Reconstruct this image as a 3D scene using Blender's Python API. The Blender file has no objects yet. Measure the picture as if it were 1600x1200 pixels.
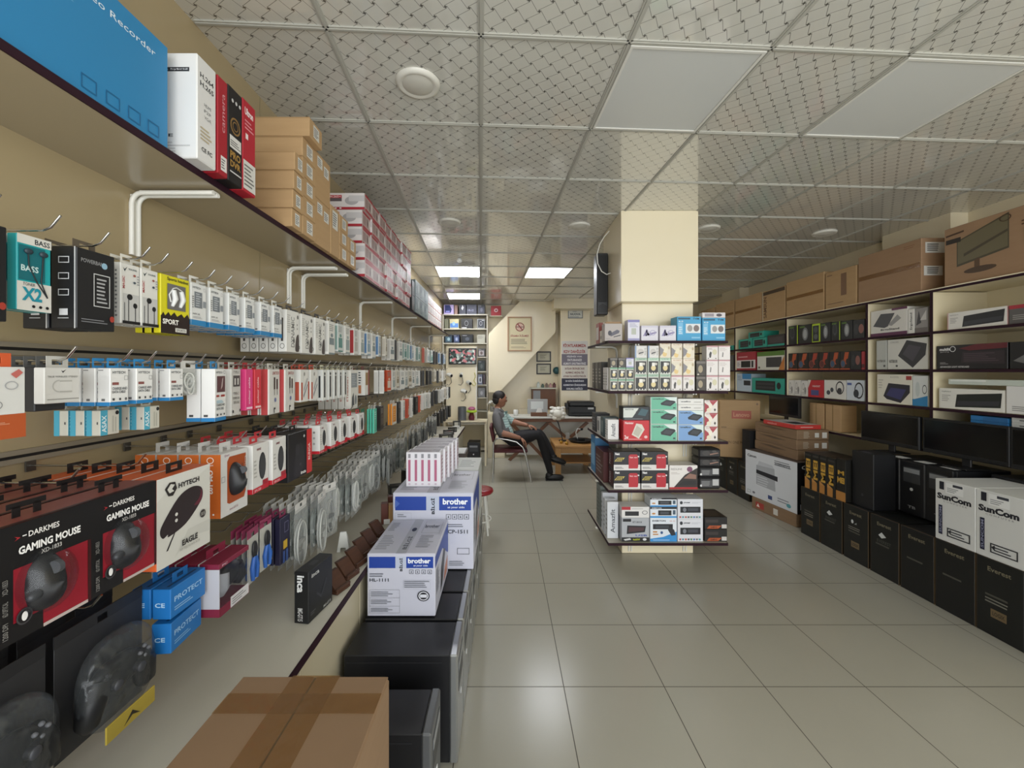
import bpy, math, random
from mathutils import Vector, Matrix
random.seed(11)
SC = bpy.context.scene
COL = SC.collection

# ------------------------------------------------------------------ camera, sky, exposure
FOC, VX, VY, EYE = 643.0, 787.0, 580.0, 1.57      # focal length and vanishing point in pixels of a 1600x1200 frame
cam_d = bpy.data.cameras.new('camera')
cam_d.sensor_width = 36
cam_d.lens = FOC / 1600 * 36
cam_d.shift_x = (800 - VX) / 1600
cam_d.shift_y = -(600 - VY) / 1600
cam_d.clip_start = 0.02
cam = bpy.data.objects.new('camera', cam_d)
COL.objects.link(cam)
cam.location = (0, 0, EYE)
cam.rotation_euler = (math.pi / 2, 0, 0)
SC.camera = cam
SC.view_settings.view_transform = 'Standard'
SC.view_settings.look = 'None'
SC.view_settings.gamma = 1
SC.view_settings.use_curve_mapping = False
SC.view_settings.exposure = 0.74
SC.cycles.transparent_max_bounces = 24
SC.cycles.sample_clamp_indirect = 6

world = bpy.data.worlds.new('daylight')
SC.world = world
world.use_nodes = True
_bg = world.node_tree.nodes['Background']
_bg.inputs[0].default_value = (0.93, 0.97, 1.0, 1)
_bg.inputs[1].default_value = 2.6
# the open shop front behind the camera lets the sky in; the portal only guides the sampling of that sky
pl = bpy.data.lights.new('shop_front_portal', 'AREA')
pl.shape = 'RECTANGLE'
pl.size, pl.size_y = 5.1, 2.9
pl.cycles.is_portal = True
po = bpy.data.objects.new('shop_front_portal', pl)
COL.objects.link(po)
po.location = (1.375, -1.55, 1.46)
po.rotation_euler = (math.pi / 2, 0, 0)
LAMP = 13.0                                        # strength of the lit ceiling panels

# ------------------------------------------------------------------ helpers: materials
def lin(h):
    h = h.lstrip('#')
    c = [int(h[i:i + 2], 16) / 255 for i in (0, 2, 4)]
    return tuple(x / 12.92 if x <= .04045 else ((x + .055) / 1.055) ** 2.4 for x in c) + (1,)

_M = {}
def mat(h, rough=.45, metal=0.0, emit=0.0, spec=.5):
    k = (h, rough, metal, emit, spec)
    if k in _M:
        return _M[k]
    m = bpy.data.materials.new('paint_' + h.strip('#'))
    m.use_nodes = True
    b = m.node_tree.nodes['Principled BSDF']
    b.inputs['Base Color'].default_value = lin(h)
    b.inputs['Roughness'].default_value = rough
    b.inputs['Metallic'].default_value = metal
    b.inputs['Specular IOR Level'].default_value = spec
    if emit:
        b.inputs['Emission Color'].default_value = lin(h)
        b.inputs['Emission Strength'].default_value = emit
    _M[k] = m
    return m

def noisy(name, h, h2, scale, rough=.5, metal=0.0, bump=0.0, stretch=(1, 1, 1), detail=4, spec=.5):
    """two tones mixed by noise, optional bump"""
    m = bpy.data.materials.new(name)
    m.use_nodes = True
    nt = m.node_tree
    b = nt.nodes['Principled BSDF']
    tc = nt.nodes.new('ShaderNodeTexCoord')
    mp = nt.nodes.new('ShaderNodeMapping')
    mp.inputs['Scale'].default_value = stretch
    nz = nt.nodes.new('ShaderNodeTexNoise')
    nz.inputs['Scale'].default_value = scale
    nz.inputs['Detail'].default_value = detail
    mx = nt.nodes.new('ShaderNodeMix')
    mx.data_type = 'RGBA'
    mx.inputs[6].default_value = lin(h)
    mx.inputs[7].default_value = lin(h2)
    nt.links.new(tc.outputs['Object'], mp.inputs['Vector'])
    nt.links.new(mp.outputs['Vector'], nz.inputs['Vector'])
    nt.links.new(nz.outputs['Fac'], mx.inputs[0])
    nt.links.new(mx.outputs[2], b.inputs['Base Color'])
    b.inputs['Roughness'].default_value = rough
    b.inputs['Metallic'].default_value = metal
    b.inputs['Specular IOR Level'].default_value = spec
    if bump:
        bp = nt.nodes.new('ShaderNodeBump')
        bp.inputs['Strength'].default_value = bump
        bp.inputs['Distance'].default_value = .004
        nt.links.new(nz.outputs['Fac'], bp.inputs['Height'])
        nt.links.new(bp.outputs['Normal'], b.inputs['Normal'])
    return m

def clear(name, fac=.2, tint='#ffffff', rough=.08, bump=.5, base='#d8dcd8', scale=45, dist=.01):
    """thin clear plastic: mostly see-through, crinkled shine"""
    m = bpy.data.materials.new(name)
    m.use_nodes = True
    nt = m.node_tree
    nt.nodes.clear()
    out = nt.nodes.new('ShaderNodeOutputMaterial')
    tr = nt.nodes.new('ShaderNodeBsdfTransparent')
    tr.inputs[0].default_value = lin(tint)
    gl = nt.nodes.new('ShaderNodeBsdfPrincipled')
    gl.inputs['Base Color'].default_value = lin(base)
    gl.inputs['Roughness'].default_value = rough
    gl.inputs['Specular IOR Level'].default_value = 1.0
    nz = nt.nodes.new('ShaderNodeTexNoise')
    nz.inputs['Scale'].default_value = scale
    bp = nt.nodes.new('ShaderNodeBump')
    bp.inputs['Strength'].default_value = bump
    bp.inputs['Distance'].default_value = dist
    tc = nt.nodes.new('ShaderNodeTexCoord')
    nt.links.new(tc.outputs['Object'], nz.inputs['Vector'])
    nt.links.new(nz.outputs['Fac'], bp.inputs['Height'])
    nt.links.new(bp.outputs['Normal'], gl.inputs['Normal'])
    mx = nt.nodes.new('ShaderNodeMixShader')
    mx.inputs[0].default_value = fac
    nt.links.new(tr.outputs[0], mx.inputs[1])
    nt.links.new(gl.outputs[0], mx.inputs[2])
    nt.links.new(mx.outputs[0], out.inputs[0])
    return m

def math_chain(nt):
    def op(kind, a, b=None, c=None):
        n = nt.nodes.new('ShaderNodeMath')
        n.operation = kind
        for i, x in enumerate((a, b, c)):
            if x is None:
                continue
            if isinstance(x, (int, float)):
                n.inputs[i].default_value = x
            else:
                nt.links.new(x, n.inputs[i])
        return n.outputs[0]
    return op

def floor_material():
    m = bpy.data.materials.new('cream_floor_tiles')
    m.use_nodes = True
    nt = m.node_tree
    b = nt.nodes['Principled BSDF']
    op = math_chain(nt)
    tc = nt.nodes.new('ShaderNodeTexCoord')
    sp = nt.nodes.new('ShaderNodeSeparateXYZ')
    nt.links.new(tc.outputs['Object'], sp.inputs[0])
    def edge(o, off):
        f = op('FRACT', op('ADD', op('MULTIPLY', op('SUBTRACT', o, off), 2.0), 40))
        return op('MINIMUM', f, op('SUBTRACT', 1.0, f))
    d = op('MINIMUM', edge(sp.outputs[0], .299), edge(sp.outputs[1], .0476))
    g = op('LESS_THAN', d, .0042)
    nz = nt.nodes.new('ShaderNodeTexNoise')
    nz.inputs['Scale'].default_value = 1.7
    nz.inputs['Detail'].default_value = 6
    nt.links.new(tc.outputs['Object'], nz.inputs['Vector'])
    mx = nt.nodes.new('ShaderNodeMix')
    mx.data_type = 'RGBA'
    mx.inputs[6].default_value = lin('#9f9b8d')
    mx.inputs[7].default_value = lin('#a7a395')
    nt.links.new(nz.outputs['Fac'], mx.inputs[0])
    m2 = nt.nodes.new('ShaderNodeMix')
    m2.data_type = 'RGBA'
    m2.inputs[7].default_value = lin('#4b463c')
    nt.links.new(g, m2.inputs[0])
    nt.links.new(mx.outputs[2], m2.inputs[6])
    nt.links.new(m2.outputs[2], b.inputs['Base Color'])
    nt.links.new(op('ADD', op('MULTIPLY', g, .5), .24), b.inputs['Roughness'])
    bp = nt.nodes.new('ShaderNodeBump')
    bp.inputs['Strength'].default_value = .4
    bp.inputs['Distance'].default_value = .002
    bp.invert = True
    nt.links.new(g, bp.inputs['Height'])
    nt.links.new(bp.outputs['Normal'], b.inputs['Normal'])
    return m

CT, CP = math.atan(.0553), .606                   # turn and pitch of the ceiling grid
CY0 = 1.653                                       # first cross bar
def ceiling_material():
    m = bpy.data.materials.new('weave_print_ceiling_tiles')
    m.use_nodes = True
    nt = m.node_tree
    b = nt.nodes['Principled BSDF']
    op = math_chain(nt)
    tc = nt.nodes.new('ShaderNodeTexCoord')
    mp = nt.nodes.new('ShaderNodeMapping')
    mp.inputs['Rotation'].default_value = (0, 0, math.radians(45) - CT)
    mp.inputs['Scale'].default_value = (1 / .062,) * 3
    nt.links.new(tc.outputs['Object'], mp.inputs['Vector'])
    sp = nt.nodes.new('ShaderNodeSeparateXYZ')
    nt.links.new(mp.outputs[0], sp.inputs[0])
    x, y = op('ADD', sp.outputs[0], 200), op('ADD', sp.outputs[1], 200)
    fx, fy = op('FRACT', x), op('FRACT', y)
    def near(o, other, k):
        t = op('ADD', o, op('MULTIPLY', op('SUBTRACT', other, .5), k))
        f = op('FRACT', t)
        return op('MINIMUM', f, op('SUBTRACT', 1.0, f))
    ln = op('MINIMUM', near(x, fy, .22), near(y, fx, -.22))
    line = op('LESS_THAN', ln, .018)
    dx = op('MINIMUM', fx, op('SUBTRACT', 1.0, fx))
    dy = op('MINIMUM', fy, op('SUBTRACT', 1.0, fy))
    dot = op('LESS_THAN', op('MAXIMUM', dx, dy), .075)
    ink = op('MAXIMUM', op('MULTIPLY', line, .75), dot)
    mx = nt.nodes.new('ShaderNodeMix')
    mx.data_type = 'RGBA'
    mx.inputs[6].default_value = lin('#cdcbc1')
    mx.inputs[7].default_value = lin('#55524b')
    nt.links.new(ink, mx.inputs[0])
    nt.links.new(mx.outputs[2], b.inputs['Base Color'])
    b.inputs['Roughness'].default_value = .3
    b.inputs['Coat Weight'].default_value = 1.0
    b.inputs['Coat Roughness'].default_value = .06
    b.inputs['Coat IOR'].default_value = 1.75
    return m

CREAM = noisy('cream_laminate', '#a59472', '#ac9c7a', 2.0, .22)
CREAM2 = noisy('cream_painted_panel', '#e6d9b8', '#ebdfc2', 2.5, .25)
CARD = noisy('kraft_cardboard', '#97775a', '#a48465', 6, .7, 0, .15, (1, 1, 6))
CARD2 = noisy('pale_kraft_cardboard', '#ad8c62', '#bb9a70', 6, .7, 0, .15, (1, 1, 6))
CARD3 = noisy('dark_kraft_cardboard', '#7c6248', '#896e52', 6, .7, 0, .2, (1, 1, 6))
EDGE = mat('#2c1620', .6, 0, 0, .2)
WHITE = mat('#eceae4', .35)
BLACK = mat('#121214', .4)
STEEL = mat('#c9c9c6', .22, 1.0)
WENGE = mat('#2b1a1c', .4)
WOOD = noisy('light_wood', '#a87a45', '#bd8f57', 9, .45, 0, .1, (1, 8, 1))
BROWNWOOD = noisy('brown_wood', '#5e3a22', '#70482b', 12, .45, 0, .1, (1, 8, 1))
BAG = clear('clear_plastic_bag', .28, rough=.12, base='#c4c8c4')
SHELL = clear('clear_blister', .22, rough=.16, bump=.4, base='#303234', scale=14, dist=.012)
SHELL2 = clear('crinkled_blister', .3, rough=.14, bump=.7, base='#585b5c', scale=20, dist=.03)
WINDOW = clear('clear_box_window', .14, rough=.05, bump=.05, base='#303234')
TAPE = clear('clear_packing_tape', .2, '#f6ecdc', .14, .3, '#9a805f', 30)

def mm(x):
    return mat(x) if isinstance(x, str) else x

# ------------------------------------------------------------------ helpers: meshes
_T = {}
def text_shape(s, bold):
    k = (s, bold)
    if k in _T:
        return _T[k]
    cu = bpy.data.curves.new('lettering', 'FONT')
    cu.body = s
    cu.resolution_u = 2
    cu.offset = .018 * bold
    ob = bpy.data.objects.new('lettering', cu)
    COL.objects.link(ob)
    bpy.context.view_layer.update()
    me = bpy.data.meshes.new_from_object(ob.evaluated_get(bpy.context.evaluated_depsgraph_get()))
    vs = [(v.co.x, v.co.y) for v in me.vertices]
    fs = [tuple(p.vertices) for p in me.polygons]
    bpy.data.objects.remove(ob)
    bpy.data.curves.remove(cu)
    bpy.data.meshes.remove(me)
    if vs:
        x0, x1 = min(a for a, _ in vs), max(a for a, _ in vs)
        y0, y1 = min(a for _, a in vs), max(a for _, a in vs)
        vs = [((a - x0) / max(x1 - x0, 1e-6), (c - y0) / max(y1 - y0, 1e-6)) for a, c in vs]
    _T[k] = (vs, fs)
    return _T[k]

class PB:
    """collects polygons, then becomes one mesh"""
    def __init__(s):
        s.v, s.f, s.fm, s.fs, s.mats = [], [], [], [], []
        s.layer = 0
    def mi(s, m):
        m = mm(m)
        if m not in s.mats:
            s.mats.append(m)
        return s.mats.index(m)
    def add(s, vs, fs, m, smooth=False, T=None):
        o = len(s.v)
        s.v += [tuple(T @ Vector(p)) for p in vs] if T else [tuple(p) for p in vs]
        i = s.mi(m)
        for f in fs:
            s.f.append(tuple(o + k for k in f))
            s.fm.append(i)
            s.fs.append(smooth)
        return s
    def box(s, x0, y0, z0, x1, y1, z1, m, ch=0.0, T=None):
        lo, hi = (min(x0, x1), min(y0, y1), min(z0, z1)), (max(x0, x1), max(y0, y1), max(z0, z1))
        ch = min(ch, *(.3 * (hi[i] - lo[i]) for i in range(3)))
        if ch <= 0:
            vs = [((lo, hi)[i & 1][0], (lo, hi)[i >> 1 & 1][1], (lo, hi)[i >> 2][2]) for i in range(8)]
            return s.add(vs, [(0, 2, 3, 1), (4, 5, 7, 6), (0, 1, 5, 4), (2, 6, 7, 3), (0, 4, 6, 2), (1, 3, 7, 5)], m, False, T)
        vs, ix = [], {}
        for i in range(8):
            b = (i & 1, i >> 1 & 1, i >> 2)
            for a in range(3):
                p = [hi[k] if b[k] else lo[k] for k in range(3)]
                for k in range(3):
                    if k != a:
                        p[k] += -ch if b[k] else ch
                ix[b, a] = len(vs)
                vs.append(p)
        fs = []
        for a in range(3):
            u, w = (a + 1) % 3, (a + 2) % 3
            for sg in (0, 1):
                loop = []
                for q in ((0, 0), (1, 0), (1, 1), (0, 1)):
                    b = [0, 0, 0]
                    b[a], b[u], b[w] = sg, q[0], q[1]
                    loop.append(ix[tuple(b), a])
                fs.append(tuple(loop if sg else loop[::-1]))
            for q in ((0, 0), (1, 0), (1, 1), (0, 1)):
                b0, b1 = [0, 0, 0], [0, 0, 0]
                b0[u], b0[w], b1[u], b1[w] = q[0], q[1], q[0], q[1]
                b1[a] = 1
                b0, b1 = tuple(b0), tuple(b1)
                f = (ix[b0, u], ix[b1, u], ix[b1, w], ix[b0, w])
                fs.append(f if q[0] == q[1] else f[::-1])
        for i in range(8):
            b = (i & 1, i >> 1 & 1, i >> 2)
            f = (ix[b, 0], ix[b, 1], ix[b, 2])
            fs.append(f if sum(b) % 2 else f[::-1])
        return s.add(vs, fs, m, False, T)
    def ring(s, c, ax, r, n, ph=0):
        ax = ax.normalized()
        a = ax.orthogonal().normalized()
        b = ax.cross(a)
        return [c + (a * math.cos(2 * math.pi * k / n + ph) + b * math.sin(2 * math.pi * k / n + ph)) * r for k in range(n)]
    def cyl(s, p0, p1, r0, m, r1=None, n=12, caps=True, T=None):
        p0, p1 = Vector(p0), Vector(p1)
        r1 = r0 if r1 is None else r1
        vs = s.ring(p0, p1 - p0, r0, n) + s.ring(p1, p1 - p0, r1, n)
        s.add(vs, [(k, (k + 1) % n, n + (k + 1) % n, n + k) for k in range(n)], m, True, T)
        if caps:
            s.add(vs, [tuple(range(n))[::-1], tuple(range(n, 2 * n))], m, False, T)
        return s
    def tube(s, pts, r, m, n=6, T=None, close=False):
        pts = [Vector(p) for p in pts]
        vs, N = [], len(pts)
        ref = None
        for i, p in enumerate(pts):
            if close:
                d = pts[(i + 1) % N] - pts[i - 1]
            else:
                d = pts[min(i + 1, N - 1)] - pts[max(i - 1, 0)]
            d.normalize()
            if ref is None:
                ref = d.orthogonal()
            a = (ref - d * ref.dot(d))
            a = a.normalized() if a.length > 1e-6 else d.orthogonal().normalized()
            ref = a
            b = d.cross(a)
            rr = r[i] if isinstance(r, (list, tuple)) else r
            vs += [p + (a * math.cos(2 * math.pi * k / n) + b * math.sin(2 * math.pi * k / n)) * rr for k in range(n)]
        fs = []
        for i in range(N if close else N - 1):
            j = (i + 1) % N
            fs += [(i * n + k, i * n + (k + 1) % n, j * n + (k + 1) % n, j * n + k) for k in range(n)]
        s.add(vs, fs, m, True, T)
        if not close:
            s.add(vs, [tuple(range(n))[::-1], tuple(range((N - 1) * n, N * n))], m, False, T)
        return s
    def ell(s, c, r, m, nu=16, nv=10, T=None, e=1.0):
        vs, fs = [], []
        pw = lambda x: math.copysign(abs(x) ** e, x)
        for j in range(nv + 1):
            t = math.pi * j / nv
            for i in range(nu):
                a = 2 * math.pi * i / nu
                vs.append((c[0] + r[0] * pw(math.sin(t)) * pw(math.cos(a)), c[1] + r[1] * pw(math.sin(t)) * pw(math.sin(a)), c[2] - r[2] * pw(math.cos(t))))
        for j in range(nv):
            for i in range(nu):
                k = (i + 1) % nu
                fs.append((j * nu + i, j * nu + k, (j + 1) * nu + k, (j + 1) * nu + i))
        return s.add(vs, fs, m, True, T)
    def lathe(s, prof, c, m, n=20, T=None):
        vs = [(c[0] + r * math.cos(2 * math.pi * k / n), c[1] + r * math.sin(2 * math.pi * k / n), c[2] + z) for r, z in prof for k in range(n)]
        fs = [(j * n + k, j * n + (k + 1) % n, (j + 1) * n + (k + 1) % n, (j + 1) * n + k) for j in range(len(prof) - 1) for k in range(n)]
        return s.add(vs, fs, m, True, T)
    def prism(s, pts, d, m, T=None):
        pts = [Vector(p) for p in pts]
        n = len(pts)
        vs = pts + [p + Vector(d) for p in pts]
        return s.add(vs, [tuple(range(n))[::-1], tuple(range(n, 2 * n))] + [(k, (k + 1) % n, n + (k + 1) % n, n + k) for k in range(n)], m, False, T)
    def text(s, o, u, v, W, H, string, m, bold=1, rot=0):
        """lettering that fills the W x H field at corner o, along unit vectors u and v"""
        vs, fs = text_shape(string, bold)
        o, u, v = Vector(o), Vector(u), Vector(v)
        if rot == 90:      # reads upwards
            P = [o + u * (W * (1 - b)) + v * (H * a) for a, b in vs]
        elif rot == -90:   # reads downwards
            P = [o + u * (W * b) + v * (H * (1 - a)) for a, b in vs]
        else:
            P = [o + u * (W * a) + v * (H * b) for a, b in vs]
        return s.add(P, fs, m)
    def dec(s, w, d, h, decs):
        """flat print on the faces of the w x d x h box whose front lies at y = 0 facing -y"""
        fr = {'F': ((-w / 2, 0, 0), (1, 0, 0), (0, 0, 1), (0, -1, 0), w, h), 'R': ((w / 2, 0, 0), (0, 1, 0), (0, 0, 1), (1, 0, 0), d, h),
              'L': ((-w / 2, d, 0), (0, -1, 0), (0, 0, 1), (-1, 0, 0), d, h), 'T': ((-w / 2, 0, h), (1, 0, 0), (0, 1, 0), (0, 0, 1), w, d),
              'K': ((w / 2, d, 0), (-1, 0, 0), (0, 0, 1), (0, 1, 0), w, h), 'B': ((-w / 2, d, 0), (1, 0, 0), (0, -1, 0), (0, 0, -1), w, d)}
        lay = {}
        for q in decs:
            for face in q[0]:
                o, u, v, n, W, H = fr[face]
                lay[face] = lay.get(face, 0) + 1
                o, u, v, n = Vector(o), Vector(u), Vector(v), Vector(n)
                o = o + n * (.00025 + .00022 * lay[face])
                kind = q[1]
                if kind == 'p':
                    P = q[2]
                    if len(q) > 4:     # rounded outline
                        n_ = len(P)
                        P = [tuple(.5 * (2 * B[i] + (C_[i] - A[i]) * t + (2 * A[i] - 5 * B[i] + 4 * C_[i] - D[i]) * t * t + (3 * B[i] - A[i] - 3 * C_[i] + D[i]) * t ** 3) for i in (0, 1))
                             for k in range(n_) for A, B, C_, D in [(P[k - 1], P[k], P[(k + 1) % n_], P[(k + 2) % n_])] for t in (0, .25, .5, .75)]
                    s.add([o + u * (a * W) + v * (b * H) for a, b in P], [tuple(range(len(P)))], q[3])
                    continue
                x0, y0, x1, y1, m = q[2:7]
                if kind == 'r':
                    s.add([o + u * (a * W) + v * (b * H) for a, b in ((x0, y0), (x1, y0), (x1, y1), (x0, y1))], [(0, 1, 2, 3)], m)
                elif kind == 'e':
                    cx, cy, rx, ry = (x0 + x1) / 2, (y0 + y1) / 2, (x1 - x0) / 2, (y1 - y0) / 2
                    s.add([o + u * ((cx + rx * math.cos(k * math.pi / 8)) * W) + v * ((cy + ry * math.sin(k * math.pi / 8)) * H) for k in range(16)], [tuple(range(16))], m)
                elif kind == 'c':      # ring
                    cx, cy, rx, ry = (x0 + x1) / 2, (y0 + y1) / 2, (x1 - x0) / 2, (y1 - y0) / 2
                    P = [o + u * ((cx + g * rx * math.cos(k * math.pi / 8)) * W) + v * ((cy + g * ry * math.sin(k * math.pi / 8)) * H) for g in (1, .8) for k in range(16)]
                    s.add(P, [(k, (k + 1) % 16, 16 + (k + 1) % 16, 16 + k) for k in range(16)], m)
                elif kind == 'o':      # outlined field
                    t = (q[7] if len(q) > 7 else .06) * min((x1 - x0) * W, (y1 - y0) * H)
                    tx, ty = t / W, t / H
                    for a0, b0, a1, b1 in ((x0, y0, x1, y0 + ty), (x0, y1 - ty, x1, y1), (x0, y0 + ty, x0 + tx, y1 - ty), (x1 - tx, y0 + ty, x1, y1 - ty)):
                        s.add([o + u * (a * W) + v * (b * H) for a, b in ((a0, b0), (a1, b0), (a1, b1), (a0, b1))], [(0, 1, 2, 3)], m)
                elif kind == 'l':      # lines of small print
                    n_ = q[7]
                    rr = random.Random(n_ * 31 + int(x0 * 97))
                    for k in range(n_):
                        t = (y1 - y0) / n_
                        a1 = x0 + (x1 - x0) * rr.uniform(.6, 1)
                        b0 = y1 - (k + .75) * t
                        s.add([o + u * (a * W) + v * (b * H) for a, b in ((x0, b0), (a1, b0), (a1, b0 + t * .42), (x0, b0 + t * .42))], [(0, 1, 2, 3)], m)
                elif kind == 't':
                    s.text(o + u * (x0 * W) + v * (y0 * H), u, v, (x1 - x0) * W, (y1 - y0) * H, q[7], m, q[8] if len(q) > 8 else 1, q[9] if len(q) > 9 else 0)
        return s
    def mesh(s, name):
        me = bpy.data.meshes.new(name)
        me.from_pydata([tuple(p) for p in s.v], [], s.f)
        for m in s.mats:
            me.materials.append(m)
        me.polygons.foreach_set('material_index', s.fm)
        me.polygons.foreach_set('use_smooth', s.fs)
        me.update()
        return me
    def obj(s, name, parent=None, loc=(0, 0, 0), rz=0):
        return link(name, s.mesh(name), parent, loc, rz)

def link(name, data, parent=None, loc=(0, 0, 0), rz=0):
    o = bpy.data.objects.new(name, data)
    COL.objects.link(o)
    o.parent = parent
    o.location = loc
    o.rotation_euler = (0, 0, rz)
    return o

def tag(o, label, cat, group=None):
    o['label'], o['category'] = label, cat
    if group:
        o['group'] = group
    return o

def thing(name, label, cat, loc=(0, 0, 0), rz=0, group=None):
    return tag(link(name, None, None, loc, rz), label, cat, group)

def struct(o):
    o['kind'] = 'structure'
    return o

def put(proto, loc, rz, label, cat, group=None, rot=None):
    """one instance of a prototype: a lone mesh, or an Empty that parents the parts (and their sub-parts)"""
    name, parts = proto[:2]
    if len(parts) == 1 and not parts[0][2]:
        r = link(name, parts[0][1], None, loc, rz)
    else:
        r = link(name, None, None, loc, rz)
        for pn, me, subs in parts:
            p = link(pn, me, r)
            for sn, sm in subs:
                link(sn, sm, p)
    if rot:
        r.rotation_euler = rot
    return tag(r, label, cat, group)

ORD = 'first second third fourth fifth sixth seventh eighth ninth tenth eleventh twelfth thirteenth fourteenth fifteenth sixteenth seventeenth eighteenth nineteenth'.split()
TENS = {20: 'twent', 30: 'thirt', 40: 'fort', 50: 'fift', 60: 'sixt', 70: 'sevent'}
def nth(i):
    if i <= 19:
        return ORD[i - 1]
    t, r = i // 10 * 10, i % 10
    return TENS[t] + 'ieth' if r == 0 else TENS[t] + 'y-' + ORD[r - 1]

XU = lambda u, Y: (u - VX) * Y / FOC
ZV = lambda v, Y: EYE + (VY - v) * Y / FOC
YU = lambda u, X: FOC * X / (u - VX)
R90 = math.pi / 2

def carton(name, w, d, h, base, decs=(), ch=.002, tab=None, parts=()):
    """a printed box: prototype; tab = colour of a hang tab with a slot above the box"""
    p = PB()
    p.box(-w / 2, 0, 0, w / 2, d, h, base, ch)
    p.dec(w, d, h, decs)
    if tab:
        tw, t0 = min(w * .6, .05), d * .5
        p.box(-tw / 2, t0, h, tw / 2, t0 + .0012, h + .006, tab)
        p.box(-tw / 2, t0, h + .006, -.011, t0 + .0012, h + .017, tab)
        p.box(.011, t0, h + .006, tw / 2, t0 + .0012, h + .017, tab)
        p.box(-tw / 2, t0, h + .017, tw / 2, t0 + .0012, h + .024, tab)
    return (name, [(name if not parts else 'carton', p.mesh(name), ())] + list(parts))
# ------------------------------------------------------------------ the room
ZC = 2.92
XL_, XR_ = -1.20, 3.95
YB, YF = 8.35, -1.6
struct(PB().box(XL_ - .1, YF, -.1, XR_ + .1, YB, 0, floor_material()).obj('floor'))
ceil = struct(PB().box(XL_ - .1, YF, ZC, XR_ + .1, YB, ZC + .1, ceiling_material()).obj('ceiling'))
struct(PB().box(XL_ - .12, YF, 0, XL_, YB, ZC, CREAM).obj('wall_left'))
struct(PB().box(XR_, YF, 0, XR_ + .12, YB, ZC, CREAM2).obj('wall_right'))
struct(PB().box(XL_ - .12, YB, 0, XR_ + .12, YB + .12, ZC, CREAM2).obj('wall_back'))
# white bars of the ceiling grid, turned a little against the walls
g = PB()
Rc = Matrix.Rotation(CT, 4, 'Z')
BARW = mat('#aeaca2', .35)
def clipbar(a, b):
    """keep a bar between the side walls and the ends of the room"""
    a, b = Vector(a), Vector(b)
    t0, t1 = 0.0, 1.0
    for k, lo, hi in ((0, XL_ + .01, XR_ - .01), (1, YF, YB - .01)):
        dv = b[k] - a[k]
        if abs(dv) < 1e-9:
            continue
        ta, tb = sorted(((lo - a[k]) / dv, (hi - a[k]) / dv))
        t0, t1 = max(t0, ta), min(t1, tb)
    return (a + (b - a) * t0, a + (b - a) * t1) if t1 > t0 else None
def bar(a, b, wdt):
    c = clipbar(a, b)
    if not c:
        return
    p, q = c
    d = (q - p).normalized()
    n = Vector((-d.y, d.x, 0)) * wdt / 2
    g.prism([p - n, q - n, q + n, p + n], (0, 0, -.005), BARW)
    n2 = n * .35
    g.prism([p - n2 - Vector((0, 0, .005)), q - n2 - Vector((0, 0, .005)), q + n2 - Vector((0, 0, .005)), p + n2 - Vector((0, 0, .005))], (0, 0, -.003), BARW)
def grid_point(i, j):          # column line i, cross bar j
    return Rc @ Vector((CP * i, CY0 + CP * j, ZC))
for i in range(-3, 9):
    bar(grid_point(i, -8), grid_point(i, 13), .024)
for j in range(-6, 13):
    bar(grid_point(-4, j), grid_point(9, j), .024)
g.obj('ceiling_grid', ceil)

def ceiling_panel(i, j, lit, label):
    t = thing('ceiling_light', label, 'ceiling light', grid_point(i + .5, j + .5), CT, 'square ceiling panels')
    h = CP / 2 - .012
    f = PB()
    for a, b, c, d in ((-h, -h, h, -h + .012), (-h, h - .012, h, h), (-h, -h + .012, -h + .012, h - .012), (h - .012, -h + .012, h, h - .012)):
        f.box(a, b, -.010, c, d, 0, mat('#d8d6ce', .3))
    f.obj('frame', t)
    PB().box(-h + .012, -h + .012, -.006, h - .012, h - .012, -.001, mat('#f4f8ff', .4, 0, LAMP) if lit else mat('#c9cac6', .35)).obj('diffuser', t)
ceiling_panel(1, 0, False, 'unlit square ceiling panel in front of the central pillar')
ceiling_panel(3, 0, False, 'unlit square ceiling panel above the wall cabinet cartons')
ceiling_panel(-1, 6, True, 'glowing square ceiling panel above the long hook wall, larger of the two there')
ceiling_panel(1, 6, True, 'glowing square ceiling panel beside the hanging loudspeaker')
ceiling_panel(-1, 9, True, 'glowing square ceiling panel deepest in the shop, above the back shelving')
_dl = PB().lathe([(0, -.010), (.07, -.010), (.083, -.016), (.098, -.012), (.103, 0)], (0, 0, 0), mat('#d6d3c8', .3), 28).mesh('ring'), PB().lathe([(0, -.022), (.03, -.021), (.06, -.016), (.072, -.011)], (0, 0, 0), mat('#c6c3b8', .3), 24).mesh('lens')
for u, v, lab in ((653, 130, 'large round white ceiling downlight, the one closest to the doorway'), (702, 347, 'round white downlight above the red camera boxes'),
                  (905, 353, 'round white downlight just before the loudspeaker cable'), (1288, 364, 'round white downlight above the cabinet cartons'), (1107, 357, 'round white downlight half behind the pillar')):
    Y = FOC * (ZC - EYE) / (VY - v)
    put(('downlight', [('trim_ring', _dl[0], ()), ('lens', _dl[1], ())]), (XU(u, Y), Y, ZC), 0, lab, 'ceiling light', 'round downlights')
# small bulb in the ceiling far back
tag(PB().ell((0, 0, 0), (.03, .03, .03), mat('#f2f2ee', .3)).obj('smoke_detector', None, (XU(718, 4.9), 4.9, ZC - .03)), 'tiny white ceiling sensor before the first glowing panel', 'sensor')

# pilasters on the side wall
struct(PB().box(3.80, 3.5, 0, XR_, 4.13, ZC, CREAM2).obj('wall_pilaster'))
struct(PB().box(3.80, 6.63, 0, XR_, 7.17, ZC, CREAM2).obj('wall_pilaster'))
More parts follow.
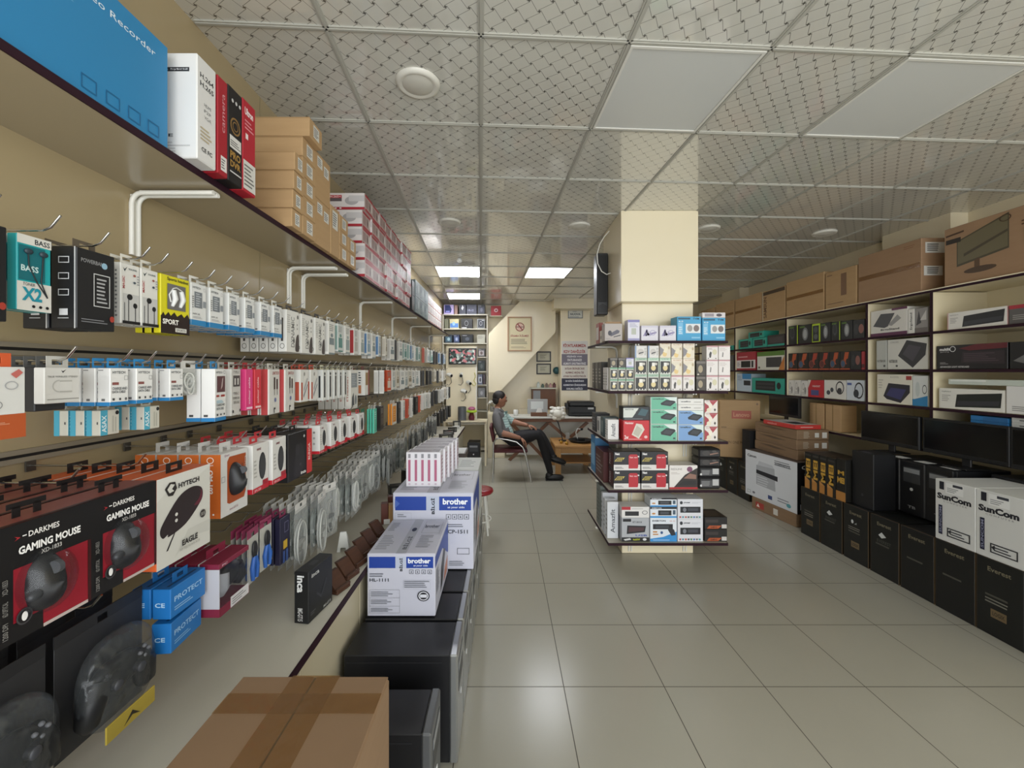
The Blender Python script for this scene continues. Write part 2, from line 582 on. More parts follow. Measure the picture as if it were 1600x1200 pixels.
# slot rails of the hook wall
RAILM = mat('#6e675a', .35, .6)
for k, z in enumerate((1.87, 1.625, 1.36, 1.02)):
    r = PB()
    r.box(XL_, .1, z - .016, XL_ + .004, 6.95, z + .016, '#857c6b')
    r.box(XL_ + .004, .1, z + .004, XL_ + .009, 6.95, z + .016, '#8f8674')
    r.box(XL_ + .004, .1, z - .016, XL_ + .009, 6.95, z - .004, '#8f8674')
    r.box(XL_ + .0041, .1, z - .004, XL_ + .005, 6.95, z + .004, mat('#1c1a18', .6))
    if k:
        struct(r.obj('trim_%d' % k))
# seam between two wall panels
struct(PB().box(XL_, 2.02, 1.0, XL_ + .0012, 2.026, ZC, mat('#8f8262')).obj('trim_4'))

# central pillar: a wider block on top, slimmer shaft, low plinth
def pillar(name, blocks):
    p = PB()
    for b in blocks:
        p.box(*b, CREAM2, .004)
    return struct(p.obj(name))
pillar('pillar', [(1.02, 3.55, .0, 1.635, 4.05, 2.155), (.985, 3.455, 2.155, 1.635, 4.06, ZC)])
pillar('pillar', [(1.095, 7.9, 0, 1.66, YB, 2.78), (.93, 7.6, 2.73, 1.67, YB, ZC)])
# flank of the staircase at the back
st = PB()
Yst = 7.95
P = [(763, 613), (780, 613), (868, 519), (868, 471), (812, 471), (763, 522)]
st.prism([(XU(u, Yst), Yst, min(ZV(v, Yst), ZC)) for u, v in P], (0, YB - Yst, 0), CREAM2)
struct(st.obj('wall_stair'))

# ------------------------------------------------------------------ wall cabinet
CXF = 3.35
DIV = [8.2, 7.06, 5.967, 4.885, 3.799, 3.225, 2.1]
SH = [1.285, 1.583, 1.88]
CTOP = 2.213
CREAMC = noisy('cream_cabinet_board', '#e0d3b0', '#e6dabb', 3, .35)
cab = thing('wall_cabinet', 'long cream open wall cabinet with dark edged shelves', 'cabinet', (CXF, 0, 0))
D_ = .44
PB().box(D_ - .01, DIV[-1], .0, D_ + .009, DIV[0], CTOP, CREAMC).obj('back_panel', cab)
t = PB()
t.box(0.004, DIV[-1], CTOP - .02, D_ - .01, DIV[0], CTOP, CREAMC)
t.box(0, DIV[-1], CTOP - .026, .004, DIV[0], CTOP - .008, EDGE)
t.box(0, DIV[-1], CTOP - .008, .004, DIV[0], CTOP, CREAMC)
t.obj('top_board', cab)
for y in DIV:
    q = PB()
    q.box(.004, y - .009, .932, D_ - .01, y + .009, CTOP - .026, CREAMC)
    q.box(0, y - .011, .932, .004, y + .011, CTOP - .026, EDGE)
    q.obj('divider', cab)
for a, b in zip(DIV, DIV[1:]):
    for z in SH + [.95]:
        q = PB()
        q.box(.004, b + .011, z - .018, D_ - .01, a - .011, z, CREAMC)
        q.box(0, b + .011, z - .02, .004, a - .011, z + .001, EDGE)
        q.obj('shelf', cab)

# ------------------------------------------------------------------ counter under the hook wall
cnt = thing('counter', 'long cream counter with dark front edge under the hook wall', 'counter', (0, 0, 0))
w = PB()
w.box(XL_ + .005, .2, .642, -.636, 6.74, .667, noisy('cream_worktop', '#c6c1b2', '#cdc9ba', 4, .3))
w.box(-.636, .2, .640, -.632, 6.74, .668, EDGE)
w.obj('worktop', cnt)
PB().box(XL_ + .02, .2, 0, -.682, 6.74, .642, CREAMC).obj('carcass', cnt)
for k in range(12):
    y = .22 + k * .56
    PB().box(-.682, y + .003, .06, -.665, min(y + .557, 6.74), .636, mat('#c9bfa4', .3), .002).obj('door', cnt)

# ------------------------------------------------------------------ high shelf along the hook wall with its brackets
SX, SZ = -.914, 2.175
sh = thing('wall_shelf', 'long beige shelf with dark edge high above the hook wall', 'shelf', (0, 0, 0))
b_ = PB()
b_.box(XL_, -.4, SZ - .018, SX - .004, 6.95, SZ, mat('#a3967c', .22))
b_.box(SX - .004, -.4, SZ - .019, SX, 6.95, SZ + .001, EDGE)
b_.obj('board', sh)
br = PB()
pts = [(.006, 0, -.215), (.006, 0, -.05)] + [(.006 + .034 * (1 - math.cos(a)), 0, -.05 + .034 * math.sin(a)) for a in (.4, .8, 1.2, 1.5708)] + [(.05, 0, -.016), (.268, 0, -.016)]
for dy in (-.012, .012):
    br.tube([(x, dy, z) for x, y, z in pts], .0075, mat('#e9e7de', .35), 8)
br.box(.001, -.012, -.215, .006, .012, -.02, mat('#dedcd2', .35))
br.box(.03, -.012, -.012, .268, .012, -.008, mat('#dedcd2', .35))
brm = br.mesh('bracket')
for y in (1.333, 2.29, 2.45, 3.43, 4.41, 5.28, 6.6):
    link('bracket', brm, sh, (XL_, y, SZ - .016))
# ------------------------------------------------------------------ goods on the hook wall
K_, W_, GR = '#141416', '#e9e7e0', '#8d8d8a'
HZ = [1.856, 1.592, 1.333, 1.04]
ROWS = ['top hook row', 'second hook row', 'third hook row', 'lowest hook row']
RSH = ['top-row', 'second-row', 'third-row', 'lowest-row']
hp = PB()
hp.box(0, -.011, -.014, .004, .011, .012, mat('#5b5750', .4, .6))
hp.tube([(.004, 0, 0), (.255, 0, 0), (.272, 0, .006), (.292, 0, .03)], .0026, STEEL, 7)
HOOK = hp.mesh('display_hook')
nhook = [0, 0, 0, 0]
def hook(r, y):
    nhook[r] += 1
    k = nhook[r]
    tag(link('display_hook', HOOK, None, (XL_ + .009, y, HZ[r])), 'thin chrome wire hook, %s from the doorway on the %s' % (nth(k), ROWS[r]), 'hook', 'hooks of the ' + ROWS[r])
    return k
def hang(r, y, proto, desc, cat, n=1, xf=-.94, behind=None, tilt=0, hk=True, drop=0, bdesc=None):
    """n packs one behind another on a new hook"""
    k = hook(r, y) if hk else nhook[r]
    h, d = proto[2], proto[3]
    z = HZ[r] - h - .0145 - drop
    for j in range(n):
        pr = behind if (j and behind) else proto
        x = xf - j * (pr[3] + .0055)
        if x - pr[3] < XL_ + .012:
            break
        dd = bdesc if (j and bdesc) else desc
        lab = '%s, %s pack, %s %s hook' % (dd, 'front' if j == 0 else nth(j + 1), nth(k), RSH[r])
        zz = HZ[r] - pr[2] - .0145 - drop
        o = put(pr, (x, y, zz), R90 + tilt, lab, cat, cat + ' packs on the ' + ROWS[r])
def pack(name, w, d, h, base, decs, tab=None, parts=(), ch=.0015):
    c = carton(name, w, d, h, base, decs, ch, tab, parts)
    return (c[0], c[1], h, d)

# --- top row
teal = PB(); teal.box(-.0305, 0, 0, .0305, .02, .15, '#1fa0a4', .0015)
teal.dec(.061, .02, .15, [('F', 'r', .0, 0, 1, .38, '#d7d4cb'), ('F', 'r', 0, .88, 1, 1, '#d7d4cb'), ('F', 't', .5, .9, .95, .97, '#16222c', 'BASS'), ('F', 'r', .04, .4, .8, .86, '#14666e'), ('F', 't', .1, .52, .6, .6, '#cfe3e0', 'BASS'),
                          ('F', 't', .15, .33, .5, .37, '#333333', 'TONER', 0), ('F', 't', .12, .13, .7, .31, '#1b8a9c', 'X2', 2), ('F', 'e', .4, .04, .5, .08, K_), ('F', 'e', .6, .04, .7, .08, K_), ('F', 'e', .8, .04, .9, .08, K_)])
bud = PB()
for x in (-.013, .014):
    bud.ell((x, -.003, .118), (.008, .004, .006), '#2b3b44', 12, 8)
    bud.tube([(x, -.002, .116), (x * .9, -.002, .09), (x * .3 + .006, -.002, .06), (.022, -.002, .03)], .0012, '#14191c', 5)
_tb = carton('tab', .05, .0014, .006, '#3d9aa0', (), 0, '#3d9aa0')
TEAL = ('earphone_box', [('carton', teal.mesh('earphone_box'), ()), ('earphones', bud.mesh('earphones'), ())], .15, .02)
PBANK = pack('power_bank_box', .088, .056, .178, '#1a1a1c', [('F', 'o', .42, .3, .86, .72, '#c9c9c7', .05), ('F', 'l', .5, .34, .78, .68, '#aaaaaa', 7), ('F', 't', .1, .83, .75, .88, '#8d8d8d', 'POWERBANK'), ('F', 'e', .62, .8, .78, .88, '#8fb2c4'), ('F', 'l', .1, .08, .9, .14, '#77777a', 2), ('F', 'e', .84, .12, .97, .2, '#a33a2c'),
              ('L', 'o', .3, .8, .72, .88, '#c9c9c9', .12), ('L', 'o', .3, .6, .72, .68, '#c9c9c9', .12), ('L', 'o', .3, .4, .72, .48, '#c9c9c9', .12), ('L', 'r', .35, .16, .68, .24, '#c9c9c9'), ('L', 'r', .93, 0, .98, 1, '#b7b7b5'), ('L', 'r', .3, .12, .72, .13, '#b0b0b0')], '#5c5143')
EARW = pack('earphone_box', .053, .02, .152, '#dedcd5', [('F', 'p', [(.12, .93), (.2, .86), (.34, .95), (.28, .91), (.2, .9)], '#26353a'), ('F', 't', .4, .9, .85, .93, '#3a4a4a', 'SOUND'), ('F', 't', .08, .58, .2, .78, '#a8222a', 'MAGIC', 1, 90), ('F', 'r', .1, .05, .95, .5, '#c2c1bd'), ('F', 'e', .3, .4, .6, .5, '#1b1b1d'), ('F', 'e', .62, .27, .85, .36, '#1b1b1d'),
             ('F', 'r', .36, .05, .4, .42, '#1b1b1d'), ('F', 'r', .72, .05, .76, .3, '#1b1b1d'), ('F', 'r', .15, .05, .18, .35, '#1b1b1d'), ('F', 'r', .05, 0, 1, .05, '#141414'), ('F', 'e', .6, .8, .75, .84, '#9a5b52'), ('F', 'e', .6, .68, .75, .72, '#44505a'), ('F', 'l', .8, .66, .98, .84, '#9c9c9c', 4), ('L', 'l', .3, .1, .6, .9, '#7c7c7c', 12)], '#d9d5ca')
SPORT = PB(); SPORT.box(-.052, 0, 0, .052, .02, .165, '#d9cf1f', .0015)
SPORT.dec(.104, .02, .165, [('F', 'r', 0, 0, 1, .3, '#241611'), ('F', 'p', [(0, .28), (.08, .36), (.14, .3), (.25, .37), (.33, .31), (.45, .38), (.55, .31), (.7, .37), (.8, .31), (.92, .38), (1, .3)], '#241611'), ('F', 't', .06, .16, .6, .25, '#f2efe6', 'SPORT', 2), ('F', 'r', .48, .04, .88, .11, '#d8d6cc'), ('F', 't', .52, .055, .84, .095, '#333333', 'SPORTS', 0),
                            ('F', 't', .2, .9, .95, .97, '#2b2a14', 'Sports headset', 1), ('F', 'r', .2, .42, .84, .86, '#6d6a66')])
sb = PB()
for x in (-.012, .016):
    sb.tube([(x, -.004, .125), (x + .004, -.006, .1), (x - .004, -.004, .078)], [.006, .0075, .004], '#d9d9d6', 10)
sb.tube([(-.02, -.003, .09), (-.026, -.003, .11), (-.012, -.003, .13), (.0, -.003, .134), (.02, -.003, .128), (.028, -.003, .1)], .002, '#cfcfcb', 6)
SPORT = ('earphone_box', [('carton', SPORT.mesh('earphone_box'), ()), ('earphones', sb.mesh('earphones'), ())], .165, .02)
def cable_box(w, d, h, s):
    r = random.Random(s)
    return pack('cable_box', w, d, h, '#dfdfdb', [('FLR', 'r', 0, 0, 1, .13, '#2b7fb4'), ('F', 'r', .18 + .2 * r.random(), .42, .72, .8, '#777c80'), ('F', 'l', .3, .45, .68, .78, '#b9bdbf', 6), ('F', 't', .1, .87, .6, .92, '#34383c', 'HYTECH'), ('F', 'o', .8, .84, .92, .92, '#9c9c9c', .1), ('F', 'l', .06, .4, .17, .7, '#666666', 6), ('F', 't', .1, .25, .55, .29, '#4c4c4c', 'HY-X'), ('F', 'l', .1, .16, .8, .22, '#a9a9a9', 2),
                                                  ('F', 'r', .75, .45, .95, .6, '#8b9094'), ('L', 'r', .3, .16, .6, .2, '#6d6d6d')], '#dcdad2')
CB1, CB2 = cable_box(.064, .03, .13, 1), cable_box(.058, .03, .128, 4)
LONGB = pack('earbud_box', .112, .036, .186, '#e2e0d9', [('L', 'r', .35, .25, .62, .8, '#4a443f'), ('L', 'c', .22, .07, .78, .2, '#4b4540'), ('F', 't', .35, .12, .62, .85, '#8a8985', 'DYNAMIC', 1, 90), ('F', 'p', [(.68, .05), (.72, .3), (.82, .42), (.95, .42), (.98, .08), (.9, .02)], '#4c4442', 1), ('F', 'e', .8, .82, .95, .92, '#75736f'), ('F', 'e', .5, .22, .62, .34, '#5a5855'),
                                                         ('F', 'l', .05, .45, .3, .9, '#b5b3ae', 9), ('F', 'e', .78, .66, .86, .7, '#8b8984'), ('F', 'e', .78, .56, .86, .6, '#8b8984')], '#2a2522')
def slim(w, d, h, base, side, acc, s):
    r = random.Random(s)
    return pack('accessory_box', w, d, h, base, [('L', 'r', .1, .08, .9, .92, side), ('F', 'r', .15, .1 + .2 * r.random(), .85, .5, acc), ('F', 'l', .12, .7, .85, .92, '#8f8f8c', 4), ('F', 'e', .3, .52, .7, .64, acc), ('F', 'r', .06, 0, .94, .05, acc)], r.choice(('#d8d4c8', '#25221f', '#d8d4c8')))
FAR = [slim(.075, .03, .165, '#dedcd4', '#d8d6cf', '#9aa6a6', 1), slim(.085, .035, .18, '#e1dfd8', '#c9c6bf', '#7f8b8d', 2), slim(.07, .03, .17, '#dad8d2', '#a73a3c', '#b9b2aa', 3), slim(.08, .03, .16, '#d4d6d3', '#5a7fa6', '#8ba3b4', 4),
       slim(.075, .03, .175, '#35322f', '#201e1c', '#5b5751', 5), slim(.08, .03, .15, '#d6d0c2', '#b9b1a2', '#8d7f66', 6), slim(.07, .03, .17, '#c3502f', '#b5482c', '#d8c9b8', 7), slim(.075, .03, .16, '#cfd3cf', '#8aa39b', '#5f8d86', 8)]
FD = ['white box with pale grey print', 'tall white box with a grey picture', 'white box with a red spine', 'white box with a blue spine', 'dark charcoal box', 'beige printed box', 'orange red box', 'pale box with green print']

hang(0, .735, PBANK, 'black boxed power bank', 'power bank box', 1)
hang(0, .835, TEAL, 'teal and white earphone box with a window', 'earphone box', 2, -.952, (TEAL[0], TEAL[1][:1], TEAL[2], TEAL[3]))
hang(0, .938, PBANK, 'black power bank box with a phone outline', 'power bank box', 2, -.928)
hang(0, 1.047, EARW, 'white earphone box with black earbud picture', 'earphone box', 3, -.95)
hang(0, 1.104, EARW, 'white earphone box with black earbud picture', 'earphone box', 3, -.95)
hang(0, 1.189, SPORT, 'yellow sport headset box with a window', 'earphone box', 3, -.948, (SPORT[0], SPORT[1][:1], SPORT[2], SPORT[3]))
for y, pr in ((1.282, CB1), (1.362, CB1), (1.45, CB2), (1.54, CB2), (1.64, CB1), (1.73, CB1)):
    hang(0, y, pr, 'white cable box with a blue foot', 'cable box', 5, -.95)
hang(0, 1.855, LONGB, 'long white earbud box with a dark strip', 'earbud box', 5, -.95)
hang(0, 1.99, LONGB, 'long white earbud box with a dark strip', 'earbud box', 4, -.95)
hang(0, 2.13, LONGB, 'long white earbud box with a dark strip', 'earbud box', 2, -.95)
hang(0, 2.25, FAR[1], FD[1], 'accessory box', 2)
hang(0, 2.37, FAR[7], FD[7], 'accessory box', 3)
hang(0, 2.48, FAR[0], FD[0], 'accessory box', 2)
hang(0, 2.62, FAR[2], FD[2], 'accessory box', 3)
hang(0, 2.74, FAR[0], FD[0], 'accessory box', 2)
hang(0, 2.87, FAR[3], FD[3], 'accessory box', 3)
hang(0, 2.98, FAR[1], FD[1], 'accessory box', 2)
y, rr = 3.12, random.Random(5)
while y < 6.75:
    i = rr.choice((0, 1, 0, 1, 2, 4, 7, 0, 5, 3) if y < 4.4 else (4, 5, 7, 6, 4, 3, 0, 2))
    hang(0, y, FAR[i], FD[i], 'accessory box', rr.choice((1, 2, 2)), -.94, None, rr.uniform(-.2, .2))
    y += rr.uniform(.13, .19) if y < 4.5 else rr.uniform(.2, .3)

# --- second row
ORW = pack('headphone_adapter_card', .085, .012, .125, '#d8d7d2', [('F', 'r', 0, 0, 1, .34, '#b4552a'), ('F', 't', .08, .04, .5, .12, '#eee8de', 'xtra', 1), ('F', 'l', .1, .2, .8, .24, '#dca384', 2), ('F', 'r', .12, .72, .5, .76, '#222222'), ('F', 'c', .6, .68, .85, .8, '#a9a9a9'), ('F', 'p', [(.1, .5), (.24, .46), (.26, .5), (.12, .55)], '#222222'), ('F', 'c', .4, .42, .56, .53, '#888888'), ('F', 'p', [(.7, .9), (.85, .97), (.93, .92), (.8, .84)], '#c26a62')], '#cf5a30')
AIRW = pack('earbud_box', .07, .022, .074, '#d5d3cd', [('F', 'p', [(.45, .93), (.5, .85), (.6, .95), (.5, .9)], '#3a3a38'), ('F', 't', .08, .72, .92, .77, '#7e7d78', 'TRUE WIRELESS STEREO'), ('F', 'c', .2, .3, .6, .66, '#bbb9b2'), ('F', 'r', .4, .3, .75, .66, '#d5d3cd'), ('F', 'r', .4, .6, .75, .64, '#b4b2ab'), ('F', 'r', .4, .3, .75, .34, '#b4b2ab'), ('F', 'r', .06, .1, .94, .12, '#8d8b86')], '#bfbdb6')
DARKB = pack('earbud_box', .06, .02, .09, '#2b2b2d', [('F', 'l', .1, .2, .9, .8, '#555555', 4)], '#5a5a58')
CDB = pack('cable_box', .048, .03, .09, '#e4e3df', [('FLR', 'r', 0, 0, 1, .1, '#2a7fb8'), ('F', 't', .12, .85, .8, .92, '#33383c', 'HYTECH'), ('F', 'r', .1, .55, .45, .62, '#8b5550'), ('F', 't', .1, .42, .9, .49, '#3c4146', 'CHARGE AND'), ('F', 't', .1, .33, .8, .4, '#3c4146', 'DATA CABLE'), ('F', 'r', .1, .14, .22, .2, '#444444'), ('F', 'r', .45, .14, .55, .2, '#444444'), ('F', 'e', .75, .13, .88, .21, '#666666'), ('F', 'o', .72, .68, .92, .8, '#999999', .1),
             ('L', 'r', .35, .13, .62, .19, '#6c6c6c'), ('L', 'r', .1, .93, .5, .95, '#777777')], '#2d83bb')
ASAX = pack('cable_box', .05, .034, .062, '#cfcdbf', [('F', 'r', 0, 0, .36, 1, '#4fa9c2'), ('F', 't', .06, .12, .3, .8, '#e6f2f2', 'ASAX', 1, 90), ('F', 'e', .76, .78, .95, .95, '#20201e'), ('F', 'r', .6, .1, .66, .75, '#b3b1a4'), ('F', 'r', .74, .1, .8, .7, '#b3b1a4'), ('L', 'r', 0, 0, .4, 1, '#4fa9c2'), ('L', 'r', .75, .45, .85, .55, '#555555')], '#b7b5a8')
TALL = pack('cable_box', .062, .04, .165, '#e6e5e1', [('FLR', 'r', 0, 0, 1, .07, '#2a7fb8'), ('F', 't', .1, .91, .65, .95, '#3a4046', 'HYTECH'), ('F', 'c', .75, .9, .93, .97, '#777777'), ('F', 'r', .16, .55, .9, .86, '#5f3b3e'), ('F', 'p', [(.5, .6), (.62, .8), (.72, .84), (.66, .66)], '#b9a7a4'), ('F', 'r', .1, .46, .35, .5, '#a03a34'), ('F', 'r', .5, .46, .85, .5, '#a03a34'), ('F', 't', .1, .28, .85, .33, '#394148', 'CHARGE AND'), ('F', 't', .1, .21, .75, .26, '#394148', 'DATA CABLE'), ('F', 'l', .1, .34, .8, .4, '#7fb3c9', 2), ('F', 'r', .1, .1, .22, .14, '#333333'), ('F', 'e', .4, .1, .52, .14, '#333333'), ('F', 'e', .7, .1, .82, .14, '#333333'), ('L', 'r', .2, .09, .5, .13, '#444444')], '#2d83bb')
GRAYB = pack('cable_box', .07, .03, .16, '#d4d2cc', [('F', 't', .2, .9, .85, .96, '#8a8884', 'TYPE-C'), ('F', 'r', .18, .62, .9, .86, '#4e4b4a'), ('F', 'r', .3, .66, .45, .8, '#d8d6d0'), ('F', 'r', .6, .66, .75, .8, '#d8d6d0'), ('F', 't', .2, .44, .75, .5, '#777570', 'TYPE-C'), ('F', 't', .14, .34, .8, .4, '#777570', 'POWER LINE'), ('F', 't', .2, .25, .8, .31, '#777570', 'DATA CABLE'), ('F', 'r', .08, .06, .2, .12, '#333333'), ('F', 'r', .82, .06, .9, .12, '#333333')], '#c3c0b8')
PINK = pack('cable_box', .042, .03, .15, '#d8417c', [('F', 't', .35, .15, .6, .8, '#f1c7d8', 'colour cable', 1, 90), ('F', 'r', .1, .03, .9, .08, '#f1c7d8')], '#a3262b')
REDB = pack('cable_box', .042, .03, .15, '#cf3a45', [('F', 't', .35, .15, .6, .8, '#f0c8c6', 'colour cable', 1, 90), ('F', 'r', .1, .03, .9, .08, '#f0c8c6')], '#a3262b')
RC = pack('cable_box', .10, .034, .18, '#dddbd4', [('F', 't', .3, .88, .92, .95, '#a0403c', 'LINKTECH'), ('F', 'r', .42, .55, .56, .82, '#3a1f1c'), ('F', 'r', .66, .55, .8, .78, '#3a1f1c'), ('F', 'r', .46, .42, .5, .56, '#1f1b1a'), ('F', 'r', .71, .42, .75, .56, '#1f1b1a'), ('F', 'e', .46, .26, .64, .36, '#7077a5'), ('F', 'p', [(.4, .02), (.4, .14), (.55, .14), (.55, .1), (.46, .1), (.46, .02)], '#17171a'), ('L', 'r', .15, .0, .85, 1, '#b54343')], '#cac6bc')
REDSTRIP = pack('cable_box', .075, .03, .15, '#dcdad3', [('L', 'r', .2, .05, .8, .62, '#b4523f'), ('F', 'r', .1, .06, .28, .6, '#b4523f'), ('F', 'e', .4, .8, .6, .92, '#97938c'), ('F', 'p', [(.35, .2), (.9, .55), (.93, .5), (.4, .12)], '#8c8c90'), ('F', 'p', [(.4, .4), (.85, .75), (.9, .7), (.45, .32)], '#a2a2a6')], '#b94a36')
PENS = pack('stylus_box', .05, .03, .16, '#dcdcd6', [('F', 'r', .3, .1, .62, .8, '#2a2d33'), ('F', 'e', .3, .82, .62, .92, '#2a2d33'), ('L', 'r', .3, .1, .62, .8, '#34383c')], '#d5d1b4')
BIGW = pack('cable_box', .12, .035, .24, '#dedbd2', [('F', 'r', .1, .55, .9, .92, '#8d9396'), ('F', 'l', .15, .6, .85, .88, '#b7bbbd', 6), ('F', 'p', [(.15, .05), (.2, .3), (.4, .42), (.5, .1)], '#4c4f52'), ('F', 'e', .55, .1, .85, .35, '#7f8588'), ('L', 't', .3, .2, .6, .85, '#b56a58', 'ETHERNET', 1, 90)], '#cfcbc0')
REDW = pack('cable_box', .09, .06, .17, '#e0ded7', [('L', 'r', 0, 0, .0, 0, W_), ('F', 'r', .2, .4, .7, .9, '#9c7a4b'), ('F', 'r', .75, 0, 1, 1, '#8f2f27'), ('L', 'l', .3, .45, .6, .95, '#2c2c30', 5), ('L', 'r', .3, .08, .6, .4, '#c07e56')], '#7a2d25')
hang(1, .70, ORW, 'white and orange adapter card', 'adapter pack', 2, -.86, tilt=.06)
hang(1, .866, AIRW, 'squat white earbud box with faint outlines', 'earbud box', 4, -.928, DARKB, bdesc='dark earbud box')
for y in (.996, 1.066, 1.17):
    hang(1, y, CDB, 'white charge and data cable box with a blue tab', 'cable box', 5, -.93)
for y, x in ((1.03, -.985), (1.135, -.97)):
    hang(1, y, ASAX, 'small grey cable box with a light blue spine', 'cable box', 3, x, hk=False, drop=.104)

def pouch(w, h, d, header=None):
    p = PB()
    n, m_ = 8, 10
    vs = []
    rr = random.Random(int(h * 1000))
    for s_ in (-1, 1):
        for j in range(m_ + 1):
            for i in range(n + 1):
                a, b = i / n, j / m_
                t = (math.sin(math.pi * a) * math.sin(math.pi * min(1, b * 1.05 if b < .9 else b))) ** .6 if 0 < a < 1 and 0 < b < 1 else 0
                vs.append(((a - .5) * w, d / 2 + s_ * d / 2 * t * rr.uniform(.7, 1), b * h))
    fs = []
    for s_ in (0, 1):
        o = s_ * (n + 1) * (m_ + 1)
        for j in range(m_):
            for i in range(n):
                q = o + j * (n + 1) + i
                fs.append((q, q + 1, q + n + 2, q + n + 1))
    p.add(vs, fs, BAG, True)
    return p
def cable_bag(w, h, col, s, plug='#2a2a2a', rad=.0028):
    """clear pouch with a coiled cable inside and a white paper header"""
    d = .026
    rr = random.Random(s)
    c = PB()
    for k in range(5):
        a, b = w * rr.uniform(.2, .34), h * rr.uniform(.26, .36)
        cx, cz = rr.uniform(-.006, .006), h * .45 + rr.uniform(-.01, .01)
        yy = d * (.25 + .12 * k)
        c.tube([(cx + a * math.cos(t * math.pi / 9), yy, cz + b * math.sin(t * math.pi / 9)) for t in range(18)], rad, col, 6, close=True)
    c.box(-w * .3, d * .3, h * .38, w * .3, d * .75, h * .46, plug, .002)
    c.box(-w * .12, d * .3, h * .1, w * .1, d * .7, h * .28, plug, .003)
    t = carton('t', w * .8, .002, .012, '#cfcdc8', (), 0)
    p = pouch(w, h, d)
    q = PB()
    q.box(-w * .4, d / 2, h - .012, w * .4, d / 2 + .001, h + .004, '#cdcbc6')
    q.box(-w * .4, d / 2, h + .004, -.01, d / 2 + .001, h + .017, '#cdcbc6')
    q.box(.01, d / 2, h + .004, w * .4, d / 2 + .001, h + .017, '#cdcbc6')
    q.box(-w * .4, d / 2, h + .017, w * .4, d / 2 + .001, h + .024, '#cdcbc6')
    return ('cable_bag', [('pouch', p.mesh('pouch'), ()), ('coiled_cable', c.mesh('coiled_cable'), ()), ('header_card', q.mesh('header_card'), ())], h, d)
BAGS = [cable_bag(.12, .22, '#9b9c98', 1), cable_bag(.13, .24, '#b4b5b0', 2, '#8d8e8a', .0035), cable_bag(.11, .2, '#35373a', 3), cable_bag(.12, .23, '#7d8580', 4, '#d0d0cc'), cable_bag(.115, .21, '#c2c3be', 5, '#c9c9c4', .004)]
BD = ['clear bag of coiled grey cable', 'clear bag of coiled pale cable', 'clear bag of coiled black cable', 'clear bag of coiled grey green cable', 'clear bag of coiled white cable']
SMALLBAG = cable_bag(.07, .08, '#d2d2cc', 9, '#b9b9b4')
hang(1, 1.243, SMALLBAG, 'small clear bag with a white cable', 'cable bag', 2, -.94)
hang(1, 1.315, TALL, 'tall white cable box with a brown window picture', 'cable box', 2, -.905, tilt=.12)
hang(1, 1.43, GRAYB, 'light grey type-c cable box', 'cable box', 3, -.93, tilt=.18)
hang(1, 1.505, PINK, 'bright pink cable box', 'cable box', 3, -.93)
hang(1, 1.558, REDB, 'coral red cable box', 'cable box', 3, -.93)
hang(1, 1.67, RC, 'white cable box with red spine and brown plugs', 'cable box', 4, -.93, tilt=.12)
hang(1, 1.79, RC, 'white cable box with red spine and brown plugs', 'cable box', 4, -.93, tilt=.12)
hang(1, 1.92, REDSTRIP, 'white cable box with an orange red strip', 'cable box', 3, -.93)
hang(1, 2.02, REDSTRIP, 'white cable box with an orange red strip', 'cable box', 3, -.93)
for k in range(5):
    hang(1, 2.14 + .07 * k, PENS, 'narrow white stylus box with a dark pen picture', 'stylus box', 2, -.93)
hang(1, 2.56, BIGW, 'large white network cable box', 'cable box', 5, -.93)
hang(1, 2.80, REDW, 'white and dark red boxed cable', 'cable box', 2, -.93)
y, rr = 3.2, random.Random(8)
while y < 6.75:
    i = rr.choice((0, 1, 0, 5, 0, 6, 1)) if y < 4.6 else rr.choice((7, 4, 5, 0, 4))
    hang(1, y, FAR[i], FD[i], 'accessory box', rr.choice((1, 2, 3)), -.93, None, rr.uniform(-.25, .25))
    y += rr.uniform(.13, .2) if y < 4.5 else rr.uniform(.2, .3)

# --- third row: mice
def mouse_body(m, L=.11, W=.062, H=.036, T=None, seam='#2b2b2e'):
    p = PB()
    vs, nu, nv = [], 18, 9
    for j in range(nv + 1):
        t = j / nv
        for i in range(nu):
            a = 2 * math.pi * i / nu
            rr_ = math.cos(t * math.pi / 2) ** .55
            wx = W / 2 * (1 - .18 * math.cos(a * 2) * .5)
            vs.append((wx * rr_ * math.cos(a), L / 2 * rr_ * math.sin(a), H * t * (1 + .18 * math.sin(a + math.pi))))
    fs = [(j * nu + i, j * nu + (i + 1) % nu, (j + 1) * nu + (i + 1) % nu, (j + 1) * nu + i) for j in range(nv) for i in range(nu)]
    p.add(vs, fs, m, True, T)
    p.cyl((-.004, L * .27, H * .78), (.004, L * .27, H * .78), .011, '#54565a', n=14, T=T)
    p.box(-.0006, L * .1, H * .7, .0006, L * .48, H * .72, seam, 0, T)
    return p
TM = Matrix.Translation((-.006, .004, .078)) @ Matrix.Rotation(math.radians(90), 4, 'X')
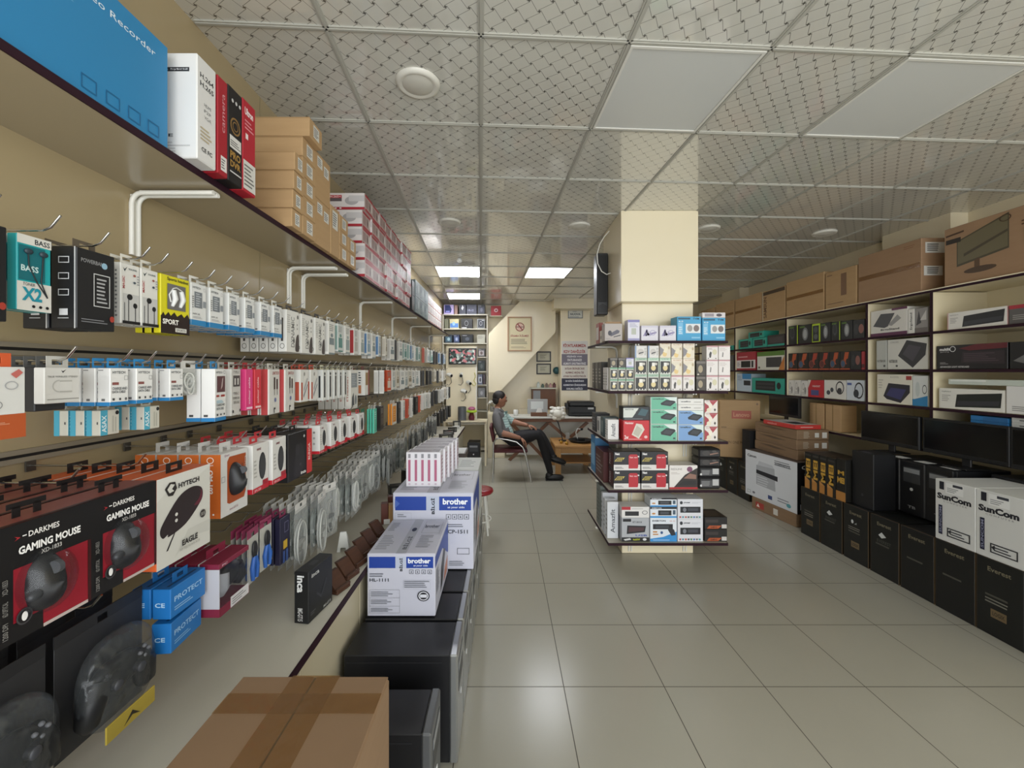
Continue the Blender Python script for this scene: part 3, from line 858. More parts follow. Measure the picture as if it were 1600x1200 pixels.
def gaming_box():
    w, d, h = .15, .072, .192
    p = PB()
    rd, bk = '#8c1727', '#131214'
    p.box(-w / 2, .001, 0, w / 2, d, h, '#7d3a33', .002)
    # black printed front with an open window, red inside
    for a, b, c, e in ((0, .62, 1, 1), (0, 0, .16, .62), (.16, 0, .45, .16)):
        p.dec(w, d, h, [('F', 'r', a, b, c, e, bk)])
    p.dec(w, d, h, [('F', 'r', .16, .16, .96, .62, rd), ('F', 'r', .45, .03, .96, .16, rd), ('F', 'r', .96, 0, 1, .62, '#3a1014'), ('F', 'r', .45, 0, .96, .03, '#b9aaa4'),
                    ('F', 't', .3, .86, .62, .91, '#e6e3de', 'DARKMES', 1), ('F', 'r', .24, .88, .28, .89, '#e6e3de'), ('F', 'p', [(.16, .86), (.22, .88), (.16, .9), (.19, .88)], '#a32a30'), ('F', 't', .2, .73, .86, .8, '#f0eeea', 'GAMING MOUSE', 2), ('F', 't', .42, .67, .64, .71, '#d0cdc8', 'XD-1833', 1),
                    ('F', 't', .05, .44, .10, .56, '#8e8c88', 'XD-1833', 0, 90), ('F', 't', .05, .26, .10, .38, '#8e8c88', '6D OPTICAL', 0, 90), ('F', 't', .05, .06, .10, .2, '#8e8c88', '1200 DPI', 0, 90), ('F', 'e', .17, .12, .33, .26, '#1a191b'), ('F', 'c', .17, .12, .33, .26, '#3d3b3d'), ('F', 'e', .22, .15, .28, .23, '#eceae6'),
                    ('L', 'r', .0, 0, 1, 1, '#3b1214'), ('T', 'r', 0, 0, 1, 1, '#7b4038'), ('T', 'r', 0, 0, 1, .12, '#2b1516')])
    mo = mouse_body('#17171a', .098, .066, .034, TM)
    mo.ell((-.034, -.016, .068), (.012, .008, .009), '#2e3034', 12, 8)
    bl = PB()
    bl.ell((-.006, -.002, .082), (.044, .039, .056), SHELL, 20, 12)
    tab = carton('tab', .08, .0014, .004, '#201c1c', (), 0, '#201c1c')
    tb = PB()
    for a in (-.016, .016):
        tb.box(a - .006, d / 2, h, a + .006, d / 2 + .0015, h + .02, '#191718')
    tb.box(-.03, d / 2, h + .016, .03, d / 2 + .0015, h + .026, '#191718')
    me, ta = p.mesh('carton'), tb.mesh('hang_tab')
    return ('mouse_box', [('carton', me, ()), ('mouse', mo.mesh('mouse'), ()), ('blister', bl.mesh('blister'), ()), ('hang_tab', ta, ())], h, d), ('mouse_box', [('carton', me, ()), ('hang_tab', ta, ())], h, d)
GM, GMB = gaming_box()
hang(2, .572, GM, 'black and red gaming mouse box', 'mouse box', 4, -.80, GMB)
hang(2, .722, GM, 'black and red gaming mouse box', 'mouse box', 4, -.80, GMB)
hang(2, .872, GM, 'black and red gaming mouse box', 'mouse box', 4, -.80, GMB)
HYT = pack('mouse_box', .172, .055, .212, '#c85a28', [('F', 'r', 0, 0, 1, 1, '#c9c7be'), ('F', 'p', [(0, .75), (.3, .9), (.6, .85), (1, .98), (1, 1), (0, 1)], '#d0cec6'), ('F', 'p', [(.3, .05), (.6, .2), (1, .15), (1, .3), (.55, .3)], '#bfbdb4'),
           ('F', 'p', [(.05, .4), (.1, .5), (.36, .72), (.6, .79), (.8, .75), (.84, .64), (.76, .54), (.5, .38), (.2, .32), (.18, .35), (.1, .33)], '#2b2223', 1), ('F', 'p', [(.66, .56), (.76, .62), (.8, .7), (.74, .74), (.82, .7), (.82, .62), (.76, .55)], '#5e2432', 1), ('F', 'p', [(.28, .33), (.31, .34), (.18, .17), (.15, .17)], '#241d1e'), ('F', 'e', .3, .45, .35, .49, '#cfccc4'), ('F', 'e', .3, .52, .35, .56, '#cfccc4'),
           ('F', 't', .36, .83, .76, .89, '#2a2624', 'HYTECH', 2), ('F', 'p', [(.12, .87), (.2, .93), (.3, .92), (.33, .84), (.26, .77), (.18, .78)], '#2a2624'), ('F', 'p', [(.16, .86), (.22, .91), (.29, .89), (.24, .85), (.28, .82), (.2, .81)], '#c9c7be'), ('F', 'e', .77, .36, .89, .46, '#3a3432'), ('F', 't', .79, .39, .87, .43, '#c9c7be', 'X15', 0), ('F', 't', .42, .14, .72, .21, '#2a2624', 'EAGLE', 2), ('F', 't', .38, .09, .76, .12, '#8a8780', 'HYTECH HY-X15', 0)], '#1a1818')
hang(2, 1.034, HYT, 'white and orange box picturing a dark mouse', 'mouse box', 5, -.80)
def om102():
    w, d, h = .128, .06, .192
    p = PB()
    p.box(-w / 2, .001, 0, w / 2, d, h, '#d2d0cb', .002)
    p.dec(w, d, h, [('F', 'r', 0, 0, 1, 1, '#cfcdc9'), ('F', 'p', [(.22, .2), (.3, .17), (.86, .18), (.93, .28), (.93, .92), (.3, .93), (.22, .86)], '#a24a1d'), ('F', 't', .12, .94, .3, .98, '#8a4a6a', 'Qmart'), ('F', 'o', .02, .55, .14, .64, '#8c8c90', .1), ('F', 't', .3, .06, .62, .1, '#9a5a6a', 'Qmart QM-102', 0), ('F', 'o', .88, .62, .97, .74, '#d8d6d2', .1), ('F', 'o', .88, .76, .97, .86, '#d8d6d2', .1),
                    ('L', 'r', 0, 0, 1, 1, '#c8682a'), ('L', 'c', .3, .86, .66, .96, '#f1ede6'), ('L', 't', .34, .82, .64, .85, '#f1ede6', 'Qmart', 1), ('L', 't', .36, .38, .62, .76, '#f3efe8', 'QM-102', 2, -90), ('L', 'e', .3, .05, .4, .08, '#f1ede6'), ('L', 'e', .6, .05, .7, .08, '#f1ede6')])
    mo = mouse_body('#1d1d20', .105, .06, .036, Matrix.Translation((-.002, .0, .105)) @ Matrix.Rotation(math.radians(90), 4, 'X'))
    tb = PB()
    tb.box(-.025, d / 2, h, -.011, d / 2 + .0014, h + .02, '#c8c6c2')
    tb.box(.011, d / 2, h, .025, d / 2 + .0014, h + .02, '#c8c6c2')
    tb.box(-.025, d / 2, h + .016, .025, d / 2 + .0014, h + .028, '#c8c6c2')
    return ('mouse_box', [('carton', p.mesh('carton'), ()), ('mouse', mo.mesh('mouse'), ()), ('hang_tab', tb.mesh('hang_tab'), ())], h, d)
OM = om102()
hang(2, 1.30, OM, 'orange and white mouse box with a window', 'mouse box', 4, -.85, (OM[0], [OM[1][0], OM[1][2]], OM[2], OM[3]))
def wmouse(w, h, s):
    d = .05
    return pack('mouse_box', w, d, h, '#dddbd6', [('F', 'e', .38, .22, .82, .8, '#2b2c2e'), ('F', 'e', .42, .27, .78, .76, '#3a3c3e'), ('F', 't', .25, .86, .5, .92, '#7d2f38', 'everest'), ('FLR', 'r', 0, 0, 1, .1, '#c3222f'), ('F', 't', .1, .02, .5, .07, '#f2dcdc', 'SM-300', 0), ('F', 'r', .6, .1, .95, .2, '#a8202c'), ('F', 'l', .06, .3, .26, .7, '#b5b3ad', 5), ('L', 'e', .4, .72, .6, .8, '#8d8b87'), ('L', 'e', .4, .52, .6, .6, '#a9a7a3'), ('L', 'e', .4, .32, .6, .4, '#a9a7a3')], '#c3323a')
WM, WM2 = wmouse(.105, .165, 1), wmouse(.09, .13, 2)
hang(2, 1.44, WM, 'white wireless mouse box with red foot', 'mouse box', 4, -.85, tilt=.06)
hang(2, 1.56, WM, 'white wireless mouse box with red foot', 'mouse box', 4, -.85, tilt=.06)
INC = pack('mouse_box', .20, .07, .19, '#151416', [('F', 'p', [(.2, .12), (.3, .6), (.5, .75), (.66, .5), (.6, .15), (.4, .05)], '#232225', 1), ('F', 'e', .28, .5, .45, .75, '#2c2b2f'), ('F', 'r', .76, 0, 1, 1, '#c9302f'), ('F', 't', .5, .05, .72, .12, '#e8e6e2', 'inca', 2), ('F', 't', .82, .3, .92, .68, '#ecd8d4', 'RUNGA', 1, 90), ('F', 'p', [(.6, .88), (.64, .92), (.68, .88), (.64, .84)], '#c9c7c4'), ('F', 'e', .45, .25, .52, .32, '#3f3e44')], '#1b1b1b')
hang(2, 1.722, INC, 'black mouse box with a broad red band', 'mouse box', 3, -.85)
for k, y in enumerate((1.94, 2.07, 2.19, 2.33)):
    hang(2, y, WM2, 'small white mouse box with red foot', 'mouse box', 4, -.85, tilt=(.06, 0, 0, -.05)[k])
hang(2, 2.46, WM2, 'small white mouse box with red foot', 'mouse box', 2, -.85)
gr = PB()
gr.ell((0, .012, .05), (.045, .012, .05), '#1f3f35', 18, 10)
gr.box(-.03, .01, .09, .03, .0115, .115, '#1f6a4c')
gr.ell((0, .006, .05), (.03, .01, .034), '#55655e', 16, 8)
GREEN = ('headphone_pack', [('headphone_pack', gr.mesh('headphone_pack'), ())], .1, .024)
hang(2, 2.60, GREEN, 'round dark green blister pack', 'headphone pack', 2, -.88)
TEALC = pack('phone_case_card', .085, .012, .16, '#4fc0a4', [('F', 'r', 0, 0, .12, 1, '#d9efe8'), ('F', 'l', .2, .55, .8, .9, '#b6e6da', 4), ('F', 'r', .1, 0, 1, .05, '#8ad6c2')], '#d7d5cf')
ORC = pack('phone_case_card', .13, .014, .16, '#e08a1e', [('F', 'o', .0, 0, 1, 1, '#dcd8cd', .14), ('F', 'l', .3, .2, .75, .75, '#f0c27a', 5)], '#d7d5cf')
hang(2, 2.76, TEALC, 'mint green accessory card', 'accessory card', 3, -.86, tilt=.1)
hang(2, 2.98, FAR[4], FD[4], 'accessory box', 2, -.88)
hang(2, 3.2, ORC, 'orange card with a white border', 'accessory card', 2, -.85)
y, rr = 3.4, random.Random(6)
while y < 6.7:
    i = rr.choice((0, 1, 6, 0, 4)) if y < 4.9 else rr.choice((4, 7, 4, 5, 1))
    hang(2, y, FAR[i], FD[i], 'accessory box', rr.choice((1, 2, 2)), -.86, None, rr.uniform(-.12, .12))
    y += rr.uniform(.14, .2) if y < 4.5 else rr.uniform(.22, .3)

# --- lowest row: blister packs, tools, bags of cable
def gamepad_shell():
    b = PB()
    b.ell((0, .035, .12), (.06, .02, .035), '#17181a', 18, 10, e=.8)
    for s_ in (-1, 1):
        b.tube([(s_ * .045, .034, .13), (s_ * .06, .03, .10), (s_ * .068, .032, .06), (s_ * .062, .038, .045)], [.024, .026, .021, .012], '#17181a', 12)
        b.cyl((s_ * .028, .02, .112), (s_ * .028, .004, .112), .011, '#2b2c2f', .009, 14)
        b.ell((s_ * .028, .004, .112), (.011, .005, .011), '#3a3b3f', 12, 6)
    for k in range(4):
        a = k * R90
        b.ell((.045 + .011 * math.cos(a), .012, .138 + .011 * math.sin(a)), (.0045, .005, .0045), '#77787c', 8, 6)
    b.box(-.052, .012, .134, -.034, .018, .140, '#3c3d40', .002)
    b.box(-.046, .012, .128, -.040, .018, .146, '#3c3d40', .002)
    p = PB()
    p.ell((0, .032, .115), (.088, .030, .1), SHELL2, 24, 14, e=.8)
    c = PB()
    c.box(-.1, .066, 0, .1, .068, .235, '#2a2a2c', .001)
    c.dec(.2, .066, .235, [])
    y = PB()
    y.box(-.06, .0, .008, .06, .004, .045, '#b09a3a', .001)
    y.prism([(-.02, -.0006, .015), (.0, -.0006, .035), (.02, -.0006, .015), (0, -.0006, .025)], (0, .0004, 0), '#2a2418')
    t = PB()
    for a, b_, z0, z1 in ((-.1, -.012, .235, .25), (.012, .1, .235, .25), (-.1, .1, .25, .26)):
        t.box(a, .066, z0, b_, .068, z1, '#222224')
    return ('gamepad_pack', [('backing_card', c.mesh('backing_card'), ()), ('gamepad', b.mesh('gamepad'), ()), ('blister', p.mesh('blister'), ()), ('sticker', y.mesh('sticker'), ()), ('hang_tab', t.mesh('hang_tab'), ())], .235, .07)
GP = gamepad_shell()
for y in (.50, .705, .92):
    hang(3, y, GP, 'black gamepad in a crinkled clear blister', 'gamepad pack', 3, -.83, (GP[0], [GP[1][0], GP[1][4]], GP[2], .068), drop=.012)
BLUEB = pack('mouse_box', .12, .045, .075, '#1d6fb5', [('F', 't', .1, .5, .9, .68, '#9fc6e6', 'PROTECT', 1), ('F', 'l', .1, .2, .7, .36, '#8ab6dc', 2), ('T', 'r', .1, .3, .9, .45, '#123f66'), ('L', 't', .15, .4, .7, .55, '#b7d6ec', 'CE', 1)], '#1a5f9c')
hang(3, 1.085, BLUEB, 'bright blue box', 'mouse box', 2, -.83)
hang(3, 1.085, BLUEB, 'lower bright blue box', 'mouse box', 1, -.835, hk=False, drop=.085, tilt=.1)
def ctrl_box():
    w, d, h = .135, .06, .15
    p = PB()
    f = '#7c2038'
    p.box(-w / 2, d - .004, 0, w / 2, d, h, '#c9c7c9')
    p.box(-w / 2, 0, 0, w / 2, d - .004, h * .16, f, .001)
    p.box(-w / 2, 0, h * .9, w / 2, d - .004, h, f, .001)
    p.box(-w / 2, 0, h * .16, -w / 2 + .002, d - .004, h * .9, '#bdbbbf')
    p.dec(w, d, h, [('F', 'r', .02, .0, 1, .15, f), ('F', 'r', .35, .01, .98, .22, '#d6d4d6'), ('F', 'l', .4, .04, .92, .18, '#7c7a7c', 3), ('F', 't', .08, .93, .25, .97, '#d9b9c2', 'PC', 1)])
    b = PB()
    b.ell((.02, .03, .085), (.045, .02, .035), '#1c1c1f', 16, 10)
    b.tube([(.05, .03, .1), (.058, .026, .06), (.05, .03, .04)], [.02, .022, .012], '#1c1c1f', 10)
    b.tube([(-.015, .03, .1), (-.025, .026, .06), (-.02, .03, .04)], [.02, .022, .012], '#b9bcc4', 10)
    wd = PB().box(-w / 2 + .002, .0005, h * .16, w / 2, .001, h * .9, WINDOW)
    t = carton('x', .05, .001, .001, f, (), 0)
    tb = PB()
    for a, c, z0, z1 in ((-.04, -.012, h, h + .014), (.012, .04, h, h + .014), (-.04, .04, h + .0145, h + .026)):
        tb.box(a, d - .004, z0, c, d - .003, z1, f)
    return ('gamepad_box', [('carton', p.mesh('carton'), ()), ('gamepad', b.mesh('gamepad'), ()), ('window', wd.mesh('window'), ()), ('hang_tab', tb.mesh('hang_tab'), ())], h, d)
hang(3, 1.225, ctrl_box(), 'maroon gamepad box with a clear window', 'gamepad box', 3, -.80)
def pliers():
    c = PB()
    c.box(-.035, .008, 0, .035, .0095, .15, '#b9b8b0', .0005)
    c.box(-.035, .008, .15, -.011, .0095, .17, '#8c3352')
    c.box(.011, .008, .15, .035, .0095, .17, '#8c3352')
    c.box(-.035, .008, .165, .035, .0095, .178, '#8c3352')
    b = PB()
    b.tube([(-.012, .002, .01), (-.016, .002, .05), (-.004, .002, .085)], [.006, .008, .006], '#2d5fae', 8)
    b.tube([(.012, .002, .01), (.016, .002, .05), (.004, .002, .085)], [.006, .008, .006], '#2d5fae', 8)
    b.ell((0, .002, .105), (.016, .006, .03), '#212225', 12, 8)
    b.box(.016, .0, .02, .026, .004, .06, '#c7b22e', .001)
    return ('pliers_pack', [('backing_card', c.mesh('backing_card'), ()), ('pliers', b.mesh('pliers'), ())], .15, .012)
PLI = pliers()
hang(3, 1.36, PLI, 'blue handled pliers on a white card', 'tool pack', 4, -.82, tilt=.1)
hang(3, 1.45, PLI, 'blue handled pliers on a white card', 'tool pack', 4, -.83)
NAVY = pack('tool_pack', .07, .02, .17, '#1c1a33', [('F', 'r', .3, .3, .7, .48, '#c9a42a'), ('F', 'o', .4, .65, .8, .88, '#6b6a86', .1), ('F', 'r', .25, 0, .45, .26, '#38538f'), ('F', 'r', .55, 0, .75, .26, '#38538f')], '#7c2c4c')
hang(3, 1.545, NAVY, 'dark navy tool pack with a yellow sticker', 'tool pack', 3, -.82)
y, rr = 1.65, random.Random(21)
while y < 4.9:
    i = rr.choice((0, 1, 3, 4, 0, 1)) if y < 3.3 else rr.choice((2, 2, 0, 3))
    hang(3, y, BAGS[i], BD[i], 'cable bag', 5 if y < 3.2 else 3, -.80 + rr.uniform(-.02, .03), BAGS[rr.randrange(5) if y < 3.3 else 2], rr.uniform(-.22, .22), bdesc='clear bag of coiled cable')
    y += rr.uniform(.118, .135) if y < 3.3 else rr.uniform(.15, .2)
while y < 6.7:
    hang(3, y, FAR[4], FD[4], 'accessory box', 2, -.84, None, rr.uniform(-.25, .25))
    y += rr.uniform(.22, .32)
# ------------------------------------------------------------------ goods on the high shelf
ZS = SZ + .0015
nvr = carton('recorder_box', .70, .25, .288, '#2c7fb0', [('F', 't', .44, .79, .935, .845, '#dfe9ee', 'Network Video Recorder', 0), ('F', 'p', [(.0, .66), (.62, .66), (.64, .65), (0, .65)], '#8fc0da'), ('F', 't', .34, .3, .40, .36, '#1d5f8a', 'CE', 1),
         ('F', 'o', .66, .06, .71, .17, '#1f628e', .09), ('F', 'o', .74, .06, .79, .17, '#1f628e', .09), ('F', 'o', .82, .06, .87, .17, '#1f628e', .09), ('F', 'o', .90, .06, .95, .17, '#1f628e', .09), ('F', 'l', .05, .42, .5, .56, '#276f9c', 3)], .006)
put(nvr, (-.925, .788, ZS), R90, 'big blue recorder carton lying along the high shelf', 'box')
hdvr = carton('recorder_box', .078, .27, .30, '#dcdad6', [('F', 't', .15, .80, .85, .85, '#3a3a3c', 'H.264'), ('F', 't', .15, .72, .85, .77, '#3a3a3c', 'H.265'), ('F', 't', .35, .55, .7, .58, '#777777', 'HDMI', 0), ('F', 't', .35, .49, .7, .52, '#777777', 'P2P', 0), ('F', 't', .35, .43, .7, .46, '#777777', 'VGA', 0), ('F', 'l', .15, .2, .8, .34, '#b9a98a', 4), ('F', 't', .2, .1, .75, .14, '#333333', 'CE FC', 1),
         ('L', 'r', .48, .82, .92, .86, '#333335'), ('L', 't', .52, .83, .9, .85, '#e8e8e8', 'digital, hybrid', 0), ('L', 't', .62, .2, .75, .23, '#333333', 'CE', 1), ('L', 'l', .4, .05, .95, .16, '#bdbbb8', 4)], .003)
put(hdvr, (-.872, 1.209, ZS), R90, 'white recorder carton upright beside the blue carton', 'box')
red1 = carton('camera_box', .045, .24, .30, '#a31f2b', [('F', 'r', .3, .05, .9, .2, '#ddd9d4'), ('F', 'l', .35, .07, .8, .18, '#555555', 4), ('F', 't', .45, .45, .7, .85, '#d99aa0', 'camera', 0, 90)])
blk1 = carton('camera_box', .07, .24, .305, '#191517', [('F', 'c', .15, .52, .85, .7, '#8f6c3a'), ('F', 'c', .3, .56, .7, .66, '#8f6c3a'), ('F', 'r', .1, .36, .9, .49, '#d9d6d0'), ('F', 'l', .15, .38, .85, .45, '#555555', 3), ('F', 't', .12, .25, .85, .33, '#a8813f', 'PRO', 2), ('F', 't', .12, .16, .85, .23, '#a8813f', 'DVR', 2), ('F', 'r', .1, .1, .9, .115, '#cfcdca'), ('F', 'e', .2, .84, .35, .88, '#c9c7c4'), ('F', 'e', .45, .84, .6, .88, '#c9c7c4'), ('F', 'e', .7, .84, .85, .88, '#c9c7c4')])
red2 = carton('camera_box', .07, .24, .31, '#b02230', [('F', 't', .15, .84, .8, .92, '#f0e6e4', 'Ultron', 2), ('F', 'l', .15, .68, .85, .8, '#d88a90', 3), ('F', 'r', .2, .58, .4, .64, '#eadad8'), ('F', 'r', .03, .03, .97, .34, '#d6d3cc'), ('F', 'l', .1, .06, .9, .31, '#6c6a66', 6)])
put(red1, (-.872, 1.277, ZS), R90, 'thin red camera box beside the white recorder carton', 'box')
put(blk1, (-.872, 1.337, ZS), R90, 'black and gold camera box between two red ones', 'box')
put(red2, (-.872, 1.410, ZS), R90, 'red camera box with a large white info panel, beside cardboard stacks', 'box')
lab = [('F', 'r', .3, .2, .75, .85, '#d6d4cc'), ('F', 'l', .35, .28, .7, .78, '#4d4d4d', 5)]
cA = carton('cardboard_box', .085, .30, .0775, CARD2, lab + [('L', 'r', .0, .93, 1, .95, '#8e6f45')], .002)
cB = carton('cardboard_box', .125, .30, .0845, CARD2, lab + [('L', 'r', .0, .93, 1, .95, '#8e6f45')], .002)
cC = carton('cardboard_box', .165, .26, .22, CARD2, [('F', 'r', .12, .7, .45, .93, '#d6d4cc'), ('F', 'l', .15, .73, .42, .9, '#4d4d4d', 4), ('F', 'r', .55, .62, .88, .85, '#d6d4cc'), ('F', 'l', .58, .65, .85, .82, '#4d4d4d', 4)], .002)
cD = carton('cardboard_box', .11, .26, .255, CARD2, [('F', 'r', .2, .55, .8, .92, '#d6d4cc'), ('F', 'l', .25, .6, .75, .88, '#4d4d4d', 6)], .002)
cE = carton('cardboard_box', .12, .26, .082, CARD2, lab, .002)
for k in range(4):
    put(cA, (-.885 + .004 * k, 1.762, ZS + k * .079), R90, 'small cardboard carton, %s from the shelf in the narrow stack beside the red box' % nth(k + 1), 'carton', 'cartons on the high shelf')
for k in range(6):
    put(cB, (-.885 + (.03 if k == 5 else .0), 1.874, ZS + k * .086), R90, 'small cardboard carton, %s from the shelf in the tallest stack' % nth(k + 1), 'carton', 'cartons on the high shelf')
for k in range(2):
    put(cC, (-.89, 2.028, ZS + k * .222), R90, 'tall cardboard carton with two labels, %s of its pair' % ('lower', 'upper')[k], 'carton', 'cartons on the high shelf')
put(cD, (-.89, 2.172, ZS), R90, 'upright cardboard carton beside the pair with two labels', 'carton', 'cartons on the high shelf')
for j in range(2):
    for k in range(3 - j):
        put(cE, (-.89, 2.292 + .125 * j, ZS + k * .083), R90, 'little cardboard carton, %s from the shelf in the %s low stack before the red cameras' % (nth(k + 1), ('first', 'second')[j]), 'carton', 'cartons on the high shelf')
cam_box = carton('camera_box', .162, .25, .1055, '#c9b7b2', [('FL', 'r', 0, 0, 1, .16, '#a8303a'), ('F', 'r', 0, .86, 1, 1, '#a8303a'), ('F', 'r', .04, .2, .96, .82, '#b8a39d'), ('F', 'l', .08, .25, .5, .78, '#7d5a58', 6), ('F', 'r', .55, .25, .72, .75, '#8d7672'), ('F', 'r', .76, .25, .93, .75, '#d8cfc9'), ('F', 'e', .58, .35, .7, .6, '#5f4a48'), ('F', 'r', 0, 0, .05, 1, '#dccfca'),
            ('L', 'r', 0, .16, 1, 1, '#dcd5d2'), ('L', 'r', .1, .5, .42, .88, '#5e5558'), ('L', 'r', .1, .7, .42, .88, '#b02834'), ('L', 't', .12, .73, .40, .85, '#f0dada', 'H.265+', 1), ('L', 'e', .5, .28, .85, .8, '#aaa6a6'), ('L', 'r', .6, .5, 1, .85, '#c3bfbe'), ('L', 'e', .12, .04, .18, .12, '#efe0e0'), ('L', 'e', .24, .04, .3, .12, '#efe0e0'), ('L', 'e', .36, .04, .42, .12, '#efe0e0')], .0015)
rr = random.Random(2)
for c in range(8):
    for k in range(5):
        put(cam_box, (-.90 + rr.uniform(-.008, .012), 2.715 + c * .166, ZS + k * .107), R90, 'red and white camera box, column %s from the doorway, %s from the shelf' % (nth(c + 1), nth(k + 1)), 'camera box', 'red and white camera boxes on the high shelf')
dk = carton('black_box', .12, .22, .145, '#232322', [('F', 'l', .2, .3, .8, .7, '#55534f', 3)])
for k in range(2):
    put(dk, (-.90, 4.10, ZS + k * .147), R90, 'black carton, %s of two, after the red camera boxes' % ('lower', 'upper')[k], 'box', 'black cartons on the high shelf')
gbx = carton('router_box', .22, .24, .165, '#7d8a8c', [('F', 'r', .05, .1, .45, .9, '#5f6f74'), ('F', 'e', .52, .3, .85, .8, '#a5b0b0'), ('F', 'l', .1, .2, .4, .5, '#9aa6a8', 3), ('F', 'r', .94, 0, 1, 1, '#c9cdcb')])
for c in range(3):
    for k in range(2):
        put(gbx, (-.90, 4.31 + .235 * c, ZS + k * .167), R90, 'grey blue router box, %s of the %s pair after the black cartons' % (('lower', 'upper')[k], nth(c + 1)), 'box', 'grey blue boxes on the high shelf')
wbx = carton('adapter_box', .16, .22, .1, '#d6d0c9', [('F', 'r', .1, .2, .6, .8, '#b9aeb0'), ('F', 'l', .65, .2, .92, .8, '#9a8f8f', 4), ('F', 'r', 0, 0, 1, .1, '#a8625f')])
for c in range(6):
    for k in range(3):
        put(wbx, (-.905, 5.02 + .18 * c, ZS + k * .102), R90, 'pale adapter box, column %s at the far end of the high shelf, %s up' % (nth(c + 1), nth(k + 1)), 'box', 'pale boxes on the high shelf')

# ------------------------------------------------------------------ tower computers and printers in the aisle
SILV = mat('#a9abac', .3, .8)
def tower(w, d, h, front, name='computer_tower'):
    b = PB()
    b.box(-w / 2, .02, .012, w / 2, d, h, noisy('black_case_steel', '#141416', '#1a1a1d', 8, .42), .003)
    b.box(-w / 2 - .001, .05, h - .03, -w / 2, d - .01, h - .028, '#2c2c2e')
    f = PB()
    f.box(-w / 2 - .004, -.012, .012, w / 2 + .004, .02, h + .004, front, .006)
    f.dec(w + .008, .03, h, [])
    fp = PB()
    fp.box(-w * .35, -.0135, h * .62, w * .35, -.012, h * .9, '#3c3d3f')
    fp.box(-w * .33, -.0145, h * .8, w * .33, -.0135, h * .88, '#8d8f90')
    fp.cyl((0, -.0135, h * .5), (0, -.0155, h * .5), .012, '#d8d8d6', n=16)
    parts = [('case', b.mesh('case'), ()), ('front_panel', f.mesh('front_panel'), [('drive_bays', fp.mesh('drive_bays'))])]
    ft = PB()
    ft.cyl((0, 0, 0), (0, 0, .012), .014, '#8c8c8a', n=14)
    fm = ft.mesh('foot')
    return name, parts, fm
def put_tower(tw, loc, rz, label, w, d, group):
    o = put((tw[0], tw[1]), loc, rz, label, 'computer', group)
    for x, y in ((-w / 2 + .03, .05), (w / 2 - .03, .05), (-w / 2 + .03, d - .05), (w / 2 - .03, d - .05)):
        link('foot', tw[2], o, (x, y, 0))
    return o
GA = 'towers lined up in the aisle'
T0 = tower(.19, .33, .40, mat('#6a6c6e', .35, .5))
T1 = tower(.22, .44, .44, SILV)
put_tower(T0, (-.245, 1.42, 0), R90, 'small black tower computer closest to the doorway, behind the taped carton', .19, .33, GA)
for k, y in enumerate((1.745, 1.985, 2.225, 2.465, 2.705)):
    put_tower(T1, (-.195 + .002 * k, y, 0), R90, ('black tower with silver front, half bare top, nearest full-size one', 'black tower with silver front under the smaller white printer box', 'black tower with silver front behind the smaller white printer box', 'black tower with silver front under the bigger white printer box', 'black tower with silver front at the deep end of the row')[k], .22, .44, GA)
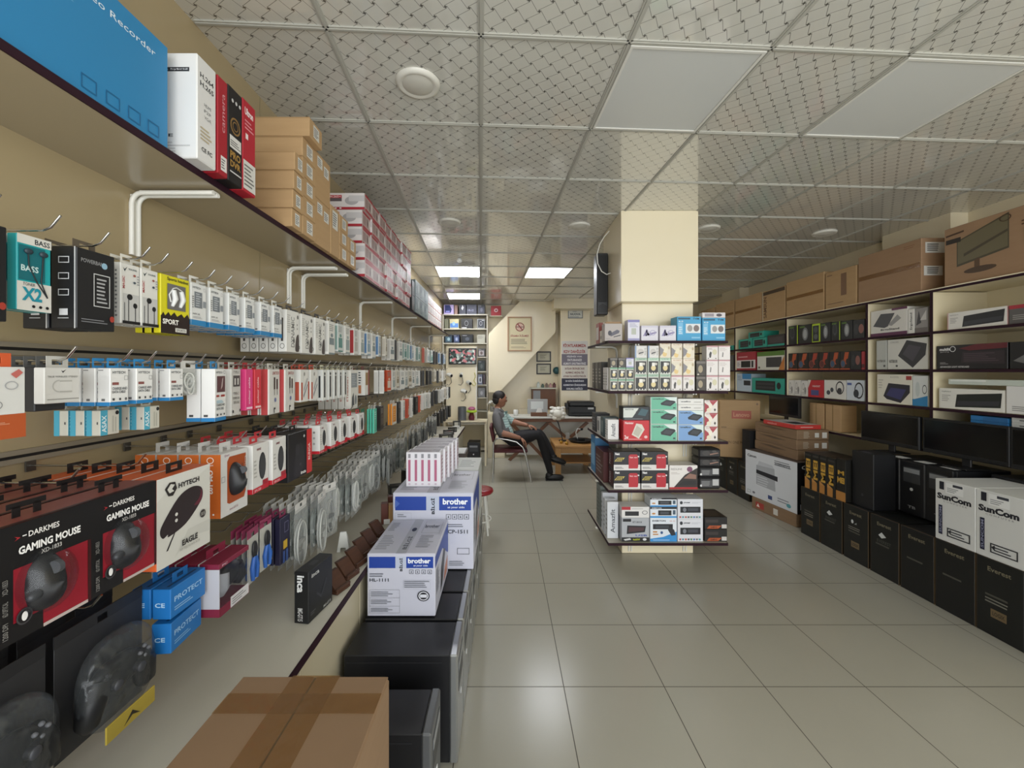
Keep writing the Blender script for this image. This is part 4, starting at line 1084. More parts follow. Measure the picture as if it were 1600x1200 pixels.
# taped carton on the floor by the doorway
big = PB()
big.box(-.16, 0, 0, .16, .46, .90, CARD3, .004)
big.box(-.0026, .002, .9, .0026, .458, .9006, '#2e241a')
for sx in (-1, 1):
    big.box(sx * .0025, .002, .9, sx * .158, .458, .9035, CARD3, .001)
bx = thing('cardboard_carton', 'large brown carton taped shut, standing lowest in the picture beside the counter', 'carton', (-.41, .44, 0))
big.obj('carton', bx)
for args in ((-.05, .0, .9036, .052, .4605, .9042), (-.05, .4602, .7, .052, .4608, .9036), (-.158, .36, .9043, .158, .41, .9047)):
    PB().box(*args, TAPE).obj('packing_tape', bx)
def printer_box(w, d, h, model, big_):
    bl = '#22429a'
    ink = '#3c4048'
    D = [('F', 'r', .03, .77, .97, .95, bl), ('F', 'r', .415, .77, .575, .95, '#b9c0d2'), ('F', 't', .47, .72, .52, .93, '#20242c', 'BİLGİ', 2, 90), ('F', 't', .60 if not big_ else .62, .845, .93, .925, '#eef0f6', 'brother', 2), ('F', 't', .68, .79, .89, .825, '#dfe4f0', 'at your side', 1)]
    for k in range(4):
        x = .62 + k * .09 if not big_ else .66 + k * .075
        y = .68 if not big_ else .655
        D += [('F', 'o', x, y, x + .06, y + .065, ink, .09), ('F', 'p', [(x + .02, y + .02), (x + .04, y + .02), (x + .03, y + .05)], ink)]
    if big_:
        D += [('F', 'o', .03, .5, .23, .74, '#9a9da6', .01), ('F', 'l', .06, .68, .18, .73, '#777a82', 2), ('F', 't', .63, .47, .93, .52, ink, 'DCP-1511', 1), ('F', 'l', .62, .55, .92, .6, '#6c6f78', 2), ('F', 'o', .8, .2, .95, .28, ink, .06), ('F', 'l', .7, .05, .95, .12, '#777a82', 3), ('F', 'p', [(.03, .8), (.09, .86), (.03, .92)], '#4a66b0')]
    else:
        D += [('F', 't', .04, .56, .32, .61, ink, model, 1), ('F', 'l', .04, .63, .3, .7, '#6c6f78', 2), ('F', 'o', .04, .06, .48, .43, '#55585f', .008), ('F', 'l', .06, .32, .4, .41, '#777a82', 3), ('F', 'r', .04, .3, .48, .303, '#55585f'), ('F', 'l', .06, .2, .38, .28, '#777a82', 3), ('F', 'r', .04, .17, .48, .173, '#55585f'), ('F', 'l', .06, .08, .4, .15, '#777a82', 3),
              ('F', 'l', .55, .46, .92, .58, '#777a82', 4), ('F', 'o', .54, .44, .93, .59, '#8a8d95', .01), ('F', 'e', .74, .25, .92, .42, '#1c1d22'), ('F', 'c', .755, .265, .905, .405, '#d8dae2'), ('F', 'r', .78, .31, .88, .36, '#d8dae2')]
    D += [('T', 'l', .06, .1, .3, .5, '#8a8d98', 9), ('T', 'l', .06, .62, .2, .9, '#8a8d98', 6), ('T', 'r', .42, 0, .57, 1, '#aeb1ba'), ('T', 't', .46, .1, .54, .45, '#30343c', 'BİLGİ', 1, 90), ('T', 'e', .46, .6, .54, .72, '#30343c'), ('T', 'l', .66, .15, .9, .5, '#9a9da6', 8), ('T', 't', .66, .72, .9, .82, '#4a4d56', 'brother', 1), ('T', 'o', .64, .55, .94, .92, '#9a9da6', .02),
          ('R', 'p', [(0, .77), (.5, .77), (.95, .4), (1, .4), (1, .95), (0, .95)], bl), ('R', 'p', [(.35, .1), (.5, .15), (.75, .6), (.6, .7), (.4, .5)], '#46474c'), ('R', 'p', [(.6, .1), (.9, .1), (.95, .35), (.7, .3)], '#c98a72'), ('R', 'l', .05, .3, .3, .7, '#8a8d98', 10)]
    return carton('printer_box', w, d, h, '#c6c7d4', D, .004)
PB1, PB2 = printer_box(.313, .43, .288, 'HL-1111', False), printer_box(.458, .52, .435, 'DCP-1511', True)
put(PB1, (-.47, 1.887, .4455), 0, 'smaller white and blue printer carton on the black towers', 'printer box')
put(PB2, (-.4005, 2.335, .4455), 0, 'bigger white and blue printer carton under the pink striped boxes', 'printer box')
INK = carton('ink_box', .206, .105, .205, '#e0dde2', [q for k in range(5) for q in (('F', 'r', .06 + k * .19, .16, .13 + k * .19, .78, '#b0627e'), ('F', 'r', .06 + k * .19, .83, .13 + k * .19, .95, '#8c8a90'), ('F', 'e', .06 + k * .19, .05, .13 + k * .19, .11, '#c9b9c4'))] +
             [('T', 'r', .06, .1, .94, .9, '#8f8690'), ('T', 'l', .1, .15, .9, .85, '#c9c0c8', 4), ('R', 'r', .1, .1, .3, .9, '#c58fa6'), ('R', 'l', .4, .15, .9, .9, '#a88a9a', 7)], .002)
for k in range(5):
    put(INK, (-.478 + .012 * k, 2.45 + .108 * k, .8825), 0, 'white box with pink stripes on the printer carton, %s from the doorway' % nth(k + 1), 'ink box', 'pink striped boxes on the printer carton')
wh2 = carton('printer_box', .24, .42, .42, '#c9ccc6', [('F', 'l', .5, .6, .9, .85, '#8c908c', 4), ('T', 'l', .5, .2, .9, .8, '#8c908c', 5)])
wht = carton('printer_box', .3, .42, .42, '#c9ccc6', [('F', 'l', .5, .6, .9, .85, '#8c908c', 4), ('T', 'l', .5, .2, .9, .8, '#8c908c', 5)])
put(wht, (-.33, 2.94, .4455), 0, 'plain pale carton peeping out behind the bigger printer carton', 'carton')
put_tower(T1, (-.19, 3.06, 0), R90, 'black tower with silver front under the plain pale carton', .22, .44, GA)
put_tower(T1, (-.19, 3.30, 0), R90, 'black tower with silver front, last of the row by the red stool', .22, .44, GA)
for k in range(3):
    put(wh2, (-.535, 3.58 + .46 * k, .0015), 0, 'pale carton on the floor, %s in the line behind the towers' % nth(k + 1), 'carton', 'pale floor cartons')
plate = PB()
plate.box(-.14, 0, 0, .14, .3, .05, '#5b5350', .004)
plate.dec(.28, .3, .05, [('T', 'r', .05, .05, .95, .95, '#cfd0cc'), ('T', 'l', .1, .1, .9, .6, '#a9aaa8', 4)])
DISC = ('photo_paper_pack', [('photo_paper_pack', plate.mesh('photo_paper_pack'), ())])
for k in range(8):
    put(DISC, (-.49 + .01 * (k % 2), 3.66, .425 + k * .0515), 0, 'flat shiny white-topped pack, %s from the bottom of its pile' % nth(k + 1), 'pack', 'flat packs on the pale cartons')
# ------------------------------------------------------------------ small things on the counter
ZT = .6685
incb = carton('hard_drive_box', .055, .155, .185, '#17181a', [('F', 't', .2, .6, .7, .93, '#e6e6e4', 'inca', 2, -90), ('F', 't', .25, .05, .6, .3, '#d6d6d4', 'IMG-GT15', 1, -90), ('R', 't', .12, .84, .42, .92, '#c9c9c7', 'inca', 1), ('R', 't', .6, .04, .92, .09, '#b9b9b7', 'IMG-GT15', 1), ('R', 'l', .08, .12, .3, .2, '#55565a', 2), ('R', 'p', [(.3, .45), (.5, .3), (.75, .6), (.7, .62), (.5, .36), (.33, .48)], '#303237'), ('T', 'r', .3, .35, .7, .6, '#3a3b3f')], .002)
put(incb, (-.722, 1.468, ZT), math.radians(-8), 'black box with white lettering standing alone on the counter', 'box')
DW = noisy('dark_walnut', '#3d241a', '#53331f', 20, .5, 0, .1, (1, 6, 1))
def phone_stand():
    p = PB()
    p.box(-.04, 0, 0, .04, .1, .012, DW, .002)
    p.prism([(-.035, .012, .012), (-.035, .03, .012), (-.035, .075, .07), (-.035, .06, .07)], (.07, 0, 0), DW)
    q = PB()
    q.box(-.04, .0, .012, .04, .008, .022, DW, .001)
    return ('phone_stand', [('base', p.mesh('base'), ()), ('lip', q.mesh('lip'), ())])
PS = phone_stand()
for k, (x, y) in enumerate(((-.655, 1.69), (-.655, 1.80), (-.655, 1.91), (-.66, 2.02), (-.66, 2.13), (-.66, 2.26))):
    put(PS, (x, y, ZT), R90 * .8, 'brown wooden phone stand, %s along the counter edge' % nth(k + 1), 'phone stand', 'wooden phone stands on the counter')
pz = PB()
pz.prism([(-.03, 0, 0), (-.014, 0, .10), (.014, 0, .10), (.03, 0, 0), (.014, 0, 0), (.012, 0, .022), (-.012, 0, .022), (-.014, 0, 0)], (0, .004, 0), '#dadad4')
pz.prism([(-.03, .05, 0), (-.014, .006, .10), (.014, .006, .10), (.03, .05, 0)], (0, .003, 0), '#cfcfc9')
tag(pz.obj('tag_holder', None, (-.80, 2.05, ZT), .2), 'small white folded easel shaped tag on the counter', 'tag holder')
for k, (x, y) in enumerate(((-.70, 2.42), (-.70, 2.56))):
    b = PB()
    b.box(-.02, 0, 0, .02, .05, .12, '#5a2d20', .002)
    b.box(.022, .0, 0, .05, .05, .11, '#a07a4a', .002)
    b.box(-.005, -.001, .0, .03, 0, .03, '#d8d6d0')
    tag(b.obj('wooden_gadget', None, (x, y, ZT), .3), 'brown and tan wooden gadget on the counter, %s from the doorway' % ('first', 'second')[k], 'gadget', 'wooden gadgets')
rr = random.Random(4)
for k in range(14):
    h = rr.uniform(.05, .12)
    c_ = rr.choice(('#2a2a28', '#3c3a36', '#c6c6c0', '#5a564c', '#23231f', '#8a6a40'))
    p = carton('boxed_gadget', rr.uniform(.1, .16), rr.uniform(.06, .1), h, c_, [('F', 'r', .1, .2, .6, .8, rr.choice(('#8a8a84', '#a54a32', '#55534c', '#b8b4a4'))), ('F', 'l', .65, .2, .92, .8, '#9a9a94', 4)])
    put(p, (-.74 + rr.uniform(-.02, .02), 3.0 + k * .28, ZT), rr.uniform(-.3, .3) + .5, 'small box on the far counter, %s after the wooden gadgets' % nth(k + 1), 'box', 'small boxes on the far counter')

# ------------------------------------------------------------------ shelves around the pillar
PX0, PX1, PY0, PY1 = .84, 1.80, 3.30, 4.12
LEV = [.19, .615, 1.005, 1.41, 1.814]
ps = thing('pillar_shelf', 'five tier dark edged shelf wrapped round the central pillar', 'shelf', (0, 0, 0))
GBOARD = noisy('grey_laminate', '#a39c8c', '#aaa393', 4, .4)
brp = PB()
for dy in (-.011, .011):
    brp.tube([(dy, 0, -.15), (dy, 0, -.05), (dy, -.012, -.02), (dy, -.045, -.008), (dy, -.19, -.008)], .007, '#e2e0d6', 8)
brp_m = brp.mesh('bracket')
for z in LEV:
    q = PB()
    e = .004
    for a in ((PX0 + e, PY0 + e, PX1 - e, 3.545), (PX0 + e, 3.545, 1.012, PY1), (1.642, 3.545, PX1 - e, PY1)):
        q.box(a[0], a[1], z - .018, a[2], a[3], z, GBOARD)
    for a in ((PX0, PY0, PX1, PY0 + e), (PX0, PY0 + e, PX0 + e, PY1), (PX1 - e, PY0 + e, PX1, PY1)):
        q.box(a[0], a[1], z - .02, a[2], a[3], z + .001, EDGE)
    q.obj('board', ps)
    for x in (1.09, 1.56):
        link('bracket', brp_m, ps, (x, 3.547, z - .02))
    link('bracket', brp_m, ps, (1.017, 3.7, z - .02), -R90)

YP = PY0 + .03
def prow(lev, items, group, yf=YP):
    """items: (u0, u1, stack of (prototype builder, height in px, label))"""
    for u0, u1, stack in items:
        z = LEV[lev] + .0015
        for fn, hpx, label, cat in stack:
            w, h = XU(u1 - .6, yf) - XU(u0, yf), hpx * yf / FOC
            put(fn(w, h), ((XU(u0, yf) + XU(u1 - .6, yf)) / 2, yf, z), 0, label, cat, group)
            z += h + .0012
def fixed(name, d, base, decs, ch=.0015):
    return lambda w, h: carton(name, w, d, h, base, decs, ch)
def bulb(base, band, dark):
    b = '#2f2e2c' if dark else '#e6e3dc'
    return fixed('bulb_box', .07, base, [('F', 'r', .06, .06, .94, .8, b), ('F', 'r', 0, .86, 1, 1, band), ('F', 't', .2, .89, .85, .96, '#5a6a60', 'LAMP', 0), ('F', 'e', .28, .22, .72, .56, '#e2cf9a'), ('F', 'r', .36, .5, .64, .72, '#efece4'), ('F', 'e', .1, .05, .2, .13, '#f4f2ea'), ('F', 'e', .34, .05, .44, .13, '#f4f2ea'), ('F', 'e', .57, .05, .67, .13, '#f4f2ea'), ('F', 'e', .8, .05, .9, .13, '#f4f2ea'), ('F', 'e', .62, .55, .84, .72, '#cfcac0')])
BU_S, BU_G, BU_D = bulb('#d6d3c8', '#7fae90', 1), bulb('#d9e0d4', '#b9d6c0', 1), bulb('#cfccc4', '#a9c4ae', 1)
PEACH = fixed('bulb_box', .08, '#e6dcc8', [('F', 'r', 0, .84, 1, 1, '#efe4d4'), ('F', 't', .15, .88, .9, .95, '#c29a6a', 'GLOBEX', 1), ('F', 'p', [(0, .1), (0, .75), (.5, .45)], '#8f8c90'), ('F', 'e', .25, .08, .65, .42, '#e6c98c'), ('F', 'p', [(.3, .4), (.6, .3), (.75, .6), (.5, .7)], '#efe6cc'), ('F', 'e', .75, .55, .92, .75, '#c2b090')])
WHB = fixed('bulb_box', .08, '#e9e3df', [('F', 'r', 0, .9, 1, 1, '#c99aa0'), ('F', 'p', [(.25, .15), (.38, .15), (.45, .5), (.33, .6), (.22, .4)], '#4c4a4a'), ('F', 'e', .5, .35, .9, .75, '#d9d3b4'), ('F', 'l', .1, .7, .6, .84, '#b7a9a4', 2), ('F', 'r', .1, .06, .2, .13, '#77716c'), ('F', 'r', .75, .06, .85, .13, '#77716c')])
PALE = fixed('bulb_box', .08, '#eae4e0', [('F', 'r', 0, .92, 1, 1, '#d0a3a8'), ('F', 'p', [(.28, .2), (.38, .2), (.42, .5), (.33, .55)], '#8b8785'), ('F', 'l', .1, .6, .8, .85, '#cfc5c0', 3)])
REDWH = fixed('bulb_box', .09, '#e8e0d8', [('F', 'p', [(0, 0), (0, .8), (.45, .45)], '#a9414a'), ('F', 'p', [(.35, 1), (1, 1), (.6, .55)], '#b14a52'), ('F', 'e', .3, .35, .6, .75, '#efe6d6'), ('F', 'e', .15, .08, .5, .4, '#e6dcc4'), ('F', 'p', [(.7, .25), (.78, .38), (.86, .25), (.78, .12)], '#3a3434'), ('F', 't', .1, .88, .9, .96, '#b9868a', 'GLOBEX', 0)])
LAMPW = fixed('lamp_box', .09, '#e0ddd8', [('F', 'e', .2, .2, .75, .75, '#c9c4be'), ('F', 'p', [(.3, .3), (.7, .42), (.72, .5), (.35, .42)], '#4b4a4c'), ('F', 'l', .78, .2, .95, .85, '#9a9892', 5), ('F', 'r', 0, 0, .12, 1, '#8fa5c4')])
VIO = fixed('cable_box', .1, '#dddae2', [('F', 'p', [(.1, .3), (.3, .75), (.4, .7), (.25, .3), (.5, .5), (.9, .6), (.9, .5), (.5, .38)], '#8f86ad'), ('F', 'c', .3, .3, .6, .6, '#9e97b8'), ('F', 'c', .5, .35, .85, .7, '#a9a3c2'), ('F', 'r', 0, .88, 1, .96, '#cfcad8')])
WH1 = fixed('adapter_box', .09, '#dedce6', [('F', 'r', 0, .88, 1, 1, '#8a86b8'), ('F', 'r', 0, 0, 1, .12, '#a3a0c6'), ('F', 'r', .3, .3, .7, .6, '#b9bdb0'), ('F', 'l', .15, .64, .85, .84, '#a9a7bd', 3)])
TVM = fixed('camera_box', .13, '#4aa3cf', [('F', 't', .66, .87, .92, .95, '#173a52', 'TVM', 2), ('F', 'r', .04, .88, .55, .95, '#2f5d78'), ('F', 'r', .36, .32, .97, .7, '#e3e6e6'), ('F', 'e', .42, .38, .64, .65, '#9a9a98'), ('F', 'e', .68, .38, .92, .65, '#7d7270'), ('F', 'r', .04, .25, .24, .75, '#7dbde0'), ('F', 'l', .06, .28, .22, .6, '#e0eef4', 4), ('F', 't', .05, .77, .25, .83, '#e0eef4', '4.0', 1), ('F', 'r', .6, .1, .95, .16, '#8cc7e4')])
GREY = fixed('camera_box', .1, '#b3aaa4', [('F', 'p', [(.25, .4), (.7, .65), (.85, .58), (.8, .45), (.35, .25)], '#5c5a66'), ('F', 'e', .18, .3, .4, .6, '#3c3a44'), ('F', 'p', [(.5, .25), (.9, .35), (.9, .3), (.5, .2)], '#33313a'), ('F', 'l', .06, .1, .4, .16, '#8c8580', 1)])
def gx(c, m):
    return fixed('radio_box', .13, '#dfe4de', [('F', 'r', .02, .02, .98, .98, c), ('F', 'p', [(.5, .98), (.98, .98), (.98, .5)], '#dbe8e2'), ('F', 'p', [(.4, .38), (.75, .28), (.95, .6), (.9, .7), (.6, .78), (.38, .52)], '#26282c'), ('F', 'p', [(.48, .45), (.74, .38), (.86, .6), (.58, .68)], '#3c4046'), ('F', 't', .07, .8, .5, .9, '#3b4a4a', 'weibo', 2), ('F', 'r', .85, .1, .93, .2, '#3b4a4a')])
GRN, BLU = gx('#6db89a', 0), gx('#7da3d2', 0)
SLW = fixed('adapter_box', .13, '#e6e4df', [('F', 't', .1, .4, .5, .65, '#55565a', 'weibo', 2), ('F', 'r', .62, .35, .9, .5, '#b9b7b2')])
RADR = fixed('radio_box', .13, '#c6222a', [('F', 'p', [(.32, .3), (.6, .1), (.82, .55), (.72, .8), (.5, .85)], '#d8d3c4'), ('F', 'p', [(.38, .34), (.58, .2), (.74, .55), (.52, .75)], '#bdb7a6'), ('F', 't', .06, .82, .4, .93, '#f1d8d4', 'Nextstar', 2), ('F', 't', .04, .08, .2, .28, '#f1d8d4', '2w', 2), ('F', 'r', .2, .06, .7, .1, '#e29a96'), ('F', 'e', .8, .12, .93, .26, '#e8c0bc')])
BWB = fixed('phone_box', .13, '#202428', [('F', 'p', [(0, .2), (0, .9), (.6, .9), (.35, .2)], '#d5d8d0'), ('F', 't', .06, .75, .4, .85, '#3a4040', 'NEXTSTAR', 1), ('F', 'p', [(.55, .4), (.85, .3), (.97, .75), (.7, .88)], '#3a5a62'), ('F', 'e', .48, .5, .6, .68, '#2a2a2c'), ('F', 'l', .05, .05, .9, .14, '#8a8d90', 1)])
NEXT = fixed('receiver_box', .17, '#17151a', [('F', 'r', 0, 0, 1, .3, '#dcd8d4'), ('F', 't', .05, .82, .22, .95, '#efecea', 'Next', 2), ('F', 'p', [(.02, .48), (.3, .48), (.42, .68), (.14, .68)], '#c9b45a'), ('F', 't', .08, .5, .34, .66, '#2a2410', '2023', 2), ('F', 'p', [(.56, .1), (.9, .1), (.92, .2), (.92, .78), (.86, .86), (.62, .86), (.56, .78)], '#b52430'), ('F', 't', .6, .66, .88, .74, '#f0d0d0', 'Next  next', 1), ('F', 'l', .05, .08, .46, .2, '#6a6668', 2), ('F', 'e', .9, .7, .96, .78, '#efecea'),
                                                       ('L', 'r', .1, .1, .9, .9, '#4a1c24'), ('L', 't', .2, .2, .4, .8, '#e0dcda', 'Next', 1, 90), ('T', 'r', .05, .05, .95, .95, '#6e675f')])
REDL = fixed('headset_box', .15, '#e2ddd8', [('F', 't', .06, .8, .45, .88, '#9a9694', 'REDLINE', 1), ('F', 'l', .06, .62, .4, .72, '#bdb4b0', 2), ('F', 'p', [(.1, .0), (.55, .6), (1, .9), (1, 0)], '#2c2422'), ('F', 'p', [(.5, .45), (.72, .66), (.95, .6), (.95, .42)], '#8d6a5c'), ('F', 'e', .62, .72, .82, .95, '#7a4a66'), ('F', 'r', .0, 0, 1, .08, '#b0262c'), ('F', 'p', [(.3, .15), (.95, .2), (.95, .35), (.5, .34)], '#1b1819')])
SILR = fixed('car_radio_box', .14, '#aeb0b4', [('F', 'r', 0, 0, 1, .18, '#1a1a1c'), ('F', 't', .4, .78, .74, .86, '#2d2f33', 'RT-501X', 1), ('F', 'r', .04, .84, .34, .96, '#1b1b1e'), ('F', 'p', [(.18, .32), (.84, .4), (.88, .66), (.2, .68)], '#1e1d20'), ('F', 'p', [(.24, .4), (.8, .46), (.82, .6), (.26, .62)], '#4a3034'), ('F', 't', .5, .22, .92, .3, '#3a4f9c', 'USB', 1), ('F', 't', .4, .05, .66, .13, '#c9cf3a', '4x60W', 1), ('F', 'e', .76, .04, .9, .15, '#d9d9d8'), ('F', 'p', [(.06, .1), (.3, .15), (.34, .08), (.12, .04)], '#cfcfce')])
WRED = fixed('car_radio_box', .14, '#dedbd8', [('F', 'r', 0, .72, .32, 1, '#b02a34'), ('F', 'r', .12, .18, .62, .58, '#1d1c1f'), ('F', 'c', .74, .3, .94, .66, '#3a3a44'), ('F', 'l', .36, .76, .9, .9, '#b9b5b2', 1)])
EVB = fixed('car_radio_box', .15, '#dfe4ea', [('F', 'p', [(0, 0), (0, .12), (.5, .2), (1, .42), (1, 0)], '#3a8fd0'), ('F', 't', .08, .84, .58, .91, '#30343c', 'EVERTON', 2), ('F', 't', .72, .84, .94, .89, '#c06a5a', 'VR-55', 0), ('F', 'r', .1, .52, .85, .74, '#1d1e22'), ('F', 'r', .2, .57, .7, .68, '#3e4248'), ('F', 'p', [(.66, .5), (.8, .25), (.96, .28), (.9, .5), (.76, .6)], '#2a2b30'), ('F', 'r', .1, .38, .26, .44, '#c48a4a'), ('F', 'r', .1, .28, .3, .33, '#c48a4a'), ('F', 'e', .38, .32, .48, .44, '#3a5a8a'), ('F', 'l', .1, .05, .9, .09, '#d9e6f2', 1)])
EVS = fixed('car_radio_box', .14, '#dfe4ea', [('F', 'r', 0, .8, 1, 1, '#1b1c20'), ('F', 't', .06, .84, .42, .94, '#e8eaee', 'EVERTON', 1), ('F', 'r', 0, 0, 1, .15, '#3a93d4'), ('F', 'r', .3, .22, .8, .68, '#1d1e22'), ('F', 'r', .38, .32, .7, .56, '#454950'), ('F', 'e', .06, .3, .2, .46, '#c48a4a'), ('F', 'r', .85, .3, .95, .7, '#4a5c6c')])
PIO = fixed('car_radio_box', .14, '#dbdbe0', [('F', 'e', .08, .74, .2, .9, '#2c2d34'), ('F', 't', .24, .78, .5, .87, '#3f4148', 'pioneer', 2), ('F', 'l', .55, .78, .92, .86, '#b7b8bf', 2), ('F', 'r', .1, .32, .9, .62, '#1f2025'), ('F', 'e', .2, .36, .34, .57, '#7a7c84'), ('F', 'r', .4, .4, .8, .55, '#44464e')] + [('F', 'r', .06 + .11 * k, .06, .13 + .11 * k, .14, c) for k, c in enumerate(('#b0565a', '#4c8aa0', '#b8605a', '#55555c', '#5a8a6a', '#5a7ab0', '#77777c', '#5a9a9a'))])
GAME = fixed('graphics_card_box', .20, '#1c1a19', [('F', 'p', [(.1, .05), (.6, .05), (.75, .3), (.2, .3)], '#b0552e'), ('F', 't', .25, .1, .55, .24, '#3a1a10', 'GAMING', 1), ('F', 'r', .75, .08, .97, .4, '#c9c2bc'), ('F', 'r', .05, .55, .6, .8, '#3a3230'), ('T', 'p', [(.1, .1), (.7, .1), (.9, .7), (.3, .8)], '#3a332f'), ('T', 'r', .1, .5, .4, .7, '#4d3a34')], .003)
BLKB = fixed('headset_pack', .14, '#1e1e20', [('F', 'r', .1, .2, .6, .75, '#4a4a4c'), ('F', 'r', .62, .3, .9, .85, '#b5b5b4'), ('F', 'e', .05, .2, .15, .4, '#d9d9d7'), ('F', 'l', .12, .25, .55, .7, '#8d8d8d', 4)], .012)
BLKC = fixed('headset_pack', .14, '#232122', [('F', 'e', .15, .25, .5, .8, '#3c3836'), ('F', 'p', [(.5, .3), (.9, .5), (.85, .6), (.5, .45)], '#8a6a5c'), ('F', 'e', .6, .6, .8, .85, '#4a4644')], .012)
DKG = fixed('bulb_box', .08, '#4b4640', [('F', 'e', .2, .2, .7, .7, '#a89a80'), ('F', 'r', 0, .8, 1, .95, '#77706a'), ('F', 'e', .1, .05, .3, .15, '#d0c8b8')])

G1 = 'boxes on the top tier of the pillar shelf'
prow(4, [(945, 973, [(GREY, 27, 'grey box picturing a long lamp, on the top pillar tier', 'box')]), (981, 1000, [(WH1, 33, 'narrow violet banded white box on the top pillar tier', 'box')]), (1002, 1029, [(VIO, 24, 'white box with a violet cable picture, beside the violet banded box', 'box')]),
         (1031, 1057, [(VIO, 24, 'white box with a violet cable picture, beside the blue boxes', 'box')]),
         (1058, 1096, [(TVM, 38, 'blue camera box on the top pillar tier, touching the violet cable box', 'box')]), (1097.5, 1134, [(TVM, 36, 'blue camera box on the top pillar tier, at the shelf end', 'box'), (fixed('adapter_box', .06, '#d9d3d3', [('F', 'r', .1, .2, .5, .8, '#9a9298'), ('F', 'e', .6, .2, .85, .8, '#544e56')]), 8, 'small white box lying on the outer blue box', 'box')])], G1)
G2 = 'lamp boxes on the second pillar tier'
def stackdesc(col, k):
    return '%s from the tier' % nth(k + 1)
it = []
cols = [(953.5, 965.5, [BU_S, BU_S, DKG], [18, 18, 15], 'small green topped bulb box'), (966, 978, [BU_S, BU_S, DKG], [18, 18, 15], 'small green topped bulb box'), (978.5, 991, [BU_S, BU_S, WH1], [18, 18, 15], 'small green topped bulb box'),
        (992, 1011.5, [BU_D, BU_D, LAMPW], [25.5, 25.5, 19], 'black and white bulb box'), (1012.5, 1030, [BU_D, BU_G, LAMPW], [25.5, 25.5, 19], 'pale green topped bulb box'), (1031, 1048.5, [BU_D, BU_G, PEACH], [25.5, 25.5, 24], 'pale green topped bulb box'),
        (1049, 1066.5, [WHB, PEACH, PEACH], [24, 25.5, 24], 'cream bulb box'), (1067.5, 1086, [WHB, PEACH, PEACH], [24, 25.5, 24], 'cream bulb box'), (1088, 1103, [DKG, DKG], [23, 24], 'dark brown bulb box'), (1104, 1122.5, [WHB, PALE, WHB], [24, 24, 22], 'white bulb box with pink edge'), (1123, 1141.5, [WHB, PALE, PALE], [24, 24, 22], 'white bulb box with pink edge')]
for c, (a, b, fs, hs, ds) in enumerate(cols):
    it.append((a, b, [(f, h, '%s, %s column of the second pillar tier, %s up' % (ds, nth(c + 1), nth(k + 1)), 'bulb box') for k, (f, h) in enumerate(zip(fs, hs))]))
prow(3, it, G2)
G3 = 'boxes on the middle pillar tier'
prow(2, [(974, 1015, [(RADR, 32, 'red boxed gadget with a cream device, on the middle pillar tier', 'box'), (BWB, 21, 'black and white phone box lying on the red box', 'box')]),
         (1016.5, 1058.5, [(GRN, 26, 'green gadget box, lowest of three on the middle tier', 'box'), (GRN, 22, 'green gadget box, second of three on the middle tier', 'box'), (GRN, 20, 'green gadget box, topmost of three on the middle tier', 'box')]),
         (1059.5, 1100, [(BLU, 25, 'blue gadget box, lower one on the middle tier', 'box'), (BLU, 22, 'blue gadget box, upper one on the middle tier', 'box'), (SLW, 9, 'flat white box lying on the blue boxes', 'box'), (SLW, 9, 'flat white box, topmost over the blue boxes', 'box')]),
         (1101, 1122, [(REDWH, 22, 'red and white bulb box, lowest of three at the tier end', 'box'), (REDWH, 21, 'red and white bulb box, second of three at the tier end', 'box'), (REDWH, 20, 'red and white bulb box, topmost of three at the tier end', 'box')])], G3)
G4 = 'boxes on the fourth pillar tier'
prow(3 - 2, [(959, 1001, [(NEXT, 29, 'black receiver box with red device, lower inner one', 'box'), (NEXT, 29, 'black receiver box with red device, upper inner one', 'box')]), (1002, 1044.5, [(NEXT, 29, 'black receiver box with red device, lower one beside the white headset box', 'box'), (NEXT, 29, 'black receiver box with red device, upper one beside the white headset box', 'box')]),
             (1046, 1090.5, [(REDL, 37, 'white and red headset box beside the receiver boxes', 'box')]), (1092, 1127, [(BLKB, 18, 'black clear wrapped pack at the fourth tier end, lowest of four', 'box'), (BLKB, 16, 'black clear wrapped pack at the fourth tier end, second of four', 'box'), (BLKC, 14, 'black clear wrapped pack at the fourth tier end, third of four', 'box'), (BLKC, 14, 'black clear wrapped pack at the fourth tier end, topmost of four', 'box')])], G4)
G5 = 'car radio boxes on the lowest pillar tier'
prow(0, [(971.5, 1015, [(SILR, 37, 'silver car radio box on the lowest pillar tier', 'box'), (WRED, 17, 'small white and red car radio box on the silver one', 'box')]), (1016, 1058, [(EVB, 37, 'big blue and white car radio box on the lowest tier', 'box'), (EVS, 17, 'flat blue striped car radio box, lower one', 'box'), (EVS, 14, 'flat blue striped car radio box, upper one', 'box')]),
         (1059, 1099, [(PIO, 35, 'white car radio box with a dark radio, lower one', 'box'), (PIO, 31, 'white car radio box with a dark radio, upper one', 'box')]), (1101, 1137, [(GAME, 19, 'black and orange graphics card box, lower one', 'box'), (GAME, 19, 'black and orange graphics card box, upper one', 'box')])], G5)
